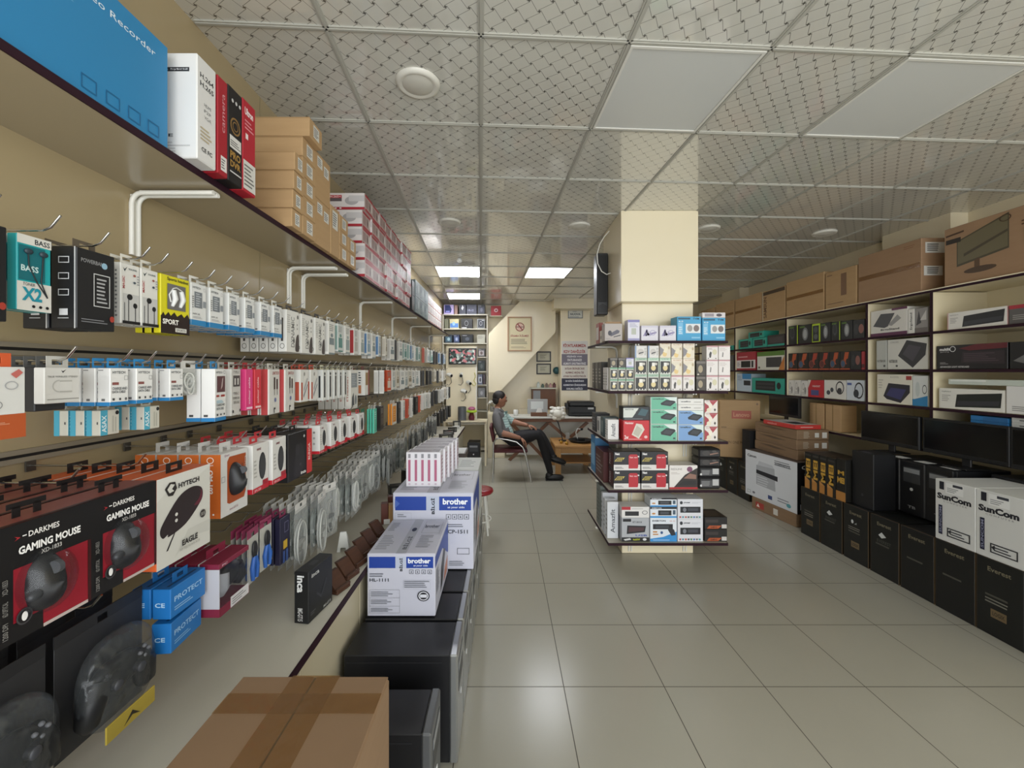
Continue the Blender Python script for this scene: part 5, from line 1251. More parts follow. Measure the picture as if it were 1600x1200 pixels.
# side wings of the pillar shelf: goods facing the counter
rr = random.Random(13)
def wing(lev, specs, group):
    for y, w, d, h, base, decs, label in specs:
        put(carton('boxed_gadget', w, d, h, base, decs, .0015), (PX0 + .015, y, LEV[lev] + .0015), -R90, label, 'box', group)
VW = [('L', 'r', .1, .1, .9, .9, '#e4e2dc'), ('F', 'l', .1, .2, .9, .8, '#8a8a86', 5), ('R', 't', .3, .15, .7, .8, '#5a5c62', 'Amazfit', 1, 90)]
wing(0, [(3.42, .05, .09, .30, '#d4d6da', VW, 'tall white box, first on the lowest pillar tier facing the counter'), (3.50, .05, .09, .30, '#d4d6da', VW, 'tall white box, second on the lowest pillar tier facing the counter'), (3.58, .05, .13, .33, '#c9cbd0', VW, 'tall white box, third on the lowest pillar tier facing the counter'), (3.72, .14, .13, .36, '#6c746f', [('F', 'l', .1, .1, .9, .9, '#4a514c', 8)], 'tall grey green box on the lowest tier facing the counter')], 'side boxes of the lowest pillar tier')
wing(1, [(3.68, .3, .12, .26, '#54201f', [('F', 'l', .1, .2, .9, .8, '#8a8480', 5)], 'dark red box on the fourth tier facing the counter'), (3.94, .18, .13, .34, '#3f7fb0', [('F', 'r', .1, .2, .9, .8, '#7fb0d0')], 'blue box on the fourth tier facing the counter')], 'side boxes of the fourth pillar tier')
wing(2, [(3.40, .035, .09, .165, '#e3e1de', VW, 'slim white box, first on the middle tier facing the counter'), (3.45, .035, .09, .165, '#e3e1de', VW, 'slim white box, second on the middle tier facing the counter'), (3.58, .10, .13, .17, '#4a5a5c', [('F', 'r', .1, .2, .9, .8, '#7c8a8a')], 'teal grey box on the middle tier facing the counter'), (3.72, .1, .13, .15, '#d9d8d2', [('F', 'r', .2, .2, .8, .8, '#77787a')], 'white and grey box on the middle tier facing the counter'), (3.9, .16, .13, .17, '#3c3d40', [('F', 'l', .1, .2, .9, .8, '#77777a', 4)], 'charcoal box on the middle tier facing the counter')], 'side boxes of the middle pillar tier')
wing(3, [(3.42 + .05 * k, .04, .13, .19, '#e0dcd8', [('F', 'l', .1, .2, .9, .8, '#8a8a86', 5), ('R', 'r', .2, .1, .8, .3, '#c9a09c')], 'slim white box, %s on the second tier facing the counter' % nth(k + 1)) for k in range(3)] + [(3.66 + .13 * k, .1, .12, .24, ('#45423e', '#6c6862', '#55504a')[k], [('F', 'l', .1, .2, .9, .8, '#a09a90', 5)], 'dark upright box, %s on the second tier facing the counter' % nth(k + 1)) for k in range(3)], 'side boxes of the second pillar tier')
wing(4, [(3.5, .1, .13, .17, '#b08d62', [('F', 'r', .2, .2, .8, .6, '#d8cbb0')], 'tan box on the top tier facing the counter'), (3.62, .09, .12, .11, '#d6cfc0', [('F', 'e', .2, .3, .4, .6, '#44403c'), ('F', 'e', .6, .3, .8, .6, '#44403c')], 'small cream box on the top tier facing the counter'), (3.75, .12, .13, .19, '#9a5048', [('F', 'r', .1, .2, .9, .8, '#cfc6bd')], 'reddish box on the top tier facing the counter')], 'side boxes of the top pillar tier')

# loudspeaker on the pillar with its cable
sp = thing('loudspeaker', 'tall slim black loudspeaker hung beside the central pillar', 'loudspeaker', (0, 0, 0))
q = PB()
q.box(.875, 3.86, 2.10, .98, 4.0, 2.68, noisy('speaker_cabinet', '#2a2a2b', '#323233', 8, .4), .008)
q.obj('cabinet', sp)
q = PB()
q.box(.888, 3.853, 2.22, .967, 3.859, 2.66, noisy('speaker_mesh', '#1a1a1b', '#242425', 300, .6), .003)
q.prism([(.888, 3.853, 2.12), (.967, 3.853, 2.12), (.967, 3.853, 2.18), (.928, 3.853, 2.205), (.888, 3.853, 2.18)], (0, .006, 0), '#121212')
q.obj('grille', sp)
PB().box(.9795, 3.9, 2.3, .9848, 3.96, 2.5, '#555555').obj('mounting_bracket', sp)
cb = PB()
cb.tube([(XU(u, 3.80), 3.80, ZV(v, 3.80)) for u, v in ((952, 361), (944, 370), (937, 382), (933, 397), (934, 412), (940, 424), (948, 429), (955, 426))], .005, '#e6e4dc', 8)
tag(cb.obj('cable'), 'white cable looping down from the ceiling beside the loudspeaker', 'cable')
# ------------------------------------------------------------------ goods in and on the wall cabinet
FX = CXF + .02
def shelf_item(u0, u1, vt, z, fn, label, cat, group=None, d=.22, rz=-R90, dx=0.0):
    """box whose front fills the stretch of shelf seen between two columns; its height from the top edge at the middle"""
    y1, y0 = YU(u0, FX), YU(u1, FX)
    for hi, lo in zip(DIV, DIV[1:]):
        if lo < (y0 + y1) / 2 < hi:
            y0, y1 = max(y0, lo + .013), min(y1, hi - .013)
    ym = (y0 + y1) / 2
    h = EYE + (VY - vt) * ym / FOC - z - .0015
    w = y1 - y0 - .004
    return put(fn(w, h), (FX + dx, ym, z + .0015), rz, label, cat, group)
def F_(name, base, decs, d=.2, ch=.002):
    return lambda w, h: carton(name, w, d, h, base, decs, ch)
KEY = lambda c='#e0dcd4', k='#1e1e20', e='#c9a09a': F_('keyboard_box', c, [('F', 'p', [(.27, .1), (.95, .2), (.97, .86), (.3, .72)], k), ('F', 'p', [(.3, .18), (.92, .28), (.94, .5), (.31, .4)], '#333338'), ('F', 't', .05, .8, .2, .88, '#6a6660', 'keyboard', 0), ('F', 'l', .05, .35, .2, .7, '#a9a49c', 4), ('F', 'r', 0, 0, .02, 1, e), ('R', 'r', 0, 0, 1, 1, e)])
KBTEAL = F_('keyboard_box', '#2f9f8c', [('F', 'r', .12, .18, .74, .82, '#1c1d20'), ('F', 'r', .16, .3, .7, .45, '#38393d'), ('F', 'r', .16, .55, .7, .7, '#38393d'), ('F', 'e', .78, .3, .9, .75, '#1c1d20')])
z1, z2, z3 = [z + .001 for z in SH]
zb = .951
g_ = 'keyboard boxes in the wall cabinet'
shelf_item(1480, 1574, 484, z3, KEY(), 'white keyboard box with black keyboard picture, top shelf', 'box', g_)
shelf_item(1576, 1640, 474, z3, F_('keyboard_box', '#5a5654', [('F', 'r', 0, .8, .8, 1, '#a32c36'), ('F', 'l', .1, .2, .8, .5, '#9a9690', 3)]), 'dark grey box with a red band, top shelf', 'box', g_)
shelf_item(1463, 1575, 538, z2, F_('keyboard_box', '#161314', [('F', 't', .05, .78, .22, .9, '#e0dedb', 'multilit', 2), ('F', 'c', .21, .72, .3, .96, '#e0dedb'), ('F', 't', .06, .7, .2, .75, '#b9b5b2', 'gaming', 0), ('F', 'p', [(.35, .85), (.6, 1), (1, 1), (1, .8), (.5, .75)], '#5c1a20'), ('F', 'p', [(.38, .25), (.97, .2), (.97, .7), (.4, .72)], '#2a2024'), ('F', 'l', .42, .3, .92, .66, '#4a3a40', 5), ('F', 't', .06, .06, .5, .13, '#d6d3d0', 'ADVANCED LIGHT KEYBOARD', 1), ('F', 'l', .06, .2, .2, .3, '#9a9694', 2)]), 'long black gaming keyboard box with dark red glow', 'box', g_)
shelf_item(1577, 1640, 533, z2, F_('keyboard_box', '#1b1a1a', [('F', 'p', [(.1, .3), (.5, .6), (.4, .2)], '#6c6a68'), ('F', 'r', .4, .8, 1, .9, '#8a2a30')]), 'black box at the end of the shelf beside the gaming keyboard', 'box', g_)
shelf_item(1467, 1570, 608, z1, KEY('#dfddd3', '#1f2420', '#cfcabd'), 'white box picturing a black keyboard and mouse', 'box', g_)
shelf_item(1571.5, 1640, 604, z1, F_('keyboard_box', '#dcdad6', [('F', 'l', .15, .1, .8, .3, '#8a8884', 3)]), 'plain white box beside the keyboard and mouse box', 'box', g_)
pb_ = carton('tube_light_box', .82, .06, .04, '#c4cbc0', [('F', 'r', .02, .6, .3, .9, '#e2e6de'), ('R', 'r', .1, .1, .9, .9, '#7a6a48')], .003)
put(pb_, (FX + .01, 2.72, z1 + .185), -R90, 'long thin pale box lying on the keyboard and mouse box', 'box')
for k in range(9):
    put(carton('modem_box', .22, .2, .032, '#3a86bf' if k < 5 else '#2f7ab4', [('F', 'r', .35, .0, 1, 1, '#2c6aa0')], .001), (FX, 2.86, zb + .0025 + k * .0335), -R90, 'flat blue box, %s of the pile below the keyboards' % nth(k + 1), 'box', 'flat blue boxes')
    put(carton('modem_box', .42, .2, .034, '#cfcfca', [('F', 'r', .1, .3, .7, .5, '#5a5a5a')], .001), (FX, 2.52, zb + .0025 + k * .035), -R90, 'flat white box, %s of the pile beside the flat blue ones' % nth(k + 1), 'box', 'flat white boxes')
put(carton('modem_box', .1, .2, .2, '#4a2624', [('F', 'l', .1, .2, .9, .8, '#8a6a60', 5)]), (FX, 3.05, zb + .0025), -R90, 'dark reddish box beside the flat blue boxes', 'box')
LAPS = F_('laptop_stand_box', '#d9d5cc', [('F', 'r', 0, 0, 1, .12, '#5c2348'), ('F', 'r', .6, .92, 1, 1, '#5c2348'), ('F', 'p', [(.08, .4), (.3, .85), (.68, .82), (.5, .35), (.4, .3)], '#4c4c4e'), ('F', 'p', [(.5, .4), (.75, .75), (.85, .6), (.6, .35)], '#9a9894'), ('F', 't', .3, .18, .8, .27, '#3a3836', 'ErgoStand', 2)])
g_ = 'laptop stand boxes'
shelf_item(1360, 1418, 483, z3, LAPS, 'white box with purple bands and a laptop stand', 'box', g_)
shelf_item(1418.5, 1429, 483, z3, F_('laptop_stand_box', '#e0ddd6', [('F', 't', .3, .15, .75, .85, '#3a3836', 'ErgoStand', 1, 90)]), 'white upright spine beside the purple banded box', 'box', g_)
shelf_item(1429.5, 1450, 481, z3, F_('laptop_stand_box', '#8f8a86', [('F', 'p', [(.1, .3), (.3, .9), (.5, .4)], '#3c3a3c'), ('F', 'r', 0, 0, 1, .2, '#6c6460'), ('F', 'p', [(.4, .5), (.9, .9), (.9, .5)], '#c9c5c0')]), 'grey printed box squeezed against the cabinet divider', 'box', g_)
shelf_item(1369, 1385.5, 532, z2, F_('laptop_stand_box', '#b9bab2', [('F', 't', .1, .25, .9, .33, '#55554f', 'NOTEBOOK', 1), ('F', 'e', .7, .08, .9, .16, '#4a4a46')]), 'pale grey cooler box behind the angled notebook stand picture', 'box', g_)
shelf_item(1386.5, 1450, 529, z2, F_('laptop_stand_box', '#cfcdc4', [('F', 'p', [(.28, .45), (.5, .95), (.98, .8), (.95, .45), (.65, .05)], '#333234'), ('F', 'p', [(.4, .5), (.55, .8), (.85, .7), (.65, .25)], '#47444a'), ('F', 't', .05, .22, .27, .32, '#4a4a46', 'NOTEBOOK', 1), ('F', 't', .08, .88, .3, .93, '#8a8a84', 'CONCORD', 0), ('F', 'e', .22, .08, .28, .15, '#4a4a46')]), 'white box with an angled black notebook stand', 'box', g_)
shelf_item(1370, 1425, 585, z1, F_('laptop_stand_box', '#dcd7c6', [('F', 'p', [(.2, .25), (.35, .7), (.95, .65), (.95, .4), (.7, .05), (.3, .15)], '#2a2930'), ('F', 'p', [(.28, .28), (.42, .55), (.85, .5), (.7, .15)], '#3a3a66'), ('F', 't', .4, .88, .65, .94, '#8a857a', 'X-COOL', 0), ('F', 'r', .85, .82, 1, .95, '#a03a34'), ('F', 'l', .05, .5, .2, .85, '#b9b4a6', 4)]), 'cream box picturing a dark laptop cooler', 'box', g_)
shelf_item(1425.5, 1450, 587, z1, F_('laptop_stand_box', '#d6d8d4', [('F', 'r', 0, 0, 1, .22, '#2f7fb0'), ('F', 'p', [(0, .2), (1, .2), (1, .35)], '#2f7fb0'), ('F', 'c', .65, .4, .95, .7, '#33363a'), ('F', 'e', .2, .3, .5, .8, '#c2c8c4')]), 'white and blue box beside the laptop cooler box', 'box', g_)
# headsets
HS1 = F_('headset_box', '#17191a', [('F', 'r', .9, 0, 1, 1, '#a9c42c'), ('F', 'e', .15, .2, .7, .8, '#2c2f31'), ('F', 'c', .2, .3, .65, .9, '#4a4e50'), ('F', 'r', .1, .86, .6, .94, '#55762a')], .15)
HS2 = F_('headset_box', '#b7cf2e', [('F', 'r', .1, .05, .9, .9, '#24272a'), ('F', 'e', .25, .15, .75, .45, '#595d60'), ('F', 'e', .25, .5, .75, .85, '#4a4e50')], .15)
HS3 = F_('headset_box', '#1c1d1e', [('F', 'e', .3, .15, .75, .85, '#77797a'), ('F', 'e', .38, .25, .66, .75, '#a9abaa'), ('F', 'r', .1, .85, .5, .93, '#55762a')], .15)
HS4 = F_('headset_box', '#1e1f20', [('F', 'e', .5, .25, .95, .75, '#8a5a50'), ('F', 'e', .1, .2, .5, .8, '#303234')], .15)
HSO = F_('headset_box', '#1a1614', [('F', 'p', [(.3, .3), (.5, .95), (.9, .95), (.7, .3)], '#b4532a'), ('F', 'e', .08, .12, .5, .5, '#3a5570'), ('F', 'c', .05, .1, .55, .55, '#7a4a38'), ('F', 'r', 0, 0, 1, .07, '#b4532a'), ('F', 'e', .6, .3, .9, .6, '#241c1a')], .15)
HSR = F_('headset_box', '#1a1614', [('F', 'p', [(.3, .3), (.5, .95), (.9, .95), (.7, .3)], '#a8402a'), ('F', 'e', .08, .12, .5, .5, '#5c2c2a'), ('F', 'c', .05, .1, .55, .55, '#8a4a38'), ('F', 'r', 0, 0, 1, .07, '#b4532a'), ('F', 'e', .6, .3, .9, .6, '#241c1a')], .15)
g_ = 'black headset boxes on the upper cabinet shelf'
for k, (a, b, f) in enumerate(((1229.5, 1247, HS1), (1247.5, 1268, HS3), (1268.5, 1281, HS2), (1281.5, 1298, HS3), (1298.5, 1313, HS1), (1313.5, 1332, HS3), (1332.5, 1351, HS4))):
    shelf_item(a, b, 509 - k * 1.6, z3, f, '%s, %s from the far divider on the upper shelf' % (('black headset box with a lime edge', 'black headset box', 'lime framed black headset box', 'black headset box with a grey headset', 'black headset box with a lime edge', 'black headset box with a pale headset', 'black headset box with a brown spot')[k], nth(k + 1)), 'headset box', g_)
g_ = 'orange headset boxes on the middle cabinet shelf'
for k in range(7):
    a, b = 1230 + k * 16.4, 1230 + (k + 1) * 16.4
    shelf_item(a + .3, b, 552 - k * .6, z2, (HSO, HSO, HSR, HSR, HSO, HSO, HS4)[k], '%s, %s from the far divider on the middle shelf' % ('black and orange headset box' if k < 6 else 'black headset box', nth(k + 1)), 'headset box', g_)
shelf_item(1345.5, 1351.5, 549, z2, F_('headset_box', '#a32c34', [('F', 'r', .1, .1, .9, .3, '#4a1a1e')], .15), 'thin red box after the orange headset boxes', 'box')
g_ = 'boxes on the lower cabinet shelf'
PERF = F_('earphone_box', '#d5d1c9', [('F', 'c', .2, .4, .5, .85, '#7a7672'), ('F', 'e', .5, .15, .8, .6, '#8a8680'), ('F', 'l', .1, .1, .9, .3, '#b0aca6', 2)])
WHP = F_('headset_box', '#d9d6cd', [('F', 'c', .55, .25, .92, .95, '#2c2a2c'), ('F', 'e', .62, .3, .82, .6, '#3a3a3c'), ('F', 'e', .12, .2, .3, .45, '#44464c'), ('F', 'e', .3, .35, .45, .6, '#44464c')])
shelf_item(1230, 1240.5, 594, z1, PERF, 'small white box, first on the lower shelf of the headset bay', 'box', g_)
shelf_item(1241, 1251, 594, z1, PERF, 'small white box, second on the lower shelf of the headset bay', 'box', g_)
shelf_item(1251.5, 1262, 595, z1, PERF, 'small white box, third on the lower shelf of the headset bay', 'box', g_)
shelf_item(1262.5, 1287, 594, z1, F_('headset_box', '#b8262f', [('F', 'p', [(0, 0), (0, .5), (.2, 1), (.0, 1)], '#d6d2ca'), ('F', 'r', .2, .12, .7, .42, '#4a4f80'), ('F', 't', .3, .6, .8, .7, '#e9cfcc', 'HEADSET', 1)]), 'bright red box on the lower shelf of the headset bay', 'box', g_)
shelf_item(1287.5, 1322, 594, z1, WHP, 'white headphone box beside the bright red box', 'headset box', g_)
shelf_item(1322.5, 1351, 594, z1, F_('headset_box', '#ccd2d8', [('F', 'c', .45, .1, .95, .9, '#2a2c30'), ('F', 'e', .4, .15, .7, .55, '#33363c'), ('F', 'r', .05, .75, .3, .86, '#4a5f9c')]), 'pale blue headphone box against the near divider', 'headset box', g_)
# keyboards of the next bay
g_ = 'keyboard boxes of the far bay'
for a, b in ((1154, 1175), (1176, 1198)):
    shelf_item(a, b, 530 - (b - 1175) * .09, z3, KBTEAL, 'teal keyboard box standing on the far bay top shelf, %s one' % ('first' if a < 1170 else 'second'), 'box', g_)
_y = YU(1186, FX)
put(carton('keyboard_box', .33, .2, .085, '#2f9f8c', [('F', 'r', .1, .18, .74, .82, '#1c1d20'), ('F', 'e', .78, .3, .9, .75, '#1c1d20'), ('F', 'r', .14, .3, .7, .45, '#38393d')], .002), (FX, 5.50, z3 + .1315), -R90, 'teal keyboard box lying on top of the other two', 'box', g_)
shelf_item(1199, 1226, 523, z3, F_('keyboard_box', '#332f30', [('F', 'r', 0, 0, 1, .18, '#2f9f8c'), ('F', 'r', .1, .3, .9, .8, '#463f41')]), 'dark keyboard box with a teal edge in the far bay', 'box', g_)
shelf_item(1149.5, 1180.5, 550, z2, F_('keyboard_box', '#a32c38', [('F', 'r', 0, .1, 1, .55, '#dcd6d2'), ('F', 'r', .25, .15, .75, .5, '#1e1d1f'), ('F', 'r', .8, .15, .9, .5, '#1e1d1f'), ('F', 'r', .1, .7, .6, .76, '#d9a0a2'), ('F', 'l', .04, .2, .2, .45, '#8a8488', 3)]), 'red and white keyboard box in the far bay', 'box', g_)
shelf_item(1183, 1226, 549, z2, F_('keyboard_box', '#d6d5c8', [('F', 'r', 0, .76, 1, 1, '#5b7f35'), ('F', 'r', .35, .15, .9, .68, '#3a3a3c'), ('F', 'p', [(.8, .0), (1, .0), (1, .75), (.9, .4)], '#c07a3a'), ('F', 'e', .05, .08, .12, .2, '#55554f')]), 'white keyboard box with a green band in the far bay', 'box', g_)
shelf_item(1149.5, 1174, 584, z1, F_('keyboard_box', '#b9c8d2', [('F', 'r', .5, .35, .95, .62, '#2a2d33'), ('F', 'r', .4, .7, 1, 1, '#3f86b8'), ('F', 'l', .08, .6, .4, .9, '#8a98a4', 3)]), 'pale blue keyboard box in the far bay', 'box', g_)
shelf_item(1175, 1226, 591, z1, KBTEAL, 'teal keyboard box on the lowest shelf of the far bay', 'box', g_)
shelf_item(1118, 1146, 541, z3 , KBTEAL, 'teal box in the last bay beyond the pillar', 'box', g_)
shelf_item(1112, 1146, 556, z2, F_('keyboard_box', '#5a5a56', [('F', 'l', .1, .2, .8, .8, '#8a8a86', 4)]), 'dull grey box in the last bay beyond the pillar', 'box', g_)

# cartons on the cabinet
ZC_ = CTOP + .0015
def top_carton(u0, u1, vt, decs, base, label, d=.38, name='cardboard_carton', ut=None, dx=.03, tape=True):
    X = CXF + dx
    y1, y0 = YU(u0, X), YU(u1, X)
    yt = YU(ut if ut else u0, X)
    h = EYE + (VY - vt) * yt / FOC - ZC_
    w = y1 - y0 - .012
    c = carton(name, w, d, h, base, decs, .004)
    if tape:
        t = PB()
        t.box(-w / 2 + .01, -.0011, h * .47, w / 2 - .01, -.0005, h * .56, TAPE)
        c = (name, [('carton', c[1][0][1], ()), ('packing_tape', t.mesh('packing_tape'), ())])
    put(c, (X, (y0 + y1) / 2, ZC_), -R90, label, 'carton', 'cartons on the wall cabinet')
MON = [('F', 'p', [(.13, .3), (.13, .74), (.6, .97), (.6, .42)], '#4c4632'), ('F', 'p', [(.14, .34), (.14, .72), (.59, .94), (.59, .45)], '#6b6248'), ('F', 'r', .02, .72, .17, .8, '#2a211a'), ('F', 'p', [(.02, .85), (.2, .87), (.2, .9), (.02, .88)], '#4a3320'), ('F', 'p', [(.3, .2), (.35, .2), (.35, .38), (.3, .36)], '#5a4028'), ('F', 'e', .2, .14, .5, .24, '#4a3521'), ('F', 'p', [(.2, .45), (.59, .68), (.59, .72), (.2, .5)], '#4a4230'), ('F', 't', .72, .42, .78, .66, '#4a3320', 'FHD', 1), ('F', 'l', .7, .7, .98, .8, '#5a3d24', 2), ('F', 'c', .52, .84, .62, .95, '#4a3320')]
top_carton(1474, 1665, 360, MON, CARD, 'cardboard monitor carton printed with a flat screen', ut=1475, tape=False)
top_carton(1340, 1441, 371, [('R', 'r', .08, .72, .5, .92, '#dad7cf'), ('R', 'l', .12, .75, .4, .9, '#333333', 4), ('R', 'r', .05, .3, .45, .48, '#dad7cf'), ('R', 'l', .12, .33, .4, .46, '#333333', 4), ('F', 'l', .75, .86, .95, .93, '#8a6242', 2)], CARD, 'long brown carton with white end labels beside the monitor carton', ut=1441)
top_carton(1289, 1339, 413, [('F', 'r', .52, .3, .7, .88, '#7a5a40'), ('F', 'l', .06, .88, .3, .94, '#7a5a40', 1), ('F', 'r', .08, .12, .6, .14, '#7a5a40')], CARD2, 'carton on the cabinet with a dark upright oblong print', ut=1339, tape=False)
top_carton(1228, 1288, 424, [], CARD2, 'plain taped carton beside the one with the upright print', ut=1287)
top_carton(1191, 1227, 446, [('F', 'r', 0, .86, 1, .97, '#4a3a2a'), ('F', 't', .05, .1, .2, .8, '#6a4a30', 'SAMSUN', 1, 90), ('F', 'r', 0, 0, .03, 1, '#d8ccb4')], CARD2, 'carton on the cabinet with a dark band along its top', ut=1226, tape=False)
top_carton(1148, 1190, 456, [], CARD2, 'taped carton sixth along the cabinet top', ut=1189)
top_carton(1118, 1147, 468, [], CARD2, 'smaller taped carton seventh along the cabinet top', ut=1146)
top_carton(1095, 1117, 480, [], CARD2, 'last carton along the cabinet top beyond the pillar', ut=1116)

# ------------------------------------------------------------------ cartons and computers on the floor by the cabinet
RX = 2.895
pcd = [('F', 't', .25, .84, .75, .9, '#77705a', 'Everest', 1), ('F', 'l', .2, .5, .8, .56, '#4c4a42', 1), ('R', 'r', 0, 0, .02, 1, '#584936'), ('L', 'r', .98, 0, 1, 1, '#584936'), ('T', 'r', .0, .0, 1, .03, '#584936'), ('F', 'r', 0, 0, .008, 1, '#584936')]
pc1 = carton('computer_carton', .230, .42, .452, '#131412', pcd + [('F', 'r', .32, .25, .66, .36, '#6b5a40'), ('F', 't', .36, .28, .62, .33, '#2a241a', 'LOGIX', 1), ('F', 'l', .2, .42, .8, .5, '#77746a', 2)], .003)
pc2 = carton('computer_carton', .230, .42, .452, '#131412', pcd + [('F', 'p', [(.3, .68), (.42, .74), (.58, .68), (.42, .64)], '#c9cbc8'), ('F', 't', .25, .56, .75, .61, '#55554c', 'EVEREST', 0)], .003)
pc3 = carton('computer_carton', .230, .42, .452, '#121211', pcd, .003)
pc4 = carton('computer_carton', .230, .42, .452, '#131412', pcd + [('F', 'e', .32, .68, .42, .75, '#d3d5d2'), ('F', 'p', [(.45, .68), (.55, .72), (.55, .68)], '#8f928e'), ('F', 'l', .2, .56, .8, .63, '#77746a', 2), ('F', 'r', .32, .25, .66, .36, '#6b5a40'), ('F', 't', .36, .28, .62, .33, '#2a241a', 'LOGIX', 1)], .003)
kinds = [pc1, pc3, pc3, pc3, pc2, pc4, pc2, pc1]
g_ = 'black computer cartons on the floor'
dsc = {id(pc1): 'black computer carton with a tan label', id(pc2): 'black computer carton with a silver swoosh', id(pc3): 'plain black computer carton', id(pc4): 'black computer carton with a white dot'}
ys = [YU(u, RX) for u in (1251, 1281, 1317, 1358, 1406.5, 1460, 1525, 1601)] + [2.06]
for k in range(8):
    y = (ys[k] + ys[k + 1]) / 2
    pr = [pc1, pc2, pc4, pc2, pc3, pc3, pc1, pc3][k]
    put(pr, (RX, y, .0), -R90, '%s on the floor, %s from the printer carton' % (dsc[id(pr)], nth(k + 1)), 'computer box', g_)
for k in range(4):
    y = 5.83 - k * .255
    put((pc2, pc2, pc4, pc1)[k], (RX + .05, y - .01, .0), -R90, 'black computer carton, %s beyond the white printer carton' % nth(k + 1), 'computer box', g_)
sun = carton('computer_carton', .238, .40, .40, '#d3d3cf', [('F', 't', .06, .68, .9, .78, '#22232a', 'SunCom', 3), ('F', 't', .22, .64, .8, .665, '#77777c', 'C O M P U T E R', 0), ('F', 'r', .12, .84, .24, .97, '#22242c'), ('F', 'r', .28, .8, .72, .97, '#e3e3e0'), ('F', 'r', .46, .92, .7, .96, '#3a3c44'), ('F', 'l', .32, .82, .6, .9, '#8a8a8c', 3), ('F', 'r', .1, .1, .2, .58, '#22243a'), ('F', 't', .12, .13, .18, .55, '#8a8ca4', 'SUNCOM', 1, 90), ('F', 'o', .32, .1, .88, .24, '#2a2b30', .12), ('F', 'l', .4, .13, .84, .21, '#3a3b40', 2), ('F', 'p', [(.34, .18), (.42, .22), (.42, .14)], '#2a2b30')], .004)
for k, (a, b) in enumerate(((1461, 1523.5), (1524, 1601))):
    y = (YU(a, RX) + YU(b, RX)) / 2
    put(sun, (RX + .002, y, .4535), -R90, 'white lettered computer carton stacked on black cartons, %s' % ('the one touching the black towers', 'second from the black towers')[k], 'computer box', 'white computer cartons')
put(sun, (RX + .002, 2.163, .4535), -R90, 'white lettered computer carton, third from the black towers', 'computer box', 'white computer cartons')
# gold and black board boxes
mei = lambda w: carton('motherboard_box', w, .26, .345, '#171612', [('F', 'r', 0, .0, .7, .22, '#b0793a'), ('F', 'p', [(0, .22), (.7, .22), (0, .32)], '#c08a4a'), ('F', 't', .2, .3, .8, .82, '#c79b3c', 'MEI', 2, 90), ('F', 'r', .1, .9, .9, .95, '#3a3834'), ('L', 'r', 0, .0, 1, .22, '#b0793a')], .002)
for k in range(4):
    put(mei(.088), (RX + .01, 3.925 - .0915 * k, .4535), -R90, 'black box with gold lettering, %s of the upright row beside the white printer carton' % nth(k + 1), 'box', 'black and gold boxes')
put(carton('motherboard_box', .1, .26, .36, '#171612', [('F', 'r', 0, 0, 1, .22, '#b0793a'), ('F', 't', .2, .62, .85, .72, '#c79b3c', 'M', 2), ('F', 't', .15, .42, .9, .56, '#c79b3c', 'MEI', 3)], .002), (RX + .01, 3.547, .4535), -R90, 'wider black box with gold lettering beside the tall black carton', 'box', 'black and gold boxes')
put(carton('computer_carton', .205, .18, .45, '#151517', [('T', 'r', .3, .1, .7, .3, '#55555a'), ('F', 'e', .45, .2, .55, .25, '#3a3a3e')], .004), (2.95, 3.385, .4535), -R90, 'tall plain black carton beside the gold lettered boxes', 'computer box')
# bare black towers on the cartons
BTW = tower(.185, .40, .415, mat('#18181a', .35))
def black_tower(x, y, z, label, tw=BTW, w=.185, d=.40):
    return put_tower(tw, (x, y, z), -R90, label, w, d, 'black towers on the cartons')
for k, y in enumerate((3.36, 3.165, 2.97)):
    o = black_tower(3.15, y, .4535, 'black tower with pale sticker on top, %s from the tall plain carton' % nth(k + 1))
    s_ = PB().box(-.05, .05, .4155, .05, .13, .4162, '#d6d6d2')
    s_.obj('sticker', o)
    q = PB()
    q.text((-.03, -.0135, .06), (1, 0, 0), (0, 0, 1), .06, .02, 'TB', '#9a9a9c', 1)
    q.obj('badge', o)
for k, y in enumerate((2.70, 2.50, 2.30)):
    black_tower(3.32, y, .4535, 'black tower behind the white cartons, %s from the open towers' % nth(k + 1))
# monitors on top
def monitor(w, h):
    b = PB()
    b.box(-w / 2, 0, 0, w / 2, .03, h, '#151516', .004)
    b.box(-w / 3, .03, h * .2, w / 3, .05, h * .8, '#151516', .01)
    s_ = PB().box(-w / 2 + .015, -.001, .03, w / 2 - .015, .0, h - .015, mat('#0d0e10', .12))
    st_ = PB()
    st_.box(-.03, .03, -.06, .03, .045, h * .4, '#151516', .004)
    st_.box(-.08, -.06, -.07, .08, .12, -.06, '#151516', .004)
    return ('monitor', [('bezel', b.mesh('bezel'), [('screen', s_.mesh('screen'))]), ('stand', st_.mesh('stand'), ())])
MN = monitor(.55, .265)
for k, y in enumerate((3.52, 2.95, 2.39)):
    put(MN, (3.285, y, .4535 + .419 + .0715), -R90 + (-.03, .01, .02)[k], 'black monitor with a dark screen before the cabinet, %s' % ('the one beside the pale cartons', 'middle one', 'the one above the white cartons')[k], 'monitor', 'black monitors before the cabinet')
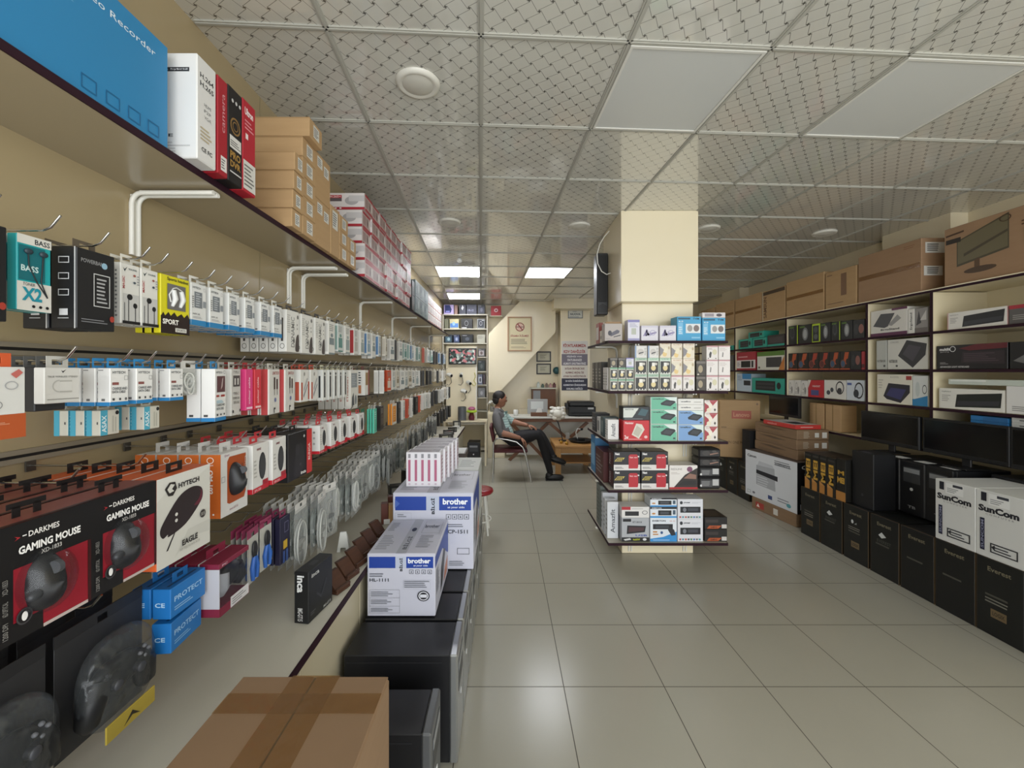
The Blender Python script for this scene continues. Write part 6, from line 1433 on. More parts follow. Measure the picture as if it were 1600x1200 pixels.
# white printer carton, flat brown cartons and what stands on them
bcc = carton('cardboard_carton', .62, .38, .13, CARD3, [('F', 'r', .1, .2, .3, .7, '#a33a30'), ('F', 'p', [(.12, .3), (.2, .3), (.16, .6)], '#e0d8cc'), ('F', 'r', .52, .25, .62, .75, '#cdc8bc'), ('R', 'r', 0, .4, 1, .5, '#7a6248')], .005)
can = carton('printer_carton', .74, .40, .52, '#d2d4d6', [('F', 't', .05, .86, .24, .92, '#3a3c42', 'Canon', 2), ('F', 'p', [(.24, .3), (.24, .72), (.6, .74), (.62, .28)], '#a9abae'), ('F', 'p', [(.24, .54), (.24, .62), (.66, .60), (.66, .50)], '#2a2b30'), ('F', 'p', [(.26, .72), (.3, .82), (.56, .8), (.6, .74)], '#bfc1c4'), ('F', 'l', .26, .3, .58, .5, '#c6c8ca', 4), ('F', 'l', .6, .82, .9, .94, '#77797f', 3), ('F', 't', .62, .84, .88, .89, '#4a4c52', 'i-SENSYS', 1), ('F', 'o', .05, .06, .12, .12, '#4a4c52', .1), ('F', 'e', .16, .07, .22, .12, '#77797f'), ('F', 'r', .48, .08, .56, .16, '#3a4a7a'), ('F', 'l', .66, .1, .9, .2, '#8a8c92', 2), ('F', 'e', .82, .06, .9, .14, '#5a9aa0'),
         ('R', 'r', 0, 0, 1, 1, '#151518'), ('R', 't', .12, .86, .62, .94, '#e6e6e6', 'Canon', 2), ('R', 'r', .2, .76, .4, .785, '#d6d6d6'), ('R', 'r', .1, .22, .5, .31, '#c6cbd6'), ('R', 'r', .08, .08, .5, .19, '#c6cbd6'), ('T', 'r', 0, 0, 1, 1, '#5c5048')], .004)
rzc = math.radians(-83)
put(bcc, (2.90, 4.44, .0), rzc, 'brown carton on the floor under the white printer carton', 'carton')
put(can, (2.90, 4.495, .1315), rzc, 'white and black printer carton with a printer picture, on a brown carton', 'printer box')
FLAT = carton('cardboard_carton', .70, .33, .104, CARD3, [('R', 'r', .55, .25, .68, .7, '#cfccc2'), ('R', 'r', .78, .2, .93, .75, '#d8d5cc'), ('R', 'l', .2, .15, .4, .85, '#b0a490', 6), ('F', 'p', [(.1, .75), (.4, .85), (.8, .7), (.5, .6)], '#5a4632'), ('F', 'l', .1, .1, .8, .4, '#6a543e', 2)], .006)
for k in range(3):
    put(FLAT, (3.0, 4.56, .654 + k * .1055), -R90 + (.012, -.01, .006)[k], 'flat brown carton on the white printer carton, %s of three' % ('lowest', 'middle', 'topmost')[k], 'carton', 'flat brown cartons')
ztop = .654 + .1055 * 3
redb = carton('laptop_box', .50, .27, .045, '#c23a34', [('T', 'r', .02, .02, .98, .98, '#cfccc6'), ('T', 'r', .45, .2, .85, .75, '#33343c'), ('F', 't', .15, .25, .45, .7, '#e6c6c0', 'notebook', 0), ('R', 'l', .2, .3, .8, .7, '#e0b0aa', 1)], .003)
put(redb, (2.985, 4.47, ztop + .002), -R90 + .03, 'flat red and white box lying on the flat brown cartons', 'box')
kb = carton('cardboard_carton', .20, .16, .27, CARD2, [('F', 'r', .45, 0, .5, 1, '#8a6e42'), ('L', 'r', .0, 0, .1, 1, '#8a6e42')], .003)
for k, y in enumerate((4.46, 4.235)):
    put(kb, (3.39, y, .951 + .0025), -R90, 'tan carton standing on the cabinet shelf behind the red box, %s of two' % ('first', 'second')[k], 'carton', 'tan cartons behind the red box')
put(monitor(.52, .235), (3.27, 4.815, ztop + .0725), -R90, 'black flat screen on the flat brown cartons, behind the red box', 'monitor')
len_ = carton('computer_carton', .46, .25, .74, CARD2, [('F', 'r', .30, .68, .78, .82, '#a8492f'), ('F', 't', .34, .71, .74, .79, '#c98a66', 'Lenovo', 2), ('F', 't', .06, .24, .6, .29, '#7a5c38', 'ALL IN ONE PC', 1), ('F', 'l', .04, .5, .2, .55, '#8a6a42', 1), ('F', 'e', .9, .92, .95, .96, '#7a5c38'), ('F', 'r', 0, .5, 1, .503, '#9a7a50')], .004)
put(len_, (3.04, 5.30, .4545), math.radians(-20), 'tall tan carton with a red lettered panel, on black cartons', 'computer box')
put(carton('computer_carton', .4, .25, .6, CARD2, [('F', 'e', .6, .2, .7, .26, '#4a3a24'), ('F', 'r', .7, 0, .71, 1, '#9a7a50')], .004), (2.96, 5.86, .4545), -R90, 'tall tan carton partly behind the one with the red panel', 'computer box')
put(carton('computer_carton', .16, .3, .40, '#17171a', [], .003), (2.96, 5.03, .4545), -R90, 'black carton standing beside the red panelled carton', 'computer box', g_)
# ------------------------------------------------------------------ back of the shop
bk = thing('back_shelving', 'pale shelving full of boxes against the back wall', 'shelving', (0, 0, 0))
BX0, BX1, BY0, BY1 = -1.19, -.31, 8.0, 8.34
bz = [.05, .55, .80, 1.06, 1.31, 1.57, 1.85, 2.12, 2.40, 2.68]
PALEB = noisy('pale_grey_board', '#b9b4a4', '#c2bdae', 4, .4)
for z in bz:
    PB().box(BX0, BY0, z - .02, BX1, BY1, z, PALEB).obj('shelf', bk)
for x in (BX0, BX1 - .02):
    for a, b in zip(bz, bz[1:]):
        PB().box(x + .0005, BY0 + .005, a + .0005, x + .0195, BY1, b - .0205, PALEB).obj('upright', bk)
rr = random.Random(31)
def back_box(u0, u1, k, hpx, base, decs, label):
    x0, x1 = XU(u0, BY0), XU(u1, BY0)
    put(carton('boxed_product', x1 - x0 - .008, .22, min(hpx * BY0 / FOC, .245), base, decs), ((x0 + x1) / 2, BY0 + .02, bz[k] + .0015), 0, label, 'box', 'boxes on the back shelving')
pic = lambda c, d: [('F', 'r', .15, .15, .85, .75, c), ('F', 'e', .35, .25, .7, .65, d), ('F', 'l', .1, .8, .6, .92, '#9a9aa0', 1)]
back_box(693, 709, 9, 15, '#b9a9d8', [('F', 'p', [(.1, .15), (.1, .95), (.6, .95), (.8, .5), (.7, .15)], '#22306a'), ('F', 'r', .2, .2, .6, .35, '#8a8ad0')], 'lilac and navy box on the highest back shelf')
back_box(709.5, 715, 9, 14, '#8a6a60', [], 'narrow brown box on the highest back shelf')
back_box(717, 728, 9, 15, '#14162e', [('F', 'p', [(.3, .6), (.5, .95), (.7, .7), (.5, .4)], '#d0d0d4')], 'navy box with a pale star on the highest back shelf')
back_box(742 - 13.5, 745, 9, 15, '#1d1f38', [('F', 't', .1, .3, .7, .5, '#8a8aa8', 'VR-12', 1)], 'navy lettered box on the highest back shelf')
back_box(746, 758, 9, 15, '#16181f', pic('#2c2e44', '#5a5a6a'), 'dark box last on the highest back shelf')
back_box(694, 701, 8, 15, '#6a6a58', [], 'olive box on the second back shelf')
back_box(702, 717, 8, 15, '#b8b088', [('F', 'r', .05, .1, .95, .55, '#4f7ab8'), ('F', 'e', .3, .3, .6, .7, '#8ab0d8')], 'cream box with a blue picture on the second back shelf')
back_box(720, 738, 8, 15.5, '#1b1a1c', [('F', 'c', .3, .25, .65, .8, '#77777a'), ('F', 'r', .05, .05, .5, .12, '#c9c9c9')], 'black box with a ring picture on the second back shelf')
back_box(745, 758, 8, 15.5, '#33353c', [('F', 'o', .05, .05, .95, .95, '#b9b9b4', .05), ('F', 'c', .3, .3, .65, .75, '#9a9aa0'), ('F', 'r', .6, .8, .9, .86, '#c0c0c0')], 'framed charcoal box on the second back shelf')
back_box(694, 707, 7, 13, '#1f2a36', pic('#3c5a6a', '#9ab0b8'), 'dark teal box on the third back shelf')
back_box(708, 718, 7, 13, '#2a3046', pic('#4a5a80', '#a0a8c0'), 'slate blue box on the third back shelf')
back_box(720, 739, 7, 13.5, '#121316', pic('#22262c', '#4a505a'), 'black box on the third back shelf')
back_box(745, 758, 7, 13, '#a8a698', [('F', 'l', .1, .5, .9, .85, '#77756a', 3)], 'grey box on the third back shelf')
back_box(746, 758, 6, 13, '#4a4848', pic('#b0a8a8', '#6a5a5a'), 'charcoal box with a pale picture on the fourth back shelf')
back_box(746, 758, 5, 17, '#2c3030', pic('#3a4444', '#5a6060'), 'dark green grey box on the fifth back shelf')
back_box(746, 754, 4, 16, '#6a7088', pic('#c0c4cc', '#4a4a5a'), 'blue grey box on the sixth back shelf')
back_box(755, 758, 4, 16, '#4a3c48', pic('#6a5a66', '#2a2a30'), 'plum grey box on the sixth back shelf')
back_box(746, 758, 3, 15, '#77787c', pic('#8a8c90', '#b9bac0'), 'grey box on the seventh back shelf')
rs = thing('wall_ledge', 'short pale ledge by the ceiling above the stair flank', 'shelf', (0, 0, 0))
PB().box(-.29, 8.06, 2.645, -.02, 8.349, 2.66, PALEB).obj('board', rs)
put(carton('boxed_product', .2, .16, .19, '#a02c34', [('F', 'e', .3, .35, .7, .75, '#d0b0b0'), ('F', 'e', .42, .45, .6, .62, '#701a20')]), (-.15, 8.08, 2.6615), 0, 'red box on the short ledge above the stair flank', 'box')

# panel with cameras and the screen over it
pan = PB()
PYF = 7.0
pan.box(-.98, PYF, .752, -.455, PYF + .03, 1.99, CREAM2, .002)
pan.box(-.472, PYF - .003, .752, -.455, PYF, 1.99, '#e8e6dc')
PO = thing('pegboard', 'cream display panel with small cameras at the end of the hook wall', 'display panel', (0, 0, 0))
pan.obj('board', PO)
tv = thing('wall_screen', 'small black framed screen showing a busy picture on the cream panel', 'screen', (0, 0, 0))
x0, x1, z0, z1 = XU(701, PYF - .06), XU(744.5, PYF - .06), ZV(569.5, PYF - .06), ZV(544, PYF - .06)
PB().box(x0, PYF - .06, z0, x1, PYF - .02, z1, '#0e0e10', .004).obj('frame', tv)
PB().box((x0 + x1) / 2 - .06, PYF - .02, z0 + .05, (x0 + x1) / 2 + .06, PYF - .0005, z1 - .05, '#1a1a1a').obj('wall_mount', tv)
sm = bpy.data.materials.new('screen_picture')
sm.use_nodes = True
nt = sm.node_tree
b_ = nt.nodes['Principled BSDF']
vo = nt.nodes.new('ShaderNodeTexVoronoi')
vo.inputs['Scale'].default_value = 26
tc_ = nt.nodes.new('ShaderNodeTexCoord')
rp = nt.nodes.new('ShaderNodeValToRGB')
rp.color_ramp.elements[0].color = lin('#141416')
rp.color_ramp.elements[1].color = lin('#aab4aa')
rp.color_ramp.elements.new(.45).color = lin('#2c3a34')
rp.color_ramp.elements.new(.62).color = lin('#b06468')
rp.color_ramp.elements.new(.72).color = lin('#5a6a66')
nt.links.new(tc_.outputs['Object'], vo.inputs['Vector'])
sep = nt.nodes.new('ShaderNodeSeparateColor')
nt.links.new(vo.outputs['Color'], sep.inputs[0])
nt.links.new(sep.outputs[0], rp.inputs[0])
nt.links.new(rp.outputs[0], b_.inputs['Emission Color'])
nt.links.new(rp.outputs[0], b_.inputs['Base Color'])
b_.inputs['Emission Strength'].default_value = .45
b_.inputs['Roughness'].default_value = .15
PB().box(x0 + .02, PYF - .0612, z0 + .02, x1 - .02, PYF - .0602, z1 - .02, sm).obj('screen', tv)
def cctv(u, v, yaw, label, col='#dddcd4'):
    x, z = XU(u, PYF), ZV(v, PYF)
    t = thing('security_camera', label, 'camera', (x, PYF, z), 0, 'cameras on the cream panel')
    q = PB(); q.cyl((0, -.0005, .02), (0, -.012, .02), .024, col, n=14); q.cyl((0, -.012, .02), (0, -.05, .01), .007, col, n=8); q.obj('bracket', t)
    d = Vector((math.sin(yaw), -math.cos(yaw), -.25)).normalized()
    c = Vector((0, -.07, 0))
    q = PB(); q.cyl(c - d * .045, c + d * .05, .03, col, n=16); q.obj('body', t)
    q = PB(); q.cyl(c + d * .0502, c + d * .056, .025, '#17181a', n=16); q.obj('lens', t)
    q = PB(); q.tube([(0, -.012, 0), (.02, -.02, -.05), (.03, -.015, -.12), (-.01, -.012, -.17), (-.05, -.01, -.16)], .004, '#55544e', 6); q.obj('lead', t)
cctv(703, 586, .9, 'small white camera first on the cream panel, lens facing sideways')
cctv(721, 586, .1, 'small white camera second on the cream panel, facing the doorway')
cctv(733, 598, .6, 'small white camera on the cream panel, lower, beside the yellow cable')
cctv(725, 611, 1.2, 'small white camera lowest on the cream panel')
q = PB(); q.tube([(XU(u, PYF - .01), PYF - .01, ZV(v, PYF - .01)) for u, v in ((741, 582), (743, 588), (740, 595), (744, 600), (741, 603), (737, 599))], .006, '#c8c04a', 6)
tag(q.obj('cable'), 'short yellow cable hanging on the cream panel', 'cable')
# narrow table below the panel
tb = thing('side_table', 'narrow cream table under the camera panel', 'table', (0, 0, 0))
PB().box(-1.0, 6.78, .725, -.28, 7.10, .75, CREAM2, .003).obj('table_top', tb)
for x in (-.99, -.315):
    PB().box(x, 6.8, 0, x + .03, 7.08, .7245, CREAM2).obj('side', tb)
vase = PB(); vase.cyl((0, 0, 0), (0, 0, .22), .07, noisy('grey_metal', '#55575a', '#606265', 6, .35), n=20); vase.cyl((0, 0, .22), (0, 0, .225), .06, '#2c2c2e', n=20)
tag(vase.obj('speaker_can', None, (XU(722, 6.9), 6.9, .7515)), 'grey cylinder standing on the narrow table under the panel', 'speaker')
toy = thing('toy', 'pink and lime toy on the narrow table beside the grey cylinder', 'toy', (XU(737, 6.9), 6.9, .7515))
q = PB(); q.ell((0, 0, .19), (.06, .05, .035), '#c06a90', 16, 8); q.obj('cap', toy)
q = PB(); q.lathe([(.001, .12), (.08, .13), (.09, .145), (.08, .165), (.001, .16)], (0, 0, 0), '#b4d03a', 20); q.obj('ring', toy)
q = PB(); q.lathe([(.001, 0), (.045, 0), (.05, .05), (.03, .12), (.001, .125)], (0, 0, 0), '#6a2436', 16); q.obj('body', toy)
put_tower(tower(.2, .3, .38, mat('#1a1a1c', .35)), (-.5, 6.84, 0), 0, 'black tower computer under the narrow table', .2, .3, 'computers at the back')
# low cabinet beside it
lc = thing('low_cabinet', 'low cream cabinet at the foot of the stair flank', 'cabinet', (0, 0, 0))
PB().box(-.29, 7.45, 0, .02, 7.9, .82, CREAM2, .003).obj('carcass', lc)
PB().box(-.28, 7.44, .42, .01, 7.449, .80, CREAM2, .002).obj('drawer', lc)
PB().box(-.28, 7.44, .03, .01, 7.449, .40, CREAM2, .002).obj('drawer', lc)
fl = thing('flower_bunch', 'small white artificial flowers on the low cabinet', 'flowers', (-.22, 7.6, .8215))
q = PB(); q.lathe([(.001, 0), (.03, 0), (.035, .06), (.028, .1)], (0, 0, 0), '#8a8a86', 14); q.obj('vase', fl)
for k in range(6):
    q = PB(); q.ell((.05 * math.cos(k), .05 * math.sin(k), .15 + .02 * (k % 3)), (.03, .03, .018), '#e2e0da', 10, 6); q.tube([(0, 0, .08), (.03 * math.cos(k), .03 * math.sin(k), .13), (.05 * math.cos(k), .05 * math.sin(k), .145 + .02 * (k % 3))], .002, '#3a4a30', 5); q.obj('flower', fl)

# no smoking notice on the stair flank, signs on the back pillar
def board(name, label, x0, x1, z0, z1, y, decs, base, frame=None, cat='sign'):
    w, h = x1 - x0, z1 - z0
    t = thing(name, label, cat, ((x0 + x1) / 2, y, z0))
    p = PB(); p.box(-w / 2, -.006, 0, w / 2, -.0005, h, base)
    k0 = len(p.v)
    p.dec(w, .005, h, decs)
    p.v[k0:] = [(a, b - .0062, c) for a, b, c in p.v[k0:]]
    p.obj('panel', t)
    if frame:
        f = PB()
        e = .025
        for a, b, c, d in ((-w / 2 - e, -e, w / 2 + e, 0), (-w / 2 - e, h, w / 2 + e, h + e), (-w / 2 - e, 0, -w / 2, h), (w / 2, 0, w / 2 + e, h)):
            f.box(a, -.02, b, c, -.0005, d, frame)
        f.obj('frame', t)
    return t
Y_ = Yst
board('no_smoking_notice', 'framed notice with a crossed out cigarette on the stair flank', XU(795, Y_), XU(829, Y_), ZV(547, Y_), ZV(497, Y_), Y_,
      [('F', 'c', .3, .58, .72, .86, '#8a3a34'), ('F', 'e', .36, .62, .66, .82, '#d8b0a0'), ('F', 'r', .34, .71, .68, .73, '#3a3430'), ('F', 'p', [(.37, .82), (.41, .84), (.66, .62), (.62, .6)], '#8a3a34'), ('F', 't', .08, .40, .92, .49, '#9a4a40', 'SİGARA İÇİLMEZ', 2), ('F', 'l', .1, .18, .9, .36, '#77705c', 4), ('F', 'l', .1, .05, .9, .12, '#a89a80', 2)], '#dcd0aa', mat('#b08a66', .4))
Y_ = 7.9
board('name_sign', 'small framed name sign high on the back pillar', XU(887.5, Y_), XU(910.5, Y_), ZV(497.5, Y_), ZV(484.5, Y_), Y_, [('F', 't', .15, .38, .85, .62, '#4a5a5c', 'NUOVA', 2), ('F', 'o', 0, 0, 1, 1, '#55606a', .08), ('F', 'l', .1, .12, .9, .26, '#77808a', 1), ('F', 'l', .3, .76, .7, .88, '#77808a', 1)], '#d6d8d2')
for lab, v0, v1, base, ink, lines in (('white sign with red capitals, topmost of the four on the back pillar', 533, 553, '#dcd8d2', '#a8403a', ['FİYATLARIMIZA', 'KDV DAHİLDİR']), ('grey violet sign with white capitals on the back pillar', 553.3, 571, '#77707c', '#e6e2e2', ['FİŞİNİZ YOK', 'FATURANIZI', 'ALMAYI UNUTMAYINIZ']),
                                      ('white sign with brown capitals on the back pillar', 571.3, 591, '#e2dcd0', '#7a4038', ['SATILAN ÜRÜNLER İADE', 'ALINMAZ ARIZALI İSE', 'AYNISI İLE DEĞİŞTİRİLİR']), ('dark navy sign with white capitals, lowest on the back pillar', 591.3, 610, '#22223a', '#e0e0e4', ['20 GÜN İÇERİSİNDE', 'ALINMAYAN CİHAZLARDAN', 'SORUMLU DEĞİLİZ'])):
    n = len(lines)
    D = [('F', 't', .06 + .03 * (len(max(lines, key=len)) - len(l)) * .7, .06 + (n - 1 - k) * .94 / n, .94 - .03 * (len(max(lines, key=len)) - len(l)) * .7, .06 + (n - 1 - k) * .94 / n + .62 / n, ink, l, 2) for k, l in enumerate(lines)]
    board('shop_sign', lab, XU(877.5, Y_), XU(918, Y_), ZV(v1, Y_), ZV(v0, Y_), Y_, D, base)

# desk with crossed legs
dk_ = thing('desk', 'white topped desk with crossed brown wooden legs', 'desk', (0, 0, 0))
PB().box(.03, 7.12, .75, 1.75, 7.58, .782, mat('#dcdad2', .3), .003).obj('desk_top', dk_)
PB().box(.05, 7.14, .69, 1.73, 7.56, .7495, BROWNWOOD).obj('apron', dk_)
PB().box(.05, 7.5, .05, 1.73, 7.52, .689, mat('#d6d3c8', .4)).obj('modesty_panel', dk_)
def brace(xa, xb, y):
    p = PB()
    d = Vector((xb - xa, 0, -.69)).normalized()
    n = Vector((d.z, 0, -d.x)) * .035
    a, b = Vector((xa, y, .689)), Vector((xb, y, .0))
    p.prism([a - n * 1, b - n, b + n, a + n], (0, .04, 0), BROWNWOOD)
    p.v = [(x, yy, max(z, 0)) for x, yy, z in p.v]
    p.v = [(x, yy, min(z, .689)) for x, yy, z in p.v]
    p.obj('crossed_leg', dk_)
brace(.79, 1.55, 7.15); brace(1.47, .71, 7.195); brace(.79, .10, 7.195); brace(.12, .75, 7.15)
mo = thing('desktop_computer', 'silver desktop screen seen from behind with a paper taped on', 'monitor', (XU(840, 7.3), 7.3, .7835))
PB().box(-.18, 0, .03, .18, .03, .29, mat('#a9a9a6', .35), .006).obj('casing', mo)
PB().box(-.12, -.0012, .115, .1, -.0003, .25, '#d6dad6').obj('paper_note', mo)
q = PB(); q.box(-.09, -.04, 0, .09, .1, .006, mat('#a9a9a6', .35)); q.box(-.04, .03, .006, .04, .04, .15, mat('#a9a9a6', .35)); q.obj('stand', mo)
ts = thing('tissue_box', 'brown tissue box with a white tissue on the desk', 'tissue box', (XU(842, 7.2), 7.16, .7835))
PB().box(-.14, 0, 0, .14, .1, .065, BROWNWOOD, .004).obj('box', ts)
q = PB(); q.prism([(-.05, .05, .065), (.06, .05, .065), (.05, .05, .13), (.0, .05, .145), (-.03, .05, .12)], (0, .012, 0), '#e6e6e0'); q.obj('tissue', ts)
pr = thing('printer', 'black office printer on the desk before the back pillar', 'printer', (XU(908, 7.3), 7.2, .7835))
q = PB(); q.box(-.24, 0, 0, .24, .34, .17, '#161618', .012); q.box(-.22, .02, .17, .22, .33, .25, '#1b1b1d', .014); q.obj('body', pr)
q = PB(); q.box(-.2, -.08, .05, .16, .0, .06, '#232326', .003); q.obj('paper_tray', pr)
q = PB(); q.box(-.28, .02, .12, -.242, .2, .22, '#2a2a2d', .006); q.obj('side_panel', pr)
q = PB(); q.box(.1, -.002, .12, .2, -.0003, .15, '#c9c9c9'); q.obj('badge', pr)
tag(PB().lathe([(.001, 0), (.04, 0), (.045, .1), (.038, .1), (.036, .01), (.001, .01)], (0, 0, 0), '#e2e2dc', 18).obj('cup', None, (XU(806, 7.3), 7.3, .7835)), 'white cup on the desk behind the seated man', 'cup')
# wall unit and frames behind the desk
wu = thing('wall_unit', 'small brown wall cabinet with a pale ledge behind the desk', 'cabinet', (0, 0, 0))
PB().box(.53, 8.05, 1.225, 1.04, 8.345, 1.245, mat('#c9c7b8', .4)).obj('ledge', wu)
PB().box(.56, 8.08, .82, 1.02, 8.345, 1.2245, BROWNWOOD, .003).obj('carcass', wu)
PB().box(.58, 8.074, .9, .72, 8.0795, 1.19, '#8d8f90').obj('niche_panel', wu)
PB().box(.3, 8.1, .0, 1.04, 8.345, .8195, CREAM2, .003).obj('base', wu)
for k, (u, h, c) in enumerate(((841, .12, '#c6ccc6'), (848, .07, '#4a5a50'), (854, .09, '#77645a'), (860, .08, '#b08a88'), (866, .1, '#5a2c30'))):
    q = PB(); q.box(-.03, -.03, 0, .03, .03, h * .7, c, .006); q.ell((0, 0, h * .8), (.02, .02, .02), c, 10, 6)
    tag(q.obj('ornament', None, (XU(u, 8.15), 8.15, 1.2465)), 'little ornament on the pale ledge, %s along it' % nth(k + 1), 'ornament', 'ornaments on the ledge')
for k, (v0, v1) in enumerate(((549, 565.5), (568, 585))):
    board('certificate', 'dark framed certificate on the back wall, %s one' % ('upper', 'lower')[k], XU(840, 8.34), XU(859, 8.34), ZV(v1 - 2, 8.34), ZV(v0 + 2, 8.34), 8.35, [('F', 'o', .05, .06, .95, .94, '#a8a290', .03), ('F', 'l', .2, .25, .8, .8, '#8a8674', 5)], '#c6c2ac', mat('#2a2622', .4), 'certificate')
tag(PB().ell((0, 0, 0), (.075, .075, .075), '#2f5a60', 20, 12).obj('wall_ornament', None, (XU(870, 8.25), 8.27, ZV(579, 8.25))), 'round teal ornament on the back wall beside the certificates', 'ornament')

# coffee table with its clutter
ct = thing('coffee_table', 'light wooden coffee table in front of the desk', 'table', (0, 0, 0))
TX0, TX1, TY0, TY1 = .78, 1.42, 6.2, 6.95
PB().box(TX0, TY0, .415, TX1, TY1, .45, WOOD, .004).obj('table_top', ct)
for x in (TX0 + .005, TX1 - .085):
    for y in (TY0 + .005, TY1 - .085):
        PB().box(x, y, 0, x + .08, y + .08, .4145, WOOD, .004).obj('leg', ct)
PB().box(TX0 + .086, TY0 + .02, .33, TX1 - .086, TY0 + .045, .4145, WOOD).obj('apron', ct)
PB().box(TX0 + .03, TY0 + .09, .16, TX1 - .03, TY1 - .09, .18, WOOD).obj('lower_shelf', ct)
for k, (u, v) in enumerate(((877, 693), (885.5, 695))):
    y = FOC * (EYE - .45) / (v - VY)
    q = PB(); q.lathe([(.001, 0), (.022, 0), (.026, .03), (.02, .045), (.001, .045)], (0, 0, 0), mat('#b8913f', .3, .8), 16)
    tag(q.obj('brass_cup', None, (XU(u, y), max(y, 6.27), .4515)), 'little brass cup on the coffee table, %s the black tray' % ('farther from', 'closer to')[k], 'cup', 'brass cups')
q = PB(); q.lathe([(.001, 0), (.15, 0), (.19, .035), (.185, .04), (.14, .008), (.001, .008)], (0, 0, 0), '#1c1a18', 24)
tag(q.obj('tray', None, (1.215, 6.52, .4515)), 'black tray on the coffee table', 'tray')
q = PB(); q.box(-.07, -.04, 0, .07, .04, .05, '#151515', .012); q.tube([(-.05, 0, .05), (-.08, 0, .14), (-.05, 0, .2), (.0, 0, .19)], .009, '#c9c7c0', 8); q.ell((.02, 0, .19), (.03, .02, .02), '#1a1a1a', 10, 6)
tag(q.obj('desk_lamp', None, (1.215, 6.52, .4605), .3), 'small bent neck lamp standing in the black tray', 'lamp')
q = PB(); q.box(-.03, -.025, 0, .03, .025, .1, '#a9a9a8', .004)
tag(q.obj('dispenser', None, (XU(887, 6.78), 6.78, .4515)), 'small grey upright box on the coffee table', 'dispenser')
ro = thing('rose_lamp', 'large white artificial rose on a tall black stem', 'decoration', (XU(879, 6.6), 6.6, .4515))
q = PB(); q.cyl((0, 0, 0), (0, 0, .015), .06, '#17171a', n=20); q.tube([(0, 0, .015), (-.03, 0, .15), (-.07, 0, .3), (-.09, 0, .36)], .007, '#17171a', 8); q.tube([(-.03, 0, .15), (-.08, 0, .3), (-.12, 0, .35)], .004, '#17171a', 6); q.obj('stem', ro)
q = PB()
q.ell((-.08, 0, .44), (.1, .09, .09), '#e4e0d4', 20, 12)
for k in range(9):
    a = k * 2 * math.pi / 9
    q.ell((-.08 + .085 * math.cos(a), -.02 + .02 * (k % 2), .44 + .075 * math.sin(a)), (.05, .05, .04), '#e6e2d8', 12, 8)
for x in (-.17, .01):
    q.ell((x, 0, .535), (.04, .03, .02), '#dedad0', 10, 6)
q.obj('bloom', ro)

# red stool beside the tower row
so = thing('stool', 'round red stool with white legs beside the tower row', 'stool', (-.25, 4.02, 0))
PB().lathe([(.001, .385), (.14, .385), (.15, .40), (.145, .42), (.10, .43), (.001, .432)], (0, 0, 0), mat('#8f2028', .35), 28).obj('seat', so)
for k in range(4):
    a = math.pi / 4 + k * R90
    q = PB(); q.tube([(.09 * math.cos(a), .09 * math.sin(a), .386), (.14 * math.cos(a), .14 * math.sin(a), .0)], .011, '#dcdad2', 8); q.obj('leg', so)
q = PB(); q.tube([(.125 * math.cos(t * math.pi / 10), .125 * math.sin(t * math.pi / 10), .13) for t in range(20)], .007, '#dcdad2', 6, close=True); q.obj('ring', so)

# ------------------------------------------------------------------ chair and the seated man
ch = thing('armchair', 'chrome framed chair with dark red seat', 'chair', (0, 0, 0))
for y in (5.80, 6.30):
    q = PB(); q.tube([(-.155, y, 0), (-.15, y, .3), (-.145, y, .55), (-.12, y, .605), (-.07, y, .625), (.05, y, .605), (.18, y, .575), (.27, y, .50), (.31, y, .40), (.35, y, .2), (.39, y, 0)], .013, STEEL, 10)
    q.obj('side_frame', ch)
q = PB()
for x, z in ((-.14, .40), (.30, .40)):
    q.tube([(x, 5.80, z), (x, 6.30, z)], .011, STEEL, 8)
q.obj('cross_bar', ch)
RED = noisy('dark_red_upholstery', '#4a1518', '#5a1c20', 30, .6)
PB().box(-.14, 5.825, .412, .34, 6.275, .455, RED, .014).obj('seat', ch)
Tb = Matrix.Translation((-.16, 6.05, .66)) @ Matrix.Rotation(-.2, 4, 'Y')
PB().box(-.022, -.22, -.10, .022, .22, .13, RED, .012, Tb).obj('backrest', ch)

def skinned(chains, levels=2):
    """one continuous surface grown around connected joints: (index, parent, position, radius)"""
    me = bpy.data.meshes.new('skin')
    me.from_pydata([c[1] for c in chains], [(i, c[0]) for i, c in enumerate(chains) if c[0] is not None], [])
    o = link('skin', me)
    md = o.modifiers.new('skin', 'SKIN')
    md.use_smooth_shade = True
    md.branch_smoothing = .6
    for i, c in enumerate(chains):
        r = c[2]
        me.skin_vertices[0].data[i].radius = r if isinstance(r, tuple) else (r, r)
    me.skin_vertices[0].data[0].use_root = True
    sb_ = o.modifiers.new('sub', 'SUBSURF')
    sb_.levels = sb_.render_levels = levels
    bpy.context.view_layer.update()
    m2 = bpy.data.meshes.new_from_object(o.evaluated_get(bpy.context.evaluated_depsgraph_get()))
    vs, fs = [tuple(v.co) for v in m2.vertices], [tuple(p.vertices) for p in m2.polygons]
    bpy.data.objects.remove(o)
    return vs, fs
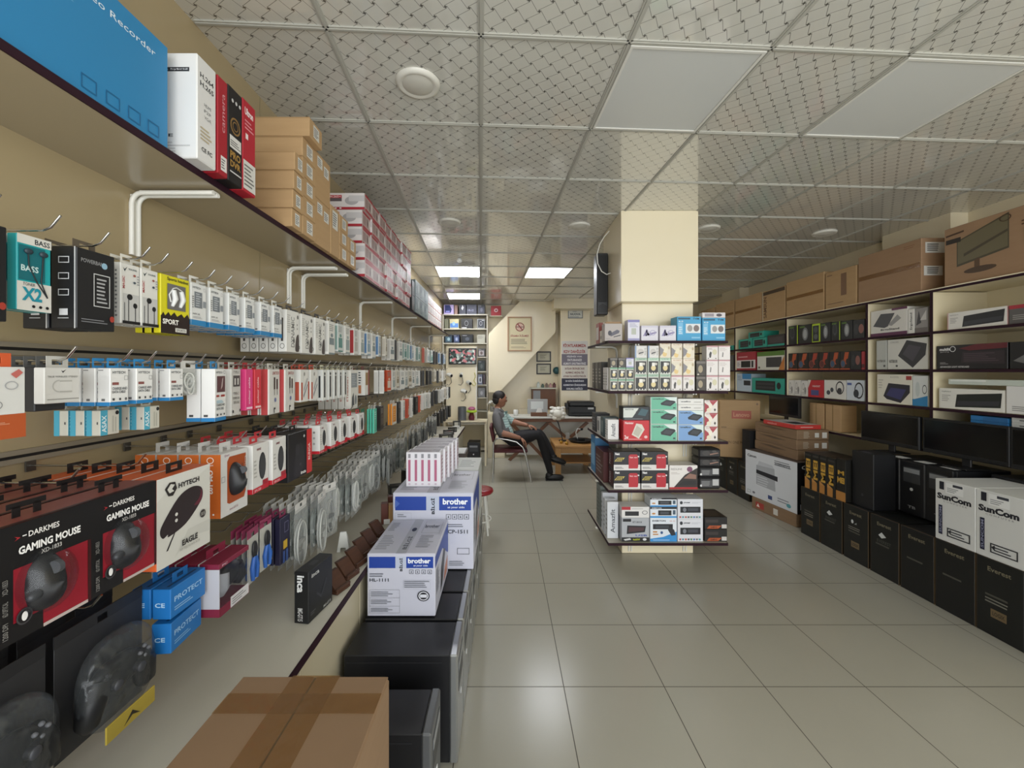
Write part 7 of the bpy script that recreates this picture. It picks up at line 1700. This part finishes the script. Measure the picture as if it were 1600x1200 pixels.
J = [(None, (.06, 6.05, .575), .15),           # 0 pelvis
     (0, (.0, 6.05, .70), .165), (1, (-.06, 6.05, .84), .165), (2, (-.085, 6.05, .95), .125), (3, (-.085, 6.05, 1.03), .062), (4, (-.07, 6.05, 1.09), .058),
     (3, (-.10, 5.87, .945), .078), (6, (-.085, 5.82, .82), .066), (7, (-.045, 5.80, .70), .054), (8, (.08, 5.79, .675), .044), (9, (.20, 5.79, .640), .032), (10, (.245, 5.79, .625), .027),
     (3, (-.06, 6.23, .94), .076), (12, (.04, 6.29, .86), .064), (13, (.13, 6.30, .80), .052), (14, (.24, 6.25, .775), .043), (15, (.34, 6.18, .76), .031), (16, (.375, 6.16, .755), .027),
     (0, (.10, 5.95, .56), .115), (18, (.30, 5.93, .61), .098), (19, (.51, 5.91, .67), .076), (20, (.59, 5.92, .42), .066), (21, (.665, 5.92, .14), .05), (22, (.68, 5.92, .085), .045),
     (0, (.10, 6.15, .56), .115), (24, (.32, 6.15, .61), .098), (25, (.53, 6.13, .66), .076), (26, (.63, 6.09, .50), .064), (27, (.71, 6.05, .35), .048), (28, (.73, 6.04, .315), .045)]
vs, fs = skinned(J)
SKIN = noisy('skin', '#9a6a52', '#a3735a', 20, .55)
SHIRT = bpy.data.materials.new('mint_striped_cotton')
SHIRT.use_nodes = True
_n = SHIRT.node_tree
_w = _n.nodes.new('ShaderNodeTexWave'); _w.inputs['Scale'].default_value = 9; _w.bands_direction = 'Z'
_c = _n.nodes.new('ShaderNodeTexCoord'); _r = _n.nodes.new('ShaderNodeValToRGB')
_r.color_ramp.elements[0].color = lin('#8fa8a4'); _r.color_ramp.elements[0].position = .25
_r.color_ramp.elements[1].color = lin('#b4cbc6'); _r.color_ramp.elements[1].position = .5
_n.links.new(_c.outputs['Object'], _w.inputs['Vector']); _n.links.new(_w.outputs['Fac'], _r.inputs[0]); _n.links.new(_r.outputs[0], _n.nodes['Principled BSDF'].inputs['Base Color'])
_n.nodes['Principled BSDF'].inputs['Roughness'].default_value = .8
JACKET = noisy('grey_cotton', '#5e5c5c', '#6a6868', 40, .85)
TROUS = noisy('black_cotton', '#151416', '#1d1b1e', 40, .85)
def zone(p):
    best = None
    for i, c in enumerate(J):
        if c[0] is None:
            continue
        a, b = Vector(J[c[0]][1]), Vector(c[1])
        d = b - a
        t = max(0, min(1, (p - a).dot(d) / d.length_squared))
        e = (p - a - d * t).length - c[2] * .5
        if best is None or e < best[0]:
            best = (e, i)
    i = best[1]
    if i in (4, 5): return SKIN
    if i in (9, 10, 11, 15, 16, 17): return SKIN
    if i >= 18: return TROUS
    if i in (6, 7, 8): return JACKET
    if i in (12, 13, 14): return SHIRT
    if p.z < .60 + .25 * (p.x - .05) and i <= 1: return TROUS
    return SHIRT if (p.x > .06 - .372 * (p.z - .56) + .035 and p.y > 5.93) or p.y > 6.16 else JACKET
man = thing('person', 'man in grey and mint shirt sitting sideways on the red chair, legs stretched out', 'person', (0, 0, 0))
B = PB()
vv = [Vector(v) for v in vs]
groups = {}
for f in fs:
    m = zone(sum((vv[i] for i in f), Vector()) / len(f))
    groups.setdefault(m.name, (m, []))[1].append(f)
o0 = len(B.v)
B.v += vs
for m, L in groups.values():
    i = B.mi(m)
    for f in L:
        B.f.append(f); B.fm.append(i); B.fs.append(True)
# head turned towards the desk, seen mostly in profile
H = Matrix.Translation((-.055, 6.05, 1.155)) @ Matrix.Rotation(math.radians(12), 4, 'Z') @ Matrix.Rotation(math.radians(6), 4, 'Y')
B.ell((0, 0, .01), (.098, .076, .108), SKIN, 24, 16, H)
B.ell((.022, 0, -.055), (.066, .056, .058), SKIN, 20, 12, H)
B.ell((.094, 0, -.012), (.017, .014, .022), SKIN, 12, 8, H)
for sy in (-1, 1):
    B.ell((-.012, sy * .077, -.006), (.018, .010, .030), SKIN, 12, 8, H)
    B.ell((.084, sy * .032, .016), (.011, .012, .008), '#d8d2cc', 12, 8, H)
    B.ell((.091, sy * .033, .016), (.005, .006, .006), '#1e1512', 10, 6, H)
    B.ell((.086, sy * .033, .034), (.012, .020, .005), '#1b1412', 10, 6, H)
B.ell((.080, 0, -.056), (.012, .024, .007), '#7d4a42', 12, 6, H)
# hands
def hand(T, curl):
    B.ell((.042, 0, 0), (.048, .038, .016), SKIN, 16, 10, T)
    for k, (y, L) in enumerate(((-.028, .072), (-.010, .082), (.009, .077), (.026, .060))):
        c = curl * (1 + .12 * k)
        p = [Vector((.078, y, 0))]
        a = .12
        for s_, r in ((.42, 1), (.33, 1), (.25, 1)):
            a += c
            p.append(p[-1] + Vector((math.cos(a), .03 * (k - 1.5), -math.sin(a))) * L * s_)
        B.tube(p, [.0095, .009, .008, .006], SKIN, 8, T)
    B.tube([(.02, -.032, -.004), (.045, -.056, -.012), (.07, -.064, -.024), (.088, -.060, -.034)], [.013, .012, .010, .007], SKIN, 8, T)
hand(Matrix.Translation((.245, 5.79, .628)) @ Matrix.Rotation(math.radians(42), 4, 'Y') @ Matrix.Rotation(math.radians(-6), 4, 'Z'), .32)
hand(Matrix.Translation((.375, 6.16, .757)) @ Matrix.Rotation(math.radians(-28), 4, 'Z') @ Matrix.Rotation(math.radians(10), 4, 'Y'), .22)
B.obj('body', man)
hr = PB()
HAIR = noisy('dark_hair', '#15100e', '#221a16', 60, .6)
hr.ell((-.016, 0, .038), (.098, .082, .092), HAIR, 24, 14, H)
hr.ell((-.05, 0, -.012), (.062, .074, .068), HAIR, 20, 12, H)
hr.obj('hair', man)
for nm, T in (('shoe', Matrix.Translation((.66, 5.92, .0)) @ Matrix.Rotation(0, 4, 'Z')), ('shoe', Matrix.Translation((.71, 6.04, .245)) @ Matrix.Rotation(math.radians(18), 4, 'Y'))):
    q = PB()
    q.ell((.07, 0, .045), (.135, .048, .042), '#131214', 20, 10, T, .8)
    q.ell((-.005, 0, .075), (.055, .045, .045), '#131214', 16, 8, T)
    q.box(-.06, -.042, .002, .19, .042, .014, '#2a2826', .004, T)
    q.obj(nm, man)
q = PB()
q.tube([(-.13, 5.99, 1.02), (-.05, 5.965, 1.01), (.0, 5.98, .97)], [.012, .016, .012], JACKET, 8)
q.tube([(-.13, 6.11, 1.02), (-.05, 6.13, 1.01), (.0, 6.11, .97)], [.012, .016, .012], JACKET, 8)
q.tube([(-.13, 5.99, 1.02), (-.15, 6.05, 1.03), (-.13, 6.11, 1.02)], [.012, .016, .012], JACKET, 8)
q.obj('collar', man)
